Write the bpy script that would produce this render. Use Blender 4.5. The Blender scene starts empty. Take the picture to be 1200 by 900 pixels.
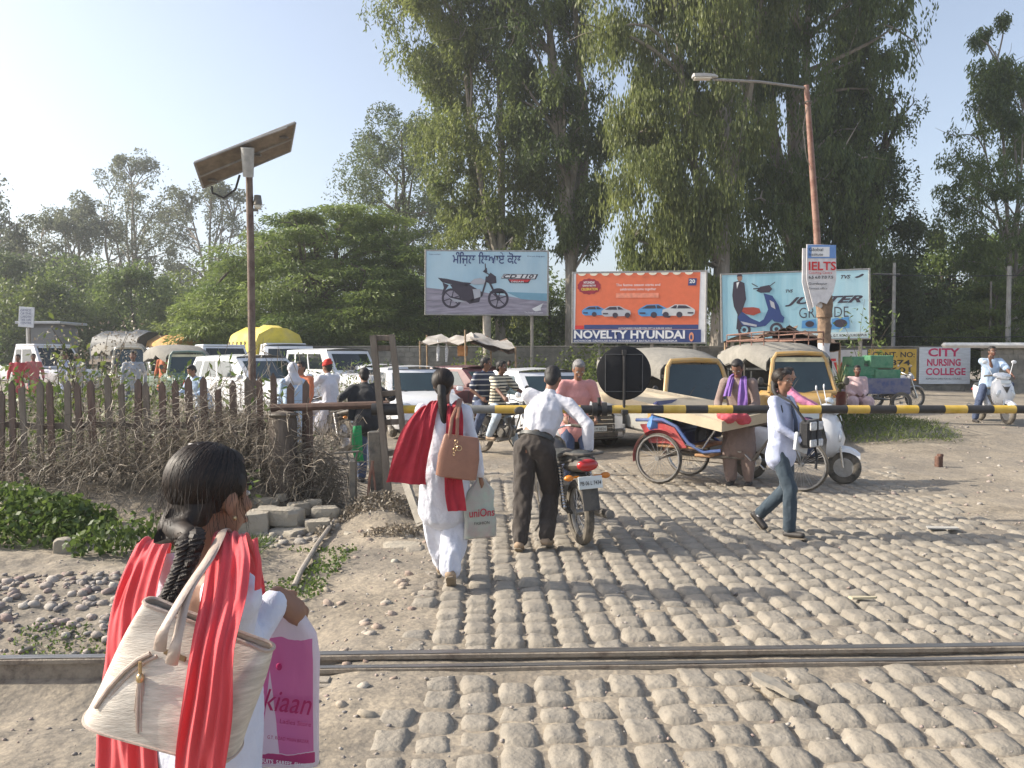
import bpy, bmesh, math, random
import numpy as np
from math import sin, cos, pi, radians as R
from mathutils import Vector, Matrix
random.seed(7); RNG = np.random.default_rng(7)
SC = bpy.context.scene
COL = SC.collection
# ---------------- camera ----------------
FPX, HZ, CAMH = 942.0, 420.0, 1.72
PITCH = math.atan((450 - HZ) / FPX)
cam = bpy.data.objects.new('camera', bpy.data.cameras.new('camera')); COL.objects.link(cam)
cam.location = (0, 0, CAMH); cam.rotation_euler = (pi / 2 - PITCH, 0, 0)
cam.data.sensor_width = 36; cam.data.lens = 36 * FPX / 1200
cam.data.clip_start = .05; cam.data.clip_end = 3000
SC.camera = cam
# ---------------- sky, sun, exposure ----------------
SUN_EL, SUN_AZ = R(32), R(-86)          # azimuth measured from +Y towards +X
w = bpy.data.worlds.new('World'); SC.world = w; w.use_nodes = True
nt = w.node_tree; bg = nt.nodes['Background']
sky = nt.nodes.new('ShaderNodeTexSky'); sky.sky_type = 'NISHITA'; sky.sun_disc = False
sky.sun_elevation = SUN_EL; sky.sun_rotation = SUN_AZ
sky.air_density = 1.0; sky.dust_density = 3.0; sky.ozone_density = 1.5; sky.altitude = 200
hs = nt.nodes.new('ShaderNodeHueSaturation'); hs.inputs['Saturation'].default_value = .72; hs.inputs['Value'].default_value = 1.03
nt.links.new(sky.outputs[0], hs.inputs['Color']); nt.links.new(hs.outputs[0], bg.inputs[0]); bg.inputs[1].default_value = .15
sun = bpy.data.objects.new('sun', bpy.data.lights.new('sun', 'SUN')); COL.objects.link(sun)
sun.data.energy = 4.6; sun.data.angle = R(.5); sun.data.color = (1, .91, .77)
sd = Vector((sin(SUN_AZ) * cos(SUN_EL), cos(SUN_AZ) * cos(SUN_EL), sin(SUN_EL)))
sun.rotation_euler = sd.to_track_quat('Z', 'Y').to_euler()
SC.view_settings.view_transform = 'Standard'; SC.view_settings.look = 'None'
SC.view_settings.exposure = .68; SC.view_settings.gamma = 1
SC.render.engine = 'CYCLES'
SC.cycles.max_bounces = 6; SC.cycles.transparent_max_bounces = 8; SC.cycles.volume_bounces = 0; SC.cycles.use_adaptive_sampling = True

def W(u, v, Y):
    "point seen at photo pixel (u, v) at distance Y along the road"
    a = (u - 600) / FPX; b = -(v - 450) / FPX
    dy = cos(PITCH) + b * sin(PITCH); dz = -sin(PITCH) + b * cos(PITCH)
    return Vector((a / dy * Y, Y, CAMH + dz / dy * Y))

# ---------------- noise ----------------
def _h(i, j, k, s):
    n = (i * 73856093) ^ (j * 19349663) ^ (k * 83492791) ^ (s * 2654435)
    n = (n ^ (n >> 13)) * 1274126177 & 0x7fffffff
    return ((n ^ (n >> 16)) & 0xffff) / 32768.0 - 1
def vn(x, y, z=0., s=1):
    x, y, z = np.broadcast_arrays(np.asarray(x, float), np.asarray(y, float), np.asarray(z, float))
    i, j, k = (np.floor(a).astype(np.int64) for a in (x, y, z))
    fx, fy, fz = x - i, y - j, z - k
    fx, fy, fz = (a * a * (3 - 2 * a) for a in (fx, fy, fz))
    o = 0
    for di in (0, 1):
        for dj in (0, 1):
            for dk in (0, 1):
                o = o + _h(i + di, j + dj, k + dk, s) * (fx if di else 1 - fx) * (fy if dj else 1 - fy) * (fz if dk else 1 - fz)
    return o
def S(a, b, x):
    t = np.clip((np.asarray(x, float) - a) / (b - a), 0, 1); return t * t * (3 - 2 * t)

# ---------------- materials ----------------
MATS = {}
def mat(name, col=(.5, .5, .5), rough=.7, var=.18, scale=6, bump=0, bscale=60, metal=0, col2=None, c2amt=.5,
        dust=0, stretch=None, sheen=0, transl=0, emit=0, coat=0, bdist=.01, thr=.5, trans=0):
    if name in MATS: return MATS[name]
    m = bpy.data.materials.new(name); MATS[name] = m; m.use_nodes = True
    N = m.node_tree.nodes; L = m.node_tree.links; b = N['Principled BSDF']
    tc = N.new('ShaderNodeTexCoord'); mp = N.new('ShaderNodeMapping'); L.new(tc.outputs['Object'], mp.inputs[0])
    if stretch: mp.inputs['Scale'].default_value = stretch
    nz = N.new('ShaderNodeTexNoise'); nz.inputs['Scale'].default_value = scale; nz.inputs['Detail'].default_value = 6
    nz.inputs['Roughness'].default_value = .62; L.new(mp.outputs[0], nz.inputs[0])
    rp = N.new('ShaderNodeValToRGB'); L.new(nz.outputs[0], rp.inputs[0])
    lo = [max(0, c * (1 - var)) for c in col]; hi = [min(1, c * (1 + var)) for c in col]
    rp.color_ramp.elements[0].position = .34; rp.color_ramp.elements[0].color = (*lo, 1)
    rp.color_ramp.elements[1].position = .66; rp.color_ramp.elements[1].color = (*hi, 1)
    out = rp.outputs[0]
    def over(src, c, amt, sc, th):
        n2 = N.new('ShaderNodeTexNoise'); n2.inputs['Scale'].default_value = sc; n2.inputs['Detail'].default_value = 5
        n2.inputs['Roughness'].default_value = .7
        L.new(mp.outputs[0], n2.inputs[0])
        mr = N.new('ShaderNodeMapRange'); mr.inputs[1].default_value = th - .08; mr.inputs[2].default_value = th + .12
        mr.inputs[4].default_value = amt; L.new(n2.outputs[0], mr.inputs[0])
        mx = N.new('ShaderNodeMix'); mx.data_type = 'RGBA'; L.new(mr.outputs[0], mx.inputs[0])
        L.new(src, mx.inputs[6]); mx.inputs[7].default_value = (*c, 1); return mx.outputs[2]
    if col2: out = over(out, col2, c2amt, scale * .45, thr)
    if dust: out = over(out, (.36, .31, .24), dust, 4.5, .42)
    L.new(out, b.inputs['Base Color'])
    b.inputs['Roughness'].default_value = rough; b.inputs['Metallic'].default_value = metal
    if coat: b.inputs['Coat Weight'].default_value = coat; b.inputs['Coat Roughness'].default_value = .12
    if sheen: b.inputs['Sheen Weight'].default_value = sheen
    if trans: b.inputs['Transmission Weight'].default_value = trans
    if emit: b.inputs['Emission Color'].default_value = (*col, 1); b.inputs['Emission Strength'].default_value = emit
    if bump:
        n3 = N.new('ShaderNodeTexNoise'); n3.inputs['Scale'].default_value = bscale; n3.inputs['Detail'].default_value = 4
        L.new(mp.outputs[0], n3.inputs[0]); bp = N.new('ShaderNodeBump'); bp.inputs['Strength'].default_value = bump
        bp.inputs['Distance'].default_value = bdist
        L.new(n3.outputs[0], bp.inputs['Height']); L.new(bp.outputs[0], b.inputs['Normal'])
    if transl:
        tr = N.new('ShaderNodeBsdfTranslucent'); L.new(out, tr.inputs[0]); ms = N.new('ShaderNodeMixShader')
        ms.inputs[0].default_value = transl; L.new(b.outputs[0], ms.inputs[1]); L.new(tr.outputs[0], ms.inputs[2])
        L.new(ms.outputs[0], N['Material Output'].inputs[0])
    return m
def leafmat(name, c1, c2, transl=.35, nscale=.35):
    if name in MATS: return MATS[name]
    m = bpy.data.materials.new(name); MATS[name] = m; m.use_nodes = True
    N = m.node_tree.nodes; L = m.node_tree.links; b = N['Principled BSDF']
    at = N.new('ShaderNodeAttribute'); at.attribute_name = 'tint'
    rp = N.new('ShaderNodeValToRGB'); L.new(at.outputs['Fac'], rp.inputs[0])
    rp.color_ramp.elements[0].color = (*c1, 1); rp.color_ramp.elements[1].color = (*c2, 1)
    L.new(rp.outputs[0], b.inputs['Base Color']); b.inputs['Roughness'].default_value = .5
    tr = N.new('ShaderNodeBsdfTranslucent'); L.new(rp.outputs[0], tr.inputs[0]); ms = N.new('ShaderNodeMixShader')
    ms.inputs[0].default_value = transl; L.new(b.outputs[0], ms.inputs[1]); L.new(tr.outputs[0], ms.inputs[2])
    L.new(ms.outputs[0], N['Material Output'].inputs[0])
    return m

# ---------------- objects ----------------
def tag(o, label=None, cat=None, group=None, kind=None):
    if label: o['label'] = label
    if cat: o['category'] = cat
    if group: o['group'] = group
    if kind: o['kind'] = kind
    return o
def thing(name, label, cat, loc=(0, 0, 0), rz=0, group=None):
    o = bpy.data.objects.new(name, None); o.empty_display_size = .1; COL.objects.link(o)
    o.location = loc; o.rotation_euler = (0, 0, rz); return tag(o, label, cat, group)
def dup(root, loc=None, rz=None, label=None, group=None):
    def cp(o, p):
        c = o.copy(); COL.objects.link(c); c.parent = p
        for ch in list(KIDS.get(o.name, [])): KIDS.setdefault(c.name, []).append(cp(ch, c))
        return c
    r = cp(root, None)
    if loc is not None: r.location = loc
    if rz is not None: r.rotation_euler = (0, 0, rz)
    if label: r['label'] = label
    if group: r['group'] = group
    return r
KIDS = {}
def link(o, parent=None):
    COL.objects.link(o)
    if parent is not None:
        o.parent = parent; KIDS.setdefault(parent.name, []).append(o)
    return o
def tup(v): return (v[0], v[1], v[2])
class MB:
    def __init__(s): s.v = []; s.f = []; s.m = []; s.T = None
    def add(s, vs, fs, mi=0):
        n = len(s.v)
        if s.T is not None: vs = [tup(s.T @ Vector(p)) for p in vs]
        s.v.extend(tup(p) for p in vs); s.f.extend(tuple(i + n for i in f) for f in fs); s.m.extend([mi] * len(fs)); return s
    def box(s, c, d, rz=0, b=None, mi=0, rot=None, tap=1.):
        "box centred at c with size d, edges chamfered by b; tap scales the top"
        hx, hy, hz = d[0] / 2, d[1] / 2, d[2] / 2
        if b is None: b = min(d) * .12
        Mx = rot if rot is not None else Matrix.Rotation(rz, 3, 'Z'); c = Vector(c)
        vs = []; idx = {}
        for sx in (-1, 1):
            for sy in (-1, 1):
                for sz in (-1, 1):
                    for ax in range(3):
                        p = [sx * hx, sy * hy, sz * hz]
                        for q in range(3):
                            if q != ax: p[q] -= (sx, sy, sz)[q] * b
                        k = tap if sz > 0 else 1
                        idx[(sx, sy, sz, ax)] = len(vs); vs.append(c + Mx @ Vector((p[0] * k, p[1] * k, p[2])))
        fs = []
        for ax in range(3):
            a1, a2 = [q for q in range(3) if q != ax]
            for sg in (-1, 1):
                q = []
                for s1, s2 in ((-1, -1), (1, -1), (1, 1), (-1, 1)):
                    k = [0, 0, 0]; k[ax] = sg; k[a1] = s1; k[a2] = s2; q.append(idx[(*k, ax)])
                fs.append(q if (sg > 0) ^ (ax == 1) else q[::-1])
        for ax in range(3):     # edges along ax
            a1, a2 = [q for q in range(3) if q != ax]
            for s1 in (-1, 1):
                for s2 in (-1, 1):
                    k0 = [0, 0, 0]; k0[a1] = s1; k0[a2] = s2; k1 = list(k0); k0[ax] = -1; k1[ax] = 1
                    q = [idx[(*k0, a1)], idx[(*k1, a1)], idx[(*k1, a2)], idx[(*k0, a2)]]
                    fs.append(q if (s1 * s2 < 0) ^ (ax == 1) else q[::-1])
        for sx in (-1, 1):
            for sy in (-1, 1):
                for sz in (-1, 1):
                    q = [idx[(sx, sy, sz, a)] for a in range(3)]; fs.append(q if sx * sy * sz > 0 else q[::-1])
        return s.add(vs, fs, mi)
    def loft(s, rings, caps=True, close=True, mi=0):
        n = len(rings[0]); vs = [p for r in rings for p in r]; fs = []
        for i in range(len(rings) - 1):
            for j in range(n if close else n - 1):
                a = i * n + j; b = i * n + (j + 1) % n
                fs.append((a, b, b + n, a + n))
        if caps and close:
            fs.append(tuple(range(n))[::-1]); k = (len(rings) - 1) * n; fs.append(tuple(range(k, k + n)))
        return s.add(vs, fs, mi)
    def tube(s, pts, r, n=8, caps=True, side=None, wf=1., mi=0):
        "tube through pts; r a number or list; side and wf flatten it"
        pts = [Vector(p) for p in pts]; m = len(pts)
        rs = r if isinstance(r, (list, tuple)) else [r] * m
        rings = []; u = None
        for i, p in enumerate(pts):
            t = (pts[min(i + 1, m - 1)] - pts[max(i - 1, 0)])
            t = t.normalized() if t.length > 1e-9 else Vector((0, 0, 1))
            if side is not None: a = Vector(side)
            elif u is not None: a = u
            else: a = Vector((0, 0, 1)) if abs(t.z) < .9 else Vector((1, 0, 0))
            a = (a - t * a.dot(t)); a = a.normalized() if a.length > 1e-6 else t.orthogonal().normalized()
            u = a; c = t.cross(a)
            rings.append([p + a * (rs[i] * wf * cos(2 * pi * k / n)) + c * (rs[i] * sin(2 * pi * k / n)) for k in range(n)])
        return s.loft(rings, caps, mi=mi)
    def cap(s, p0, p1, r0, r1, side=None, wf=1., n=12):
        "capsule"
        p0, p1 = Vector(p0), Vector(p1); d = p1 - p0; L = d.length or 1e-4; d = d / L if L > 1e-4 else Vector((0, 0, 1))
        pts = []; rs = []
        for a in (85, 60, 35, 12): pts.append(p0 - d * (r0 * sin(R(a)))); rs.append(r0 * cos(R(a)))
        for k in range(0, 5): t = k / 4; pts.append(p0.lerp(p1, t)); rs.append(r0 + (r1 - r0) * t)
        for a in (12, 35, 60, 85): pts.append(p1 + d * (r1 * sin(R(a)))); rs.append(r1 * cos(R(a)))
        return s.tube(pts, rs, n, True, side, wf)
    def ell(s, c, r, rot=None, nu=14, nv=9, mi=0):
        if not isinstance(r, (tuple, list)): r = (r, r, r)
        c = Vector(c); vs = []; fs = []
        for i in range(nv + 1):
            th = pi * i / nv
            for j in range(nu):
                p = Vector((r[0] * sin(th) * cos(2 * pi * j / nu), r[1] * sin(th) * sin(2 * pi * j / nu), r[2] * cos(th)))
                if rot is not None: p = rot @ p
                vs.append(c + p)
        for i in range(nv):
            for j in range(nu):
                a = i * nu + j; b = i * nu + (j + 1) % nu; fs.append((a, a + nu, b + nu, b))
        return s.add(vs, fs, mi)
    def lathe(s, prof, c=(0, 0, 0), axis=(0, 0, 1), n=16, mi=0):
        "profile of (radius, along) revolved about axis through c"
        q = Vector((0, 0, 1)).rotation_difference(Vector(axis).normalized()); c = Vector(c)
        rings = [[c + q @ Vector((max(r, 1e-4) * cos(2 * pi * k / n), max(r, 1e-4) * sin(2 * pi * k / n), z)) for k in range(n)] for r, z in prof]
        return s.loft(rings, True, mi=mi)
    def cyl(s, p0, p1, r, r1=None, n=12, mi=0): return s.tube([p0, p1], [r, r if r1 is None else r1], n, mi=mi)
    def torus(s, c, axis, Rr, r, n=24, m=6, mi=0, wf=1.):
        q = Vector((0, 0, 1)).rotation_difference(Vector(axis).normalized()); c = Vector(c); vs = []; fs = []
        for i in range(n):
            a = 2 * pi * i / n
            for j in range(m):
                b = 2 * pi * j / m
                vs.append(c + q @ Vector(((Rr + r * cos(b)) * cos(a), (Rr + r * cos(b)) * sin(a), r * wf * sin(b))))
        for i in range(n):
            for j in range(m):
                fs.append((i * m + j, (i + 1) % n * m + j, (i + 1) % n * m + (j + 1) % m, i * m + (j + 1) % m))
        return s.add(vs, fs, mi)
    def prism(s, poly, o, ux, uy, d, mi=0):
        "2D polygon in the plane (ux, uy) at o, given thickness d along the normal (towards ux x uy)"
        o, ux, uy = Vector(o), Vector(ux), Vector(uy); nn = ux.cross(uy).normalized()
        a = [o + ux * x + uy * y for x, y in poly]; b = [p + nn * d for p in a]; n = len(a)
        fs = [tuple(range(n))[::-1], tuple(range(n, 2 * n))] + [(i, (i + 1) % n, (i + 1) % n + n, i + n) for i in range(n)]
        return s.add(a + b, fs, mi)
    def patch(s, A, B, C_, D, bulge=(0, 0, 0), u=(0, 1), v=(0, 1), nu=6, nv=3, off=0, vb=0, mi=0, thick=0):
        "grid on the bilinear patch A-B (u) / D-C (u) with a bulge; u, v pick a window; off lifts it"
        A, B, C_, D, bulge = (Vector(p) for p in (A, B, C_, D, bulge))
        def f(a, b):
            p = A.lerp(B, a).lerp(D.lerp(C_, a), b); return p + bulge * (4 * a * (1 - a)) + bulge * (vb * 4 * b * (1 - b))
        nn = (B - A).cross(D - A).normalized(); vs = []; fs = []
        for j in range(nv + 1):
            for i in range(nu + 1):
                vs.append(f(u[0] + (u[1] - u[0]) * i / nu, v[0] + (v[1] - v[0]) * j / nv) + nn * off)
        k = nu + 1
        for j in range(nv):
            for i in range(nu): fs.append((j * k + i, j * k + i + 1, (j + 1) * k + i + 1, (j + 1) * k + i))
        return s.add(vs, fs, mi)
    def build(s, name, m, parent=None, smooth=True, ang=35, label=None):
        me = bpy.data.meshes.new(name); me.from_pydata(s.v, [], s.f)
        for q in (m if isinstance(m, (list, tuple)) else [m]): me.materials.append(q)
        me.polygons.foreach_set('material_index', s.m)
        if smooth:
            me.polygons.foreach_set('use_smooth', [True] * len(me.polygons))
            me.update()
            try: me.set_sharp_from_angle(angle=R(ang))
            except Exception: pass
        me.update()
        o = bpy.data.objects.new(name, me); link(o, parent)
        if label: o['label'] = label
        return o
def npmesh(name, verts, faces, m, parent=None, attr=None, smooth=False, mi=None):
    me = bpy.data.meshes.new(name); nv = len(verts); nf = len(faces); k = faces.shape[1]
    me.vertices.add(nv); me.vertices.foreach_set('co', np.ascontiguousarray(verts, dtype=np.float32).ravel())
    me.loops.add(nf * k); me.loops.foreach_set('vertex_index', np.ascontiguousarray(faces, dtype=np.int32).ravel())
    me.polygons.add(nf); me.polygons.foreach_set('loop_start', np.arange(0, nf * k, k, dtype=np.int32))
    try: me.polygons.foreach_set('loop_total', np.full(nf, k, dtype=np.int32))
    except Exception: pass
    if smooth: me.polygons.foreach_set('use_smooth', np.ones(nf, dtype=bool))
    for q in (m if isinstance(m, (list, tuple)) else [m]): me.materials.append(q)
    if mi is not None: me.polygons.foreach_set('material_index', np.asarray(mi, dtype=np.int32))
    if attr is not None:
        a = me.attributes.new('tint', 'FLOAT', 'POINT'); a.data.foreach_set('value', attr.astype(np.float32))
    me.update(calc_edges=True)
    o = bpy.data.objects.new(name, me); return link(o, parent)
def organic(name, mb, m, parent=None, vox=.012, sm=6, disp=None, factor=.5):
    "union of overlapping closed shapes as ONE smooth continuous surface; disp(co, no) -> offset along normal"
    me = bpy.data.meshes.new('tmp'); me.from_pydata(mb.v, [], mb.f)
    bm = bmesh.new(); bm.from_mesh(me); bmesh.ops.recalc_face_normals(bm, faces=bm.faces); bm.to_mesh(me); bm.free()
    t = bpy.data.objects.new('tmp', me); COL.objects.link(t)
    r = t.modifiers.new('r', 'REMESH'); r.mode = 'VOXEL'; r.voxel_size = vox; r.adaptivity = 0
    if sm:
        q = t.modifiers.new('s', 'SMOOTH'); q.iterations = sm; q.factor = factor
    dg = bpy.context.evaluated_depsgraph_get(); nm = bpy.data.meshes.new_from_object(t.evaluated_get(dg))
    bpy.data.objects.remove(t); bpy.data.meshes.remove(me)
    nm.name = name; nv = len(nm.vertices)
    if disp is not None and nv:
        co = np.empty(nv * 3, np.float32); no = np.empty(nv * 3, np.float32)
        nm.vertices.foreach_get('co', co); nm.vertex_normals.foreach_get('vector', no)
        co = co.reshape(-1, 3).astype(float); no = no.reshape(-1, 3)
        co = co + no * disp(co, no)[:, None]; nm.vertices.foreach_set('co', co.astype(np.float32).ravel())
    nm.materials.clear(); nm.materials.append(m)
    nm.polygons.foreach_set('use_smooth', [True] * len(nm.polygons)); nm.update()
    return link(bpy.data.objects.new(name, nm), parent)
def folds(amp, sx, sy, sz, seed=1, sharp=True):
    def f(co, no):
        n = vn(co[:, 0] * sx, co[:, 1] * sy, co[:, 2] * sz, seed) + .45 * vn(co[:, 0] * sx * 2.1, co[:, 1] * sy * 2.1, co[:, 2] * sz * 2.1, seed + 5)
        return amp * ((1 - 2 * np.abs(n)) if sharp else n)
    return f
def text(s, size, m, parent, o, ux=(1, 0, 0), uy=(0, 0, 1), bold=0, width=None, align='LEFT', shear=0, name='lettering', depth=.004, label=None):
    "flat lettering laid in the plane (ux, uy) with its baseline starting at o"
    cu = bpy.data.curves.new('t', 'FONT'); cu.body = s; cu.size = 1; cu.offset = bold; cu.shear = shear; cu.align_x = 'LEFT'; cu.resolution_u = 3
    t = bpy.data.objects.new('t', cu); COL.objects.link(t)
    dg = bpy.context.evaluated_depsgraph_get(); me = bpy.data.meshes.new_from_object(t.evaluated_get(dg))
    bpy.data.objects.remove(t); bpy.data.curves.remove(cu)
    nv = len(me.vertices)
    co = np.empty(nv * 3, np.float32); me.vertices.foreach_get('co', co); co = co.reshape(-1, 3).astype(float)
    if nv == 0: return None
    x0, x1 = co[:, 0].min(), co[:, 0].max(); sx = size
    if width: sx = width / (x1 - x0)
    xs = (co[:, 0] - x0) * sx; wd = (x1 - x0) * sx
    if align == 'CENTER': xs -= wd / 2
    elif align == 'RIGHT': xs -= wd
    ux, uy = np.array(ux, float), np.array(uy, float); nn = np.cross(ux, uy)
    P = np.array(o, float) + xs[:, None] * ux + (co[:, 1] * size)[:, None] * uy + nn * depth
    me.vertices.foreach_set('co', P.astype(np.float32).ravel()); me.materials.clear(); me.materials.append(m); me.name = name; me.update()
    ob = link(bpy.data.objects.new(name, me), parent)
    if label: ob['label'] = label
    return ob
# ================= the ground =================
RAILA = R(2.0)                                   # the track crosses the view, turned two degrees
def rail_y(x): return 4.56 + math.tan(RAILA) * np.asarray(x)
def road_left(y): return -.62 - .05 * (np.asarray(y) - 5) - .9 * S(9, 13, y) - 2.2 * S(12, 22, y)
def gz(x, y, fine=True):
    x = np.asarray(x, float); y = np.asarray(y, float)
    z = .30 * S(12.5, 17.5, y) * S(4.6, 7.2, x)                                # verge on the right rises
    z = z + .10 * vn(x * .25, y * .25, 0, 3) * S(13, 22, y)
    left = S(0, .7, road_left(y) - .25 - x)                                     # ground left of the paved strip
    z = z + left * (.33 * S(7.9, 9.2, y) * (1 - S(9.8, 12.5, y)) * S(-1.9, -3.0, x))    # bank under the fence
    z = z + left * (-.13 * S(.75, 0.15, np.abs(y - rail_y(x) - .1)) - .10 * S(5.9, 4.9, y))
    z = z + .30 * S(17, 22, y) * S(-4, -6.5, x)
    z = z + .16 * np.exp(-((x + 1.35) / .38) ** 2 - ((y - 8.3) / .55) ** 2)        # hump at the gate post
    if fine:
        a = .5 + .5 * left
        z = z + a * (.030 * vn(x * 1.3, y * 1.3, 0, 5) + .018 * vn(x * 4, y * 4, 0, 6) + .010 * vn(x * 11, y * 11, 0, 7)) + .004 * vn(x * 28, y * 28, 0, 8)
        d = np.abs(y - rail_y(x) + .07)                                         # calm next to the rails
        z = np.where(d < .35, z * (.35 + .65 * d / .35), z)
    return z
def g1(x, y): return float(gz(np.array([x]), np.array([y]))[0])
def axis(a, b, step, lo, hi, grow=1.12):
    v = list(np.arange(a, b + 1e-6, step)); s = step
    while v[-1] < hi: s *= grow; v.append(v[-1] + s)
    s = step; h = []
    q = a
    while q > lo: s *= grow; q -= s; h.append(q)
    return np.array(h[::-1] + v)
gx = axis(-4.2, 5.2, .035, -700, 700); gy = axis(2.6, 9.5, .033, -300, 900, 1.06)
GX, GY = np.meshgrid(gx, gy); GZ = gz(GX, GY)
GZ = GZ - (.016 * S(0, .25, GX - road_left(GY)) * S(5.6, 4.9, GX - (GY - 7) * .15) * S(12.5, 9.5, GY) + .0) * (np.abs(GY - rail_y(GX) + .07) > .2)
v_ = np.stack([GX, GY, GZ], -1).reshape(-1, 3); nx = len(gx); ny = len(gy)
ii = (np.arange(ny - 1)[:, None] * nx + np.arange(nx - 1)[None]).ravel()
f_ = np.stack([ii, ii + 1, ii + nx + 1, ii + nx], -1)
def groundmat():
    m = mat('dusty_ground', (.32, .275, .208), .95, .25, 1.3, .8, 9, col2=(.20, .18, .15), c2amt=.8, bdist=.03)
    N = m.node_tree.nodes; L = m.node_tree.links; b = N['Principled BSDF']
    src = b.inputs['Base Color'].links[0].from_socket
    tc = N.new('ShaderNodeTexCoord'); vo = N.new('ShaderNodeTexVoronoi'); vo.inputs['Scale'].default_value = 26; L.new(tc.outputs['Object'], vo.inputs[0])
    rp = N.new('ShaderNodeValToRGB'); L.new(vo.outputs['Distance'], rp.inputs[0])
    rp.color_ramp.elements[0].position = .0; rp.color_ramp.elements[0].color = (1.12, 1.1, 1.08, 1)
    rp.color_ramp.elements[1].position = .75; rp.color_ramp.elements[1].color = (.8, .8, .82, 1)
    nz = N.new('ShaderNodeTexNoise'); nz.inputs['Scale'].default_value = 55; nz.inputs['Detail'].default_value = 5; L.new(tc.outputs['Object'], nz.inputs[0])
    r2 = N.new('ShaderNodeValToRGB'); L.new(nz.outputs[0], r2.inputs[0])
    r2.color_ramp.elements[0].position = .3; r2.color_ramp.elements[0].color = (.74, .74, .76, 1); r2.color_ramp.elements[1].position = .7; r2.color_ramp.elements[1].color = (1.15, 1.13, 1.1, 1)
    a = N.new('ShaderNodeMix'); a.data_type = 'RGBA'; a.blend_type = 'MULTIPLY'; a.inputs[0].default_value = 1; L.new(src, a.inputs[6]); L.new(rp.outputs[0], a.inputs[7])
    c = N.new('ShaderNodeMix'); c.data_type = 'RGBA'; c.blend_type = 'MULTIPLY'; c.inputs[0].default_value = 1; L.new(a.outputs[2], c.inputs[6]); L.new(r2.outputs[0], c.inputs[7])
    L.new(c.outputs[2], b.inputs['Base Color']); return m
MG = groundmat()
ground = tag(npmesh('ground', v_, f_, MG, smooth=True), kind='structure')

# ---------------- the paved crossing: one setts field, 300 nearest stones as pieces ----------------
MST = mat('sett_stone', (.235, .212, .178), .9, .25, 7.0, .8, 30, col2=(.17, .158, .14), c2amt=.7, dust=.35, bdist=.014)
_N = MST.node_tree.nodes; _g = _N.new('ShaderNodeNewGeometry')
for _l in list(MST.node_tree.links):
    if _l.from_node.type == 'TEX_COORD': MST.node_tree.links.new(_g.outputs['Position'], _l.to_socket)
road = tag(MB().box((0, 0, -.5), (.1, .1, .05)).build('road', MST), kind='structure')
def roadbed():
    xs = np.arange(-1.2, 7.6, .12); ys = np.arange(2.9, 14.6, .12)
    A, B = np.meshgrid(xs, ys); L = road_left(B); Rr = 7.2 - 0 * B
    A2 = L + .05 * vn(B * 3, A * 0, 0, 31) + (A - xs[0]) / (xs[-1] - xs[0]) * (Rr - L)
    Z = gz(A2, B) * .55 - .004 - .012
    return A2, B, Z
def stone_mesh(k):
    "domed sett about 1 x 1, top at z=0"
    r = np.random.default_rng(100 + k); n = 8; t = np.linspace(-.5, .5, n)
    X, Y = np.meshgrid(t, t); e = np.maximum(np.abs(X), np.abs(Y)) * 2; rr = np.sqrt(X ** 2 + Y ** 2) * 2
    kx = 1 - .06 * (rr > 1.1)
    Z = -.010 * np.clip(e * .55 + rr * .45, 0, 1.25) ** 5 - .003 * rr ** 2 + .010 * vn(X * 3 + k * 9, Y * 3, 0, 40 + k)
    Z = np.where(e > .99, Z - .04, Z)
    X = X * kx + .05 * vn(X * 3 + k, Y * 3, 0, 50 + k) * (e > .5); Y = Y * kx + .03 * vn(X * 2, Y * 2 + k, 0, 60 + k) * (e > .5)
    v = np.stack([X, Y, Z], -1).reshape(-1, 3); i = (np.arange(n - 1)[:, None] * n + np.arange(n - 1)[None]).ravel()
    return v, np.stack([i, i + 1, i + n + 1, i + n], -1)
SM = [stone_mesh(k) for k in range(8)]
SMESH = []
for k, (v, f) in enumerate(SM):
    o = npmesh('paving_stone', v, f, MST, smooth=True); SMESH.append(o.data); bpy.data.objects.remove(o)
stones = []
rs = random.Random(5); ca, sa = cos(RAILA), sin(RAILA)
for c in range(-5, 40):
    cx = c * .196; yy = -1.45 + rs.uniform(0, .2) - 0
    while yy < 8.6:
        ln = rs.uniform(.17, .28); yc = yy + ln / 2; yy += ln + rs.uniform(.0, .012)
        bend = .35 * max(0, yc) * max(0, cx - 2) * .03
        x = cx * ca - yc * sa + bend * .5; y = 4.56 + cx * sa + yc * ca
        if abs(y - (4.56 + math.tan(RAILA) * x) + .075) < .20: continue
        el = float(road_left(y)) + .10 * sin(y * 5) + rs.uniform(-.1, .05)
        er = 4.9 + rs.uniform(-.5, .4) if y > 7.0 else 9
        er += (y - 7) * .15
        if x < el or x > er: continue
        near = yc < 0
        buried = vn(x * .8, y * .8, 0, 77) * .5 + rs.uniform(-.5, .5)
        if near: dz = rs.uniform(-.014, -.001) - (.008 if buried > .2 else 0)
        elif buried > .62: dz = -.026
        else: dz = rs.uniform(-.009, .001)
        if y > 9.5: dz -= .012 * (y - 9.5) / 3
        stones.append((x, y, ln, .197 + rs.uniform(-.008, .003), dz, rs.randrange(8), RAILA + rs.uniform(-.07, .07) - .012 * max(0, cx - 2), rs.uniform(-.05, .05), rs.uniform(-.045, .045)))
def order(s):
    p = s[0] / s[1]; return s[1] + (100 if abs(p) > .66 or s[1] < 3.35 else 0) + max(0, -.42 - p) * 0
stones.sort(key=order)
bv, bf = [], []; nb = 0
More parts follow.
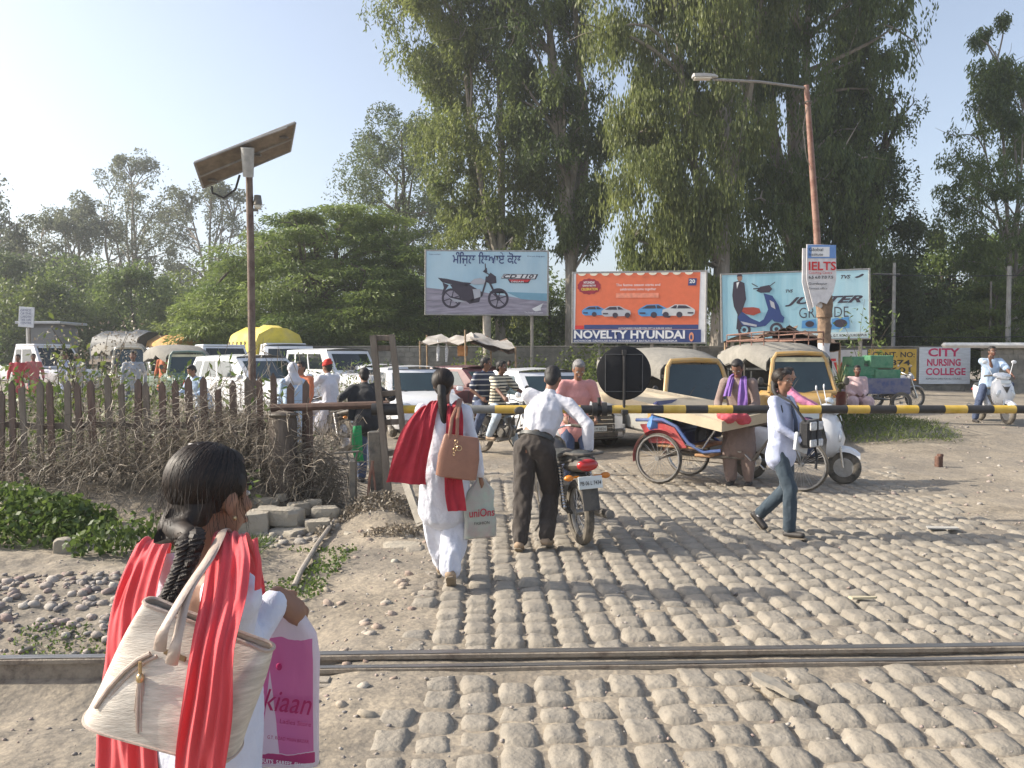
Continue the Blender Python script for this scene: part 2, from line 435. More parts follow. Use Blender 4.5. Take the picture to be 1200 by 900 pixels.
for n, (x, y, ln, wd, dz, k, rz, tx, ty) in enumerate(stones):
    z = float(gz(np.array([x]), np.array([y]), False)[0]) * .9 + dz + .016
    if n < 300:
        o = link(bpy.data.objects.new('paving_stone', SMESH[k]), road)
        o.location = (x, y, z); o.rotation_euler = (tx, ty, rz); o.scale = (wd, ln, .72)
    else:
        v, f = SM[k]; c_, s_ = cos(rz), sin(rz); X = v[:, 0] * wd; Y = v[:, 1] * ln
        bv.append(np.stack([x + X * c_ - Y * s_, y + X * s_ + Y * c_, z + v[:, 2] * .78 + tx * Y - ty * X], -1)); bf.append(f + nb); nb += len(v)
o = npmesh('paving_stones', np.concatenate(bv), np.concatenate(bf), MST, road, smooth=True); o['kind'] = 'stuff'
# ---------------- rails ----------------
MRT = mat('rail_steel_worn', (.33, .31, .29), .35, .2, 30, .2, 80, metal=.85, stretch=(.3, 4, 4))
MRS = mat('rail_rust', (.17, .13, .10), .8, .3, 18, .5, 60, dust=.6)
def rail_prof(h, hw): return [(-.065, -h), (.065, -h), (.065, -h + .012), (.012, -h + .03), (.012, -.035), (hw, -.027), (hw, -.006), (hw - .008, 0), (-hw + .008, 0), (-hw, -.006), (-hw, -.027), (-.012, -.035), (-.012, -h + .03), (-.065, -h + .012)]
def rail(name, label, x0, x1, dy, top, hw):
    t = thing(name, label, 'rail', (0, 4.56 + dy, top), RAILA)
    pr = rail_prof(.15, hw); a = MB(); n = 30
    rings = [[Vector((x0 + (x1 - x0) * i / n, p, q + .002 * sin(i * 1.7))) for p, q in pr] for i in range(n + 1)]
    a.loft(rings); a.build('rail_web', MRS, t)
    b = MB(); b.box(((x0 + x1) / 2, 0, .0035), (x1 - x0, hw * 1.55, .003), b=.001); b.build('running_surface', MRT, t)
    return t
rail('rail', 'polished running rail crossing the whole picture', -60, 60, 0, .042, .034)
cr = rail('check_rail', 'thinner guard rail lying just in front of the running rail', -1.18, 9, -.155, .022, .024)
rail('rail', 'nearer running rail of the track, under the viewer', -60, 60, -1.70, .042, .034)
ms = mat('concrete_sleeper', (.34, .32, .28), .9, .2, 5, .4, 50, dust=.5)
b = MB(); b.box((-1.04, 4.27, -.028), (.20, .13, .03), b=.006); b.box((-1.04, 4.27, -.008), (.12, .07, .016), b=.004)
tag(b.build('rail_plate', mat('plate_steel', (.27, .24, .20), .7, .2, 20, .3, 70, dust=.5)), 'small square steel plate lying in the dust before the rail', 'plate')

# ---------------- ballast, pebbles, rubble ----------------
def rock(seed, n1=7, n2=5, flat=.6):
    r = np.random.default_rng(seed); vs = []; th = np.linspace(0, pi, n2)
    for i, t in enumerate(th):
        for j in range(n1):
            a = 2 * pi * j / n1; p = np.array([sin(t) * cos(a), sin(t) * sin(a), cos(t) * flat])
            vs.append(p)
    v = np.array(vs); d = vn(v[:, 0] * 1.3 + seed, v[:, 1] * 1.3, v[:, 2] * 1.3, seed)[:, None]
    v = v * (1 + .42 * d); c = np.clip(v, -.66, .66); v = v * .3 + c * .78
    f = [(i * n1 + j, (i + 1) * n1 + j, (i + 1) * n1 + (j + 1) % n1, i * n1 + (j + 1) % n1) for i in range(n2 - 1) for j in range(n1)]
    return v, np.array(f)
ROCKS = [rock(k) for k in range(8)]; PEB = [rock(k + 30, 5, 4) for k in range(8)]
def scatter(name, pts, sizes, m, sink=.3, seed=1, parent=None, kind='stuff', flat=1.):
    r = np.random.default_rng(seed); V_, F_ = [], []; nb = 0; tint = []
    for (x, y, z), s in zip(pts, sizes):
        v, f = (PEB if s < .022 else ROCKS)[r.integers(8)]; a = r.uniform(0, 2 * pi); c_, s_ = cos(a), sin(a)
        q = v * s * np.array([1, r.uniform(.6, 1), r.uniform(.5, .9) * flat]); tl = r.uniform(-.35, .35)
        X = q[:, 0] * c_ - q[:, 1] * s_; Y = q[:, 0] * s_ + q[:, 1] * c_
        V_.append(np.stack([x + X, y + Y, z + q[:, 2] + X * tl + s * (.3 - sink)], -1)); F_.append(f + nb); nb += len(v); tint.append(np.full(len(v), r.random()))
    o = npmesh(name, np.concatenate(V_), np.concatenate(F_), m, parent, np.concatenate(tint)); o['kind'] = kind; return o
def tintmat(name, cols, rough=.9, bump=.3):
    if name in MATS: return MATS[name]
    m = mat(name, (.3, .3, .3), rough, .2, 8, bump, 60); N = m.node_tree.nodes; L = m.node_tree.links
    at = N.new('ShaderNodeAttribute'); at.attribute_name = 'tint'; rp = N.new('ShaderNodeValToRGB'); L.new(at.outputs['Fac'], rp.inputs[0])
    while len(rp.color_ramp.elements) < len(cols): rp.color_ramp.elements.new(.5)
    for i, c in enumerate(cols): rp.color_ramp.elements[i].position = i / (len(cols) - 1); rp.color_ramp.elements[i].color = (*c, 1)
    L.new(rp.outputs[0], N['Principled BSDF'].inputs['Base Color']); return m
MBAL = tintmat('ballast_stone', [(.22, .19, .165), (.31, .27, .235), (.26, .19, .17), (.38, .35, .31), (.17, .155, .15)])
def field(n, x0, x1, y0, y1, smin, smax, seed, ok=None, pw=2.):
    r = np.random.default_rng(seed); x = r.uniform(x0, x1, n); y = r.uniform(y0, y1, n)
    if ok is not None: k = ok(x, y, r); x, y = x[k], y[k]
    s = smin + (smax - smin) * r.random(len(x)) ** pw
    return np.stack([x, y, gz(x, y)], -1), s
p, s = field(2600, -12, -1.9, 4.85, 6.35, .018, .055, 3, lambda x, y, r: (r.random(len(x)) < .35 + .65 * S(-1.9, -2.7, x)) & (y < 6.35 + .2 * vn(x * 3, 0, 0, 9)), 1.2)
scatter('ballast', p, s, MBAL, .15, 4)
p, s = field(9000, -4, 6.5, 3.1, 9, .003, .020, 6, lambda x, y, r: (np.abs(y - rail_y(x) + .07) > .14) & ((x < road_left(y)) | (r.random(len(x)) < .35)), 2.4)
scatter('gravel', p, s, MBAL, .25, 5)
p, s = field(1500, 2, 14, 8, 24, .008, .05, 8, lambda x, y, r: x > 4.2, 3.)
scatter('gravel', p, s, MBAL, .3, 6)
p, s = field(90, -1.55, -.62, 3.2, 8, .02, .06, 9, None, 2.)
scatter('rubble', p, s, tintmat('rubble_stone', [(.30, .26, .20), (.35, .29, .23), (.28, .20, .16), (.4, .37, .31)]), .35, 7)
# broken edge of the paving: muddy crust
MCON = mat('old_concrete', (.34, .31, .255), .92, .18, 5, .6, 30, dust=.5, bdist=.02)
def bigrock(u, v, Y, sx, sy, sz, rz, k, label, tilt=(0, 0), grp='boulders heaped below the fence post', name='boulder', z=None):
    p = W(u, v, Y); b = MB(); vv, ff = rock(200 + k, 12, 9, 1.)
    cl = np.clip(vv, -.62, .62) * 1.25; vv = vv * .3 + cl * .7
    vv = vv + .04 * np.stack([vn(vv[:, 0] * 5, vv[:, 1] * 5, vv[:, 2] * 5, k + i) for i in range(3)], -1)
    vv = vv * np.array([sx * 1.2, sy * 1.2, sz * 1.15]) / 2
    o = npmesh(name, vv, ff, MCON, smooth=True); o.data.set_sharp_from_angle(angle=R(40))
    o.location = p if z is None else (p.x, p.y, z); o.rotation_euler = (*tilt, rz)
    return tag(o, label, 'rock', grp)
bigrock(291, 622, 7.9, .42, .30, .42, .2, 1, 'squarish concrete block at the left foot of the stone heap')
bigrock(326, 606, 8.1, .52, .34, .22, -.1, 2, 'long flat slab lying on the stone heap')
bigrock(338, 628, 7.9, .34, .28, .16, -.5, 3, 'pointed grey rock below the long slab')
bigrock(372, 617, 8.0, .26, .24, .15, .3, 4, 'rounded rock on the right side of the stone heap')
bigrock(382, 600, 8.3, .30, .2, .12, .1, 5, 'low rock at the right end of the stone heap')
bigrock(350, 596, 8.5, .24, .2, .14, .6, 6, 'small rock on top of the heap behind the slab')
bigrock(312, 590, 8.6, .22, .2, .13, .9, 7, 'small rock at the back of the stone heap by the fence')
bigrock(330, 583, 8.7, .12, .1, .09, .9, 8, 'smallest pale stone resting on the heap top')
bigrock(366, 590, 8.6, .2, .16, .10, .3, 9, 'brownish rock between heap and rusty pipe')
bigrock(425, 627, 7.9, .38, .34, .12, .1, 10, 'worn rounded concrete lump right of the rusty pipe', grp='broken concrete left of the paving')
bigrock(470, 640, 7.35, .36, .26, .05, -.1, 11, 'broken flat slab in front of the leaning post', grp='broken concrete left of the paving')
bigrock(455, 594, 8.75, .5, .3, .14, .3, 12, 'smooth earthy slab behind the ladder foot', grp='broken concrete left of the paving')
bigrock(20, 582, 8.4, .3, .25, .2, .4, 13, 'grey stone on the bank at far left', grp='stones on the left bank')
bigrock(75, 640, 7.2, .17, .14, .16, .4, 14, 'pale round stone among the leafy weeds', grp='stones on the left bank')
p, s = field(160, -3.0, -1.75, 7.3, 8.9, .03, .085, 19, None, 1.5)
scatter('rubble', p, s, tintmat('heap_stone', [(.30, .27, .22), (.24, .22, .20), (.36, .33, .28)]), .2, 12)
# rusty pipe
b = MB(); pp = [W(345, 700, 5.9), W(352, 682, 6.3), W(372, 640, 7.3), W(392, 612, 8.2), W(408, 594, 9.0)]
pp = [Vector((q.x, q.y, g1(q.x, q.y) + .045)) for q in pp]; b.tube(pp, .022, 10)
tag(b.build('pipe', mat('grey_pipe', (.30, .27, .24), .6, .25, 12, .2, 60, dust=.4)), 'thin bent pipe lying on the path beside the stone heap', 'pipe')
# brick stub on the right
b = MB(); q = W(1100, 546, 12.7); b.box((0, 0, .08), (.11, .09, .2), .3, b=.015); b.box((.02, 0, .19), (.08, .08, .05), .5, b=.012)
o = tag(b.build('marker_stub', mat('stub_rust', (.13, .07, .05), .9, .3, 20, .5, 60)), 'short dark red stub standing in the dirt at right', 'marker stub'); o.location = (q.x, q.y, g1(q.x, q.y) - .01)
# litter: sandal sole and pale stick on the road
def litter(name, label, u, v, poly, th, m, rz, cat):
    Y = 1620 / (v - 420); q = W(u, v, Y); b = MB(); b.prism(poly, (0, 0, 0), (1, 0, 0), (0, 1, 0), th)
    o = b.build(name, m); o.location = (q.x, q.y, g1(q.x, q.y) * .7 + .034); o.rotation_euler = (0, 0, rz); return tag(o, label, cat)
sole = [(-.035, -.12), (-.02, -.14), (.02, -.14), (.035, -.12), (.03, -.03), (.045, .05), (.04, .11), (.015, .14), (-.02, .135), (-.045, .1), (-.045, .04), (-.03, -.03)]
o = litter('sandal_sole', 'lost grey sandal sole lying before the rail', 907, 818, sole, .022, mat('sole_rubber', (.20, .19, .17), .8, .2, 20, .2, 80, dust=.5), .5, 'sandal')
o.location.z += .006; o.rotation_euler = (.08, .05, .55)
litter('wooden_splinter', 'pale flat stick lying on the setts behind the rail', 1012, 708, [(-.09, -.02), (.08, -.012), (.10, .004), (-.02, .022), (-.1, .02)], .015, mat('pale_wood', (.5, .44, .3), .8), .05, 'stick')
litter('flat_plate', 'flat pale scrap lying in the dirt at right', 1103, 624, [(-.16, -.05), (.15, -.05), (.17, .04), (-.12, .06)], .012, mat('pale_scrap', (.42, .40, .36), .8), 0, 'scrap')
# ================= vegetation =================
ML_EUC = leafmat('leaf_eucalyptus', (.075, .115, .036), (.21, .26, .08), .58)
ML_EUY = leafmat('leaf_eucalyptus_olive', (.10, .135, .038), (.26, .29, .085), .58)
ML_DK = leafmat('leaf_dark', (.06, .09, .036), (.17, .21, .08), .5)
ML_FEA = leafmat('leaf_feathery', (.085, .135, .036), (.24, .30, .08), .5)
ML_BR = leafmat('leaf_bright', (.06, .10, .02), (.20, .24, .055), .45)
ML_FAR = leafmat('leaf_far', (.085, .10, .06), (.20, .215, .12), .45)
ML_WEED = leafmat('leaf_weed', (.04, .08, .018), (.17, .23, .055), .4)
ML_DRY = leafmat('dry_twig', (.15, .125, .095), (.40, .34, .26), .15)
MB_EUC = mat('bark_eucalyptus', (.34, .30, .25), .85, .3, 2.5, .5, 14, col2=(.16, .13, .10), c2amt=.8, stretch=(1, 1, .3), bdist=.05)
MB_DK = mat('bark_dark', (.10, .08, .06), .9, .3, 4, .6, 20, bdist=.04)
def leaves(rng, P, L, Wd, droop, out=None, jit=.55):
    "one rhombic leaf quad per point; L long, Wd wide; droop 0 random .. 1 hanging; out: preferred direction"
    n = len(P); d = rng.normal(size=(n, 3)); d /= np.linalg.norm(d, axis=1)[:, None]
    dr = np.array([0, 0, -1.]) if out is None else out
    d = d * (1 - droop) + dr * droop; d /= np.linalg.norm(d, axis=1)[:, None] + 1e-9
    q = rng.normal(size=(n, 3)); s = np.cross(d, q); s /= np.linalg.norm(s, axis=1)[:, None] + 1e-9
    l = L * rng.uniform(.6, 1.25, n)[:, None]; wq = Wd * rng.uniform(.6, 1.25, n)[:, None]
    a = P; b = P + d * l * .5 + s * wq * .5; c = P + d * l; e = P + d * l * .5 - s * wq * .5
    return np.stack([a, b, c, e], 1).reshape(-1, 3)
def quads(n): i = np.arange(n) * 4; return np.stack([i, i + 1, i + 2, i + 3], -1)
def clump_pts(rng, C, Rr, n, flat=1., shell=.55):
    u = rng.normal(size=(n, 3)); u /= np.linalg.norm(u, axis=1)[:, None]
    r = shell + (1 - shell) * rng.random(n) ** .7; r = r * (1 + .25 * vn(u[:, 0] * 3 + C[0], u[:, 1] * 3 + C[1], u[:, 2] * 3, 4))
    P = u * r[:, None] * np.array([Rr, Rr, Rr * flat]); return C + P, u
def limb_path(rng, a, b, sag=.15, n=6):
    a, b = np.array(a, float), np.array(b, float); L = np.linalg.norm(b - a); pts = []
    o = rng.normal(size=3) * L * .06
    for i in range(n + 1):
        t = i / n; p = a * (1 - t) + b * t; p = p + o * sin(pi * t); p[2] += sag * L * sin(pi * t) * (1 if b[2] > a[2] else .3); pts.append(Vector(p))
    return pts
def tree(name, label, group, base, H, prof, ncl, rcl, nleaf, L, Wd, droop, ml, mbk, tr, seed, lean=(0, 0), spine=1., limbs=18, flat=1., hang=0, forks=2, off=None, cat='tree', fine=True, gap=0, trunkz=0.5, ysq=1.):
    """prof: (height fraction, radius) of the crown; hang: strands hang down by this many metres"""
    rng = np.random.default_rng(seed); base = Vector(base); t = thing(name, label, cat, base, 0, group)
    hs = np.array([p[0] for p in prof]); rr = np.array([p[1] for p in prof]); ox = np.array([p[2] if len(p) > 2 else 0 for p in prof])
    def axis_at(h): return np.array([lean[0] * h ** 1.5 + .25 * sin(h * 5 + seed), lean[1] * h + .2 * cos(h * 4 + seed), H * h])
    mb = MB(); hh = np.linspace(0, .93, 14); pts = [Vector(axis_at(h)) for h in hh]; pts[0].z -= .3
    mb.tube(pts, [max(.03, tr * (1 - h * .88)) * (1.25 if i == 0 else 1) for i, h in enumerate(hh)], 10)
    starts = []
    for k in range(forks):
        h0 = rng.uniform(.2, .4); a = rng.uniform(0, 2 * pi); h1 = rng.uniform(.75, .9); R1 = np.interp(h1, hs, rr) * .45
        A = axis_at(h0); B = axis_at(h1) + np.array([cos(a) * R1, sin(a) * R1 * ysq, 0]); q = limb_path(rng, A, B, .02, 8)
        mb.tube(q, [tr * .62 * (1 - .8 * i / 8) for i in range(9)], 7); starts += [np.array(p) for p in q[2:]]
    starts += [axis_at(h) for h in np.linspace(.22, .9, 10)]
    starts = np.array(starts); V_ = []; T_ = []
    per = nleaf // ncl; lo, hi = hs[0], hs[-1]; Wt = rr[:-1] + rr[1:] + .4
    for c in range(ncl):
        k = rng.choice(len(Wt), p=Wt * np.diff(hs) / (Wt * np.diff(hs)).sum()); h = rng.uniform(hs[k], hs[k + 1])
        r = np.interp(h, hs, rr); a = rng.uniform(0, 2 * pi); q = rng.random() ** .45 * r
        C = axis_at(min(h, 1)) * np.array([1, 1, 1]) + np.array([cos(a) * q + np.interp(h, hs, ox), sin(a) * q * ysq, 0]); C[2] = H * h
        R1 = rcl * rng.uniform(.6, 1.3) * (.55 + .45 * min(1, r / max(rr)))
        n = int(per * rng.uniform(.6, 1.4)); P, u = clump_pts(rng, C, R1, n, flat)
        if hang:
            k = 7; nb_ = max(1, n // k); P0, u = clump_pts(rng, C, R1, nb_, flat, .3)
            z = -np.arange(k)[None, :] / k * hang * rng.uniform(.4, 1.3, nb_)[:, None]
            sw = rng.normal(size=(nb_, 2)) * .12
            P = P0[:, None, :] + np.stack([z * -sw[:, :1], z * -sw[:, 1:], z], -1) + rng.normal(size=(nb_, k, 3)) * .05; P = P.reshape(-1, 3)
            u = np.repeat(u, k, 0)
        if gap: P = P[vn(P[:, 0] * .9, P[:, 1] * .9, P[:, 2] * .9, seed) > -gap]
        if len(P) == 0: continue
        o = None
        if flat < .7: o = np.stack([u[:, 0], u[:, 1], -.25 - .3 * rng.random(len(u))], -1)[:len(P)]; o /= np.linalg.norm(o, axis=1)[:, None]
        V_.append(leaves(rng, P, L, Wd, droop, o)); tt = np.clip(rng.normal(.5, .16, len(P)) + rng.normal(0, .17) + .25 * vn(P[:, 0] * .5, P[:, 1] * .5, P[:, 2] * .5, 8), 0, 1); T_.append(np.repeat(tt, 4))
        if c < limbs:
            s0 = starts[np.argmin(np.linalg.norm(starts - (C - np.array([0, 0, .18 * H * .5])), axis=1))]
            mb.tube(limb_path(rng, s0, C, .08, 5), [tr * .24 * (1 - .75 * i / 5) + .01 for i in range(6)], 5)
            if fine:
                for _ in range(3):
                    e = C + rng.normal(size=3) * R1 * .6; mb.tube(limb_path(rng, C, e, .05, 2), [tr * .07 + .008, tr * .05 + .006, .006], 4)
    mb.build('trunk', mbk, t)
    v = np.concatenate(V_); npmesh('crown', v, quads(len(v) // 4), ml, t, np.concatenate(T_)); return t
def gp(u, Y): p = W(u, 420, Y); return Vector((p.x, Y, g1(p.x, Y) if Y < 60 else 0))
TG = 'tall eucalyptus trees behind the billboards'
tree('eucalyptus_tree', 'olive eucalyptus rising behind the motorcycle billboard, leftmost of the tall ones', TG, gp(592, 42), 27, [(.16, 2.4), (.32, 3.4, -.4), (.55, 3.3, -1.2), (.75, 3.8, -2.2), (1.0, 3.0, -3.0)], 190, 1.15, 150000, .26, .085, .55, ML_EUY, MB_EUC, .30, 11, (-1.2, 0), limbs=40, hang=.8, forks=3, gap=.25, ysq=.7)
tree('eucalyptus_tree', 'pale forked eucalyptus with bare trunk between the two left billboards', TG, gp(672, 41), 27, [(.28, 1.8, .4), (.45, 2.6, -.2), (.65, 3.2, -.8), (1.0, 3.8, -1.0)], 130, 1.1, 100000, .26, .085, .6, ML_EUC, MB_EUC, .36, 12, (-2.4, 0), limbs=45, hang=.9, forks=4, gap=.3, ysq=.7)
tree('eucalyptus_tree', 'weeping eucalyptus with thick trunk between orange and turquoise billboards', TG, gp(838, 37), 25, [(.20, 1.6, -2.2), (.32, 3.2, -2.0), (.45, 3.5, -1.9), (.58, 3.4, -1.3), (.75, 5.2, -1.6), (1.0, 4.8, -1.2)], 200, 1.1, 165000, .28, .078, .8, ML_EUY, MB_EUC, .46, 13, (.3, 0), limbs=45, hang=1.7, forks=4, gap=.32, ysq=.75)
tree('eucalyptus_tree', 'dark dense eucalyptus behind the street lamp pole', TG, gp(925, 41), 26, [(.14, 3.0), (.3, 4.4), (.5, 4.6), (.72, 5.2, .6), (1.0, 5.0, .8)], 190, 1.25, 140000, .29, .09, .7, ML_EUC, MB_EUC, .5, 14, (.6, 0), limbs=45, hang=1.3, forks=4, gap=.3, ysq=.8)
tree('shade_tree', 'darkest broad tree right of the lamp pole with low hanging crown', TG, gp(1012, 43), 19, [(.16, 2.6), (.3, 4.2), (.48, 4.3, .2), (.62, 3.4), (.8, 2.4, -.6), (1.0, 1.0, -.8)], 140, 1.15, 95000, .21, .095, .45, ML_DK, MB_DK, .4, 15, limbs=45, hang=.6, forks=4, gap=.34, ysq=.8)
tree('eucalyptus_tree', 'slender open eucalyptus standing alone at the right edge', None, gp(1196, 42), 18.6, [(.26, 3.0, .3), (.5, 3.6, 0), (.62, 3.6, 0), (.78, 2.2, 0), (.92, 1.4, 0), (1.03, .6, 0)], 130, .85, 56000, .24, .075, .55, ML_EUC, MB_EUC, .16, 16, (-2.0, 0), limbs=60, hang=.6, forks=3, gap=.2, ysq=.8)
tree('evergreen_tree', 'round dark tree left of the tall eucalyptus, above the feathery one', None, gp(470, 62), 20.5, [(.32, 3.2), (.5, 4.8), (.75, 4.4), (.92, 2.6), (1.0, .9)], 90, 1.5, 48000, .26, .11, .35, ML_DK, MB_DK, .4, 17, limbs=30, forks=3, gap=.35)
tree('feathery_tree', 'broad low tree with feathery layered fronds behind the vehicles', None, gp(372, 40), 8.6, [(.1, 6.6, -.3), (.35, 7.0, -.2), (.6, 6.2, .4), (.82, 4.8, 1.0), (1.0, 2.4, 1.4)], 330, 1.25, 140000, .27, .06, .6, ML_FEA, MB_DK, .45, 18, limbs=40, flat=.28, forks=3, ysq=.65)
GB = 'leafy bushes far behind the traffic'
for k, (u, Y, H, r) in enumerate([(8, 62, 9.5, 4.5), (95, 66, 9.5, 6), (160, 58, 7.5, 5.0), (250, 60, 8, 5.0), (40, 55, 6.5, 4.2), (200, 74, 9.5, 5)]):
    lab = ['dark bushy tree at the far left edge', 'wide bush mass below the round tree at left', 'mid green bush behind the white pickup and lorry', 'bright topped bush behind the solar lamp pole', 'low bush behind the small white board', 'far pale bush between solar pole and slim tree'][k]
    tree('bush', lab, GB, gp(u, Y), H, [(.02, r * .9), (.3, r), (.65, r * .85), (.88, r * .55), (1.0, r * .2)], 70, 1.4, 20000, .28, .15, .25, ML_BR if k in (3, 4) else (ML_FEA if k in (1, 5, 2) else ML_DK), MB_DK, .2, 30 + k, limbs=12, forks=1, fine=False, cat='bush', ysq=.7)
GF = 'tall open trees far beyond the road'
for k, (u, Y, H, pr, n, nl, lab) in enumerate([
    (160, 95, 25.5, [(.38, 2.5), (.55, 4.6), (.75, 6.0), (.9, 4.2), (1.0, 1.2)], 70, 19000, 'slim open crowned eucalyptus, tallest at far left'),
    (98, 88, 19, [(.3, 3.0), (.5, 5.2), (.75, 5.6), (.9, 3.4), (1, 1)], 70, 30000, 'dense rounded grey tree left of the slim open one'),
    (250, 90, 22, [(.3, 4.0), (.5, 6.2), (.75, 6.2), (.92, 3.4), (1, 1)], 75, 24000, 'loose grey eucalyptus right behind the solar lamp'),
    (48, 84, 16, [(.3, 3.6), (.5, 4.0), (.8, 3.4), (1, 1.2)], 45, 12000, 'small open tree left of the dense rounded one'),
    (-6, 70, 16.5, [(.2, 3.0), (.5, 3.6), (.8, 3.2), (1, 1.2)], 55, 16000, 'tall tree cut by the left picture edge'),
    (325, 85, 13.5, [(.2, 6.5), (.6, 7.5), (.85, 5), (1, 1.6)], 60, 24000, 'dark flat topped tree showing behind the feathery one'),
    (200, 105, 14, [(.2, 5), (.6, 6), (.85, 4), (1, 1.6)], 45, 14000, 'low far tree between two tall open ones')]):
    tree('eucalyptus_tree', lab, GF, gp(u, Y), H, pr, n, 1.35, nl, .34, .16, .35, ML_FAR if k != 5 else ML_DK, MB_EUC, .32, 50 + k, limbs=60, forks=5, gap=.15, fine=False)
GR = 'trees over the wall at right'
tree('fig_tree', 'mid green tree with pale leaves behind the nursing college wall', GR, gp(1120, 50), 9.2, [(.1, 4.2), (.4, 4.6), (.7, 4.2), (.9, 2.6), (1, .8)], 80, 1.2, 34000, .24, .15, .3, ML_FEA, MB_DK, .3, 71, limbs=30, forks=3)
tree('feathery_tree', 'small bright yellow green feathery tree above the white wall coping', GR, gp(1166, 38), 5.2, [(.3, 1.8), (.5, 2.4), (.75, 2.0), (1, .7)], 60, .75, 20000, .22, .05, .6, ML_BR, MB_DK, .12, 72, limbs=25, flat=.3, forks=2)
tree('fig_tree', 'leafy tree filling the gap at the right picture edge', GR, gp(1215, 46), 8.5, [(.1, 3), (.5, 3.2), (.8, 2.6), (1, .8)], 50, 1.1, 20000, .22, .13, .3, ML_FEA, MB_DK, .25, 73, limbs=15, forks=2)
tree('dense_bush', 'dark undergrowth tree below the darkest tree', GR, gp(1045, 46), 6.0, [(.02, 4.0), (.4, 4.4), (.8, 3.2), (1, 1)], 60, 1.2, 24000, .24, .13, .3, ML_DK, MB_DK, .2, 74, limbs=10, forks=1, fine=False, cat='bush')
GM = 'undergrowth behind the block wall'
for k, (u, Y, H, lab) in enumerate([(560, 47, 7.5, 'green undergrowth behind the market stall'), (640, 49, 7.0, 'green undergrowth under the pale bare trunk'), (740, 47, 6.5, 'shaded undergrowth behind the orange billboard'), (900, 49, 6.5, 'shaded undergrowth behind the turquoise billboard'), (470, 50, 6.5, 'undergrowth between feathery tree and stall')]):
    tree('undergrowth_bush', lab, GM, gp(u, Y), H, [(.02, 3.8), (.4, 4.0), (.8, 3.0), (1, 1)], 55, 1.2, 20000, .24, .13, .3, ML_DK if k in (2, 3) else ML_FEA, MB_DK, .2, 80 + k, limbs=10, forks=1, fine=False, cat='bush', ysq=.7)
# a far belt of wood closing the view, beyond the trees one can tell apart
def belt():
    rng = np.random.default_rng(9); n = 45000; a = rng.uniform(-75, 75, n); th = np.radians(a); d = rng.uniform(120, 140, n)
    h = rng.random(n) * (7.5 + 3.0 * vn(a * .35, 0, 0, 3)) ; P = np.stack([np.sin(th) * d, np.cos(th) * d, h], -1)
    v = leaves(rng, P, 1.5, 1.0, .2); tt = np.repeat(np.clip(rng.normal(.45, .2, n) + .2 * vn(a, h, 0, 4), 0, 1), 4)
    o = npmesh('far_wood', v, quads(n), ML_FAR, None, tt); o['kind'] = 'stuff'
belt()

# ---------------- fence line growth ----------------
def fence_y(x): return 9.2 + .02 * x
def bramble():
    rng = np.random.default_rng(21); vs, fs, tt = [], [], []; nb = 0
    for k in range(5200):
        x = -6.4 + 4.5 * rng.random() ** .8; x = min(x, -1.98); dens = S(-6.4, -3.0, x)
        if rng.random() > .35 + .65 * dens: continue
        yb = fence_y(x) + rng.normal(-.12, .22); hmax = (.6 + .75 * dens) * rng.uniform(.35, 1.2)
        if x > -2.5: hmax *= .8
        p = np.array([x, yb, g1(x, yb) + rng.uniform(0, .9) * hmax * .8]); d = rng.normal(size=3); d[2] = abs(d[2]) * .6; d /= np.linalg.norm(d)
        L = rng.uniform(.25, .75); n = 5; pts = []
        for i in range(n + 1):
            pts.append(p.copy()); d = d + rng.normal(size=3) * .38; d[2] -= .22; d /= np.linalg.norm(d); p = p + d * L / n
            if p[2] > g1(x, yb) + hmax: d[2] = -abs(d[2])
        r = rng.uniform(.0015, .0042); pts = np.array(pts); side = np.cross(np.diff(pts, axis=0, append=pts[-1:] + (pts[-1:] - pts[-2:-1])), rng.normal(size=3)); side /= np.linalg.norm(side, axis=1)[:, None] + 1e-9
        s2 = np.cross(side, np.array([.3, .8, .5])); s2 /= np.linalg.norm(s2, axis=1)[:, None] + 1e-9
        A = pts + side * r; B = pts - side * r * .5 + s2 * r; C = pts - side * r * .5 - s2 * r
        V_ = np.stack([A, B, C], 1).reshape(-1, 3); vs.append(V_)
        for i in range(n):
            for a, b in ((0, 1), (1, 2), (2, 0)): fs.append((nb + i * 3 + a, nb + i * 3 + b, nb + i * 3 + 3 + b, nb + i * 3 + 3 + a))
        tt.append(np.full(len(V_), rng.random())); nb += len(V_)
    o = npmesh('dry_bramble', np.concatenate(vs), np.array(fs), ML_DRY, None, np.concatenate(tt)); o['kind'] = 'stuff'
bramble()
def ground_leaves(name, n, x0, x1, y0, y1, h, L, Wd, m, seed, ok=None, up=0., hsc=.9):
    rng = np.random.default_rng(seed); x = rng.uniform(x0, x1, n); y = rng.uniform(y0, y1, n)
    d = vn(x * hsc, y * hsc, 0, seed) ; k = d > -.15
    if ok is not None: k &= ok(x, y, rng)
    x, y, d = x[k], y[k], d[k]; hh = h * (.35 + np.clip(d + .15, 0, 1) * 1.3)
    P = np.stack([x, y, gz(x, y, False) + rng.random(len(x)) ** .7 * hh], -1)
    v = leaves(rng, P, L, Wd, .45, np.tile(np.array([0, 0, 1.]) * up + np.array([0, -.2, .1]), (len(P), 1)) if up else None)
    o = npmesh(name, v, quads(len(P)), m, None, np.repeat(np.clip(rng.normal(.5, .22, len(P)), 0, 1), 4)); o['kind'] = 'stuff'; return o
ground_leaves('leafy_weeds', 9000, -5.2, -2.6, 6.9, 8.6, .42, .07, .05, ML_WEED, 3, lambda x, y, r: S(-2.6, -3.2, x) > r.random(len(x)))
ground_leaves('grass_strip', 9000, -6.5, -2.15, 6.35, 7.2, .10, .10, .010, ML_WEED, 4, None, 1.)
ground_leaves('low_weeds', 2500, -2.6, -1.4, 5.6, 7.2, .06, .035, .025, ML_WEED, 5, None)
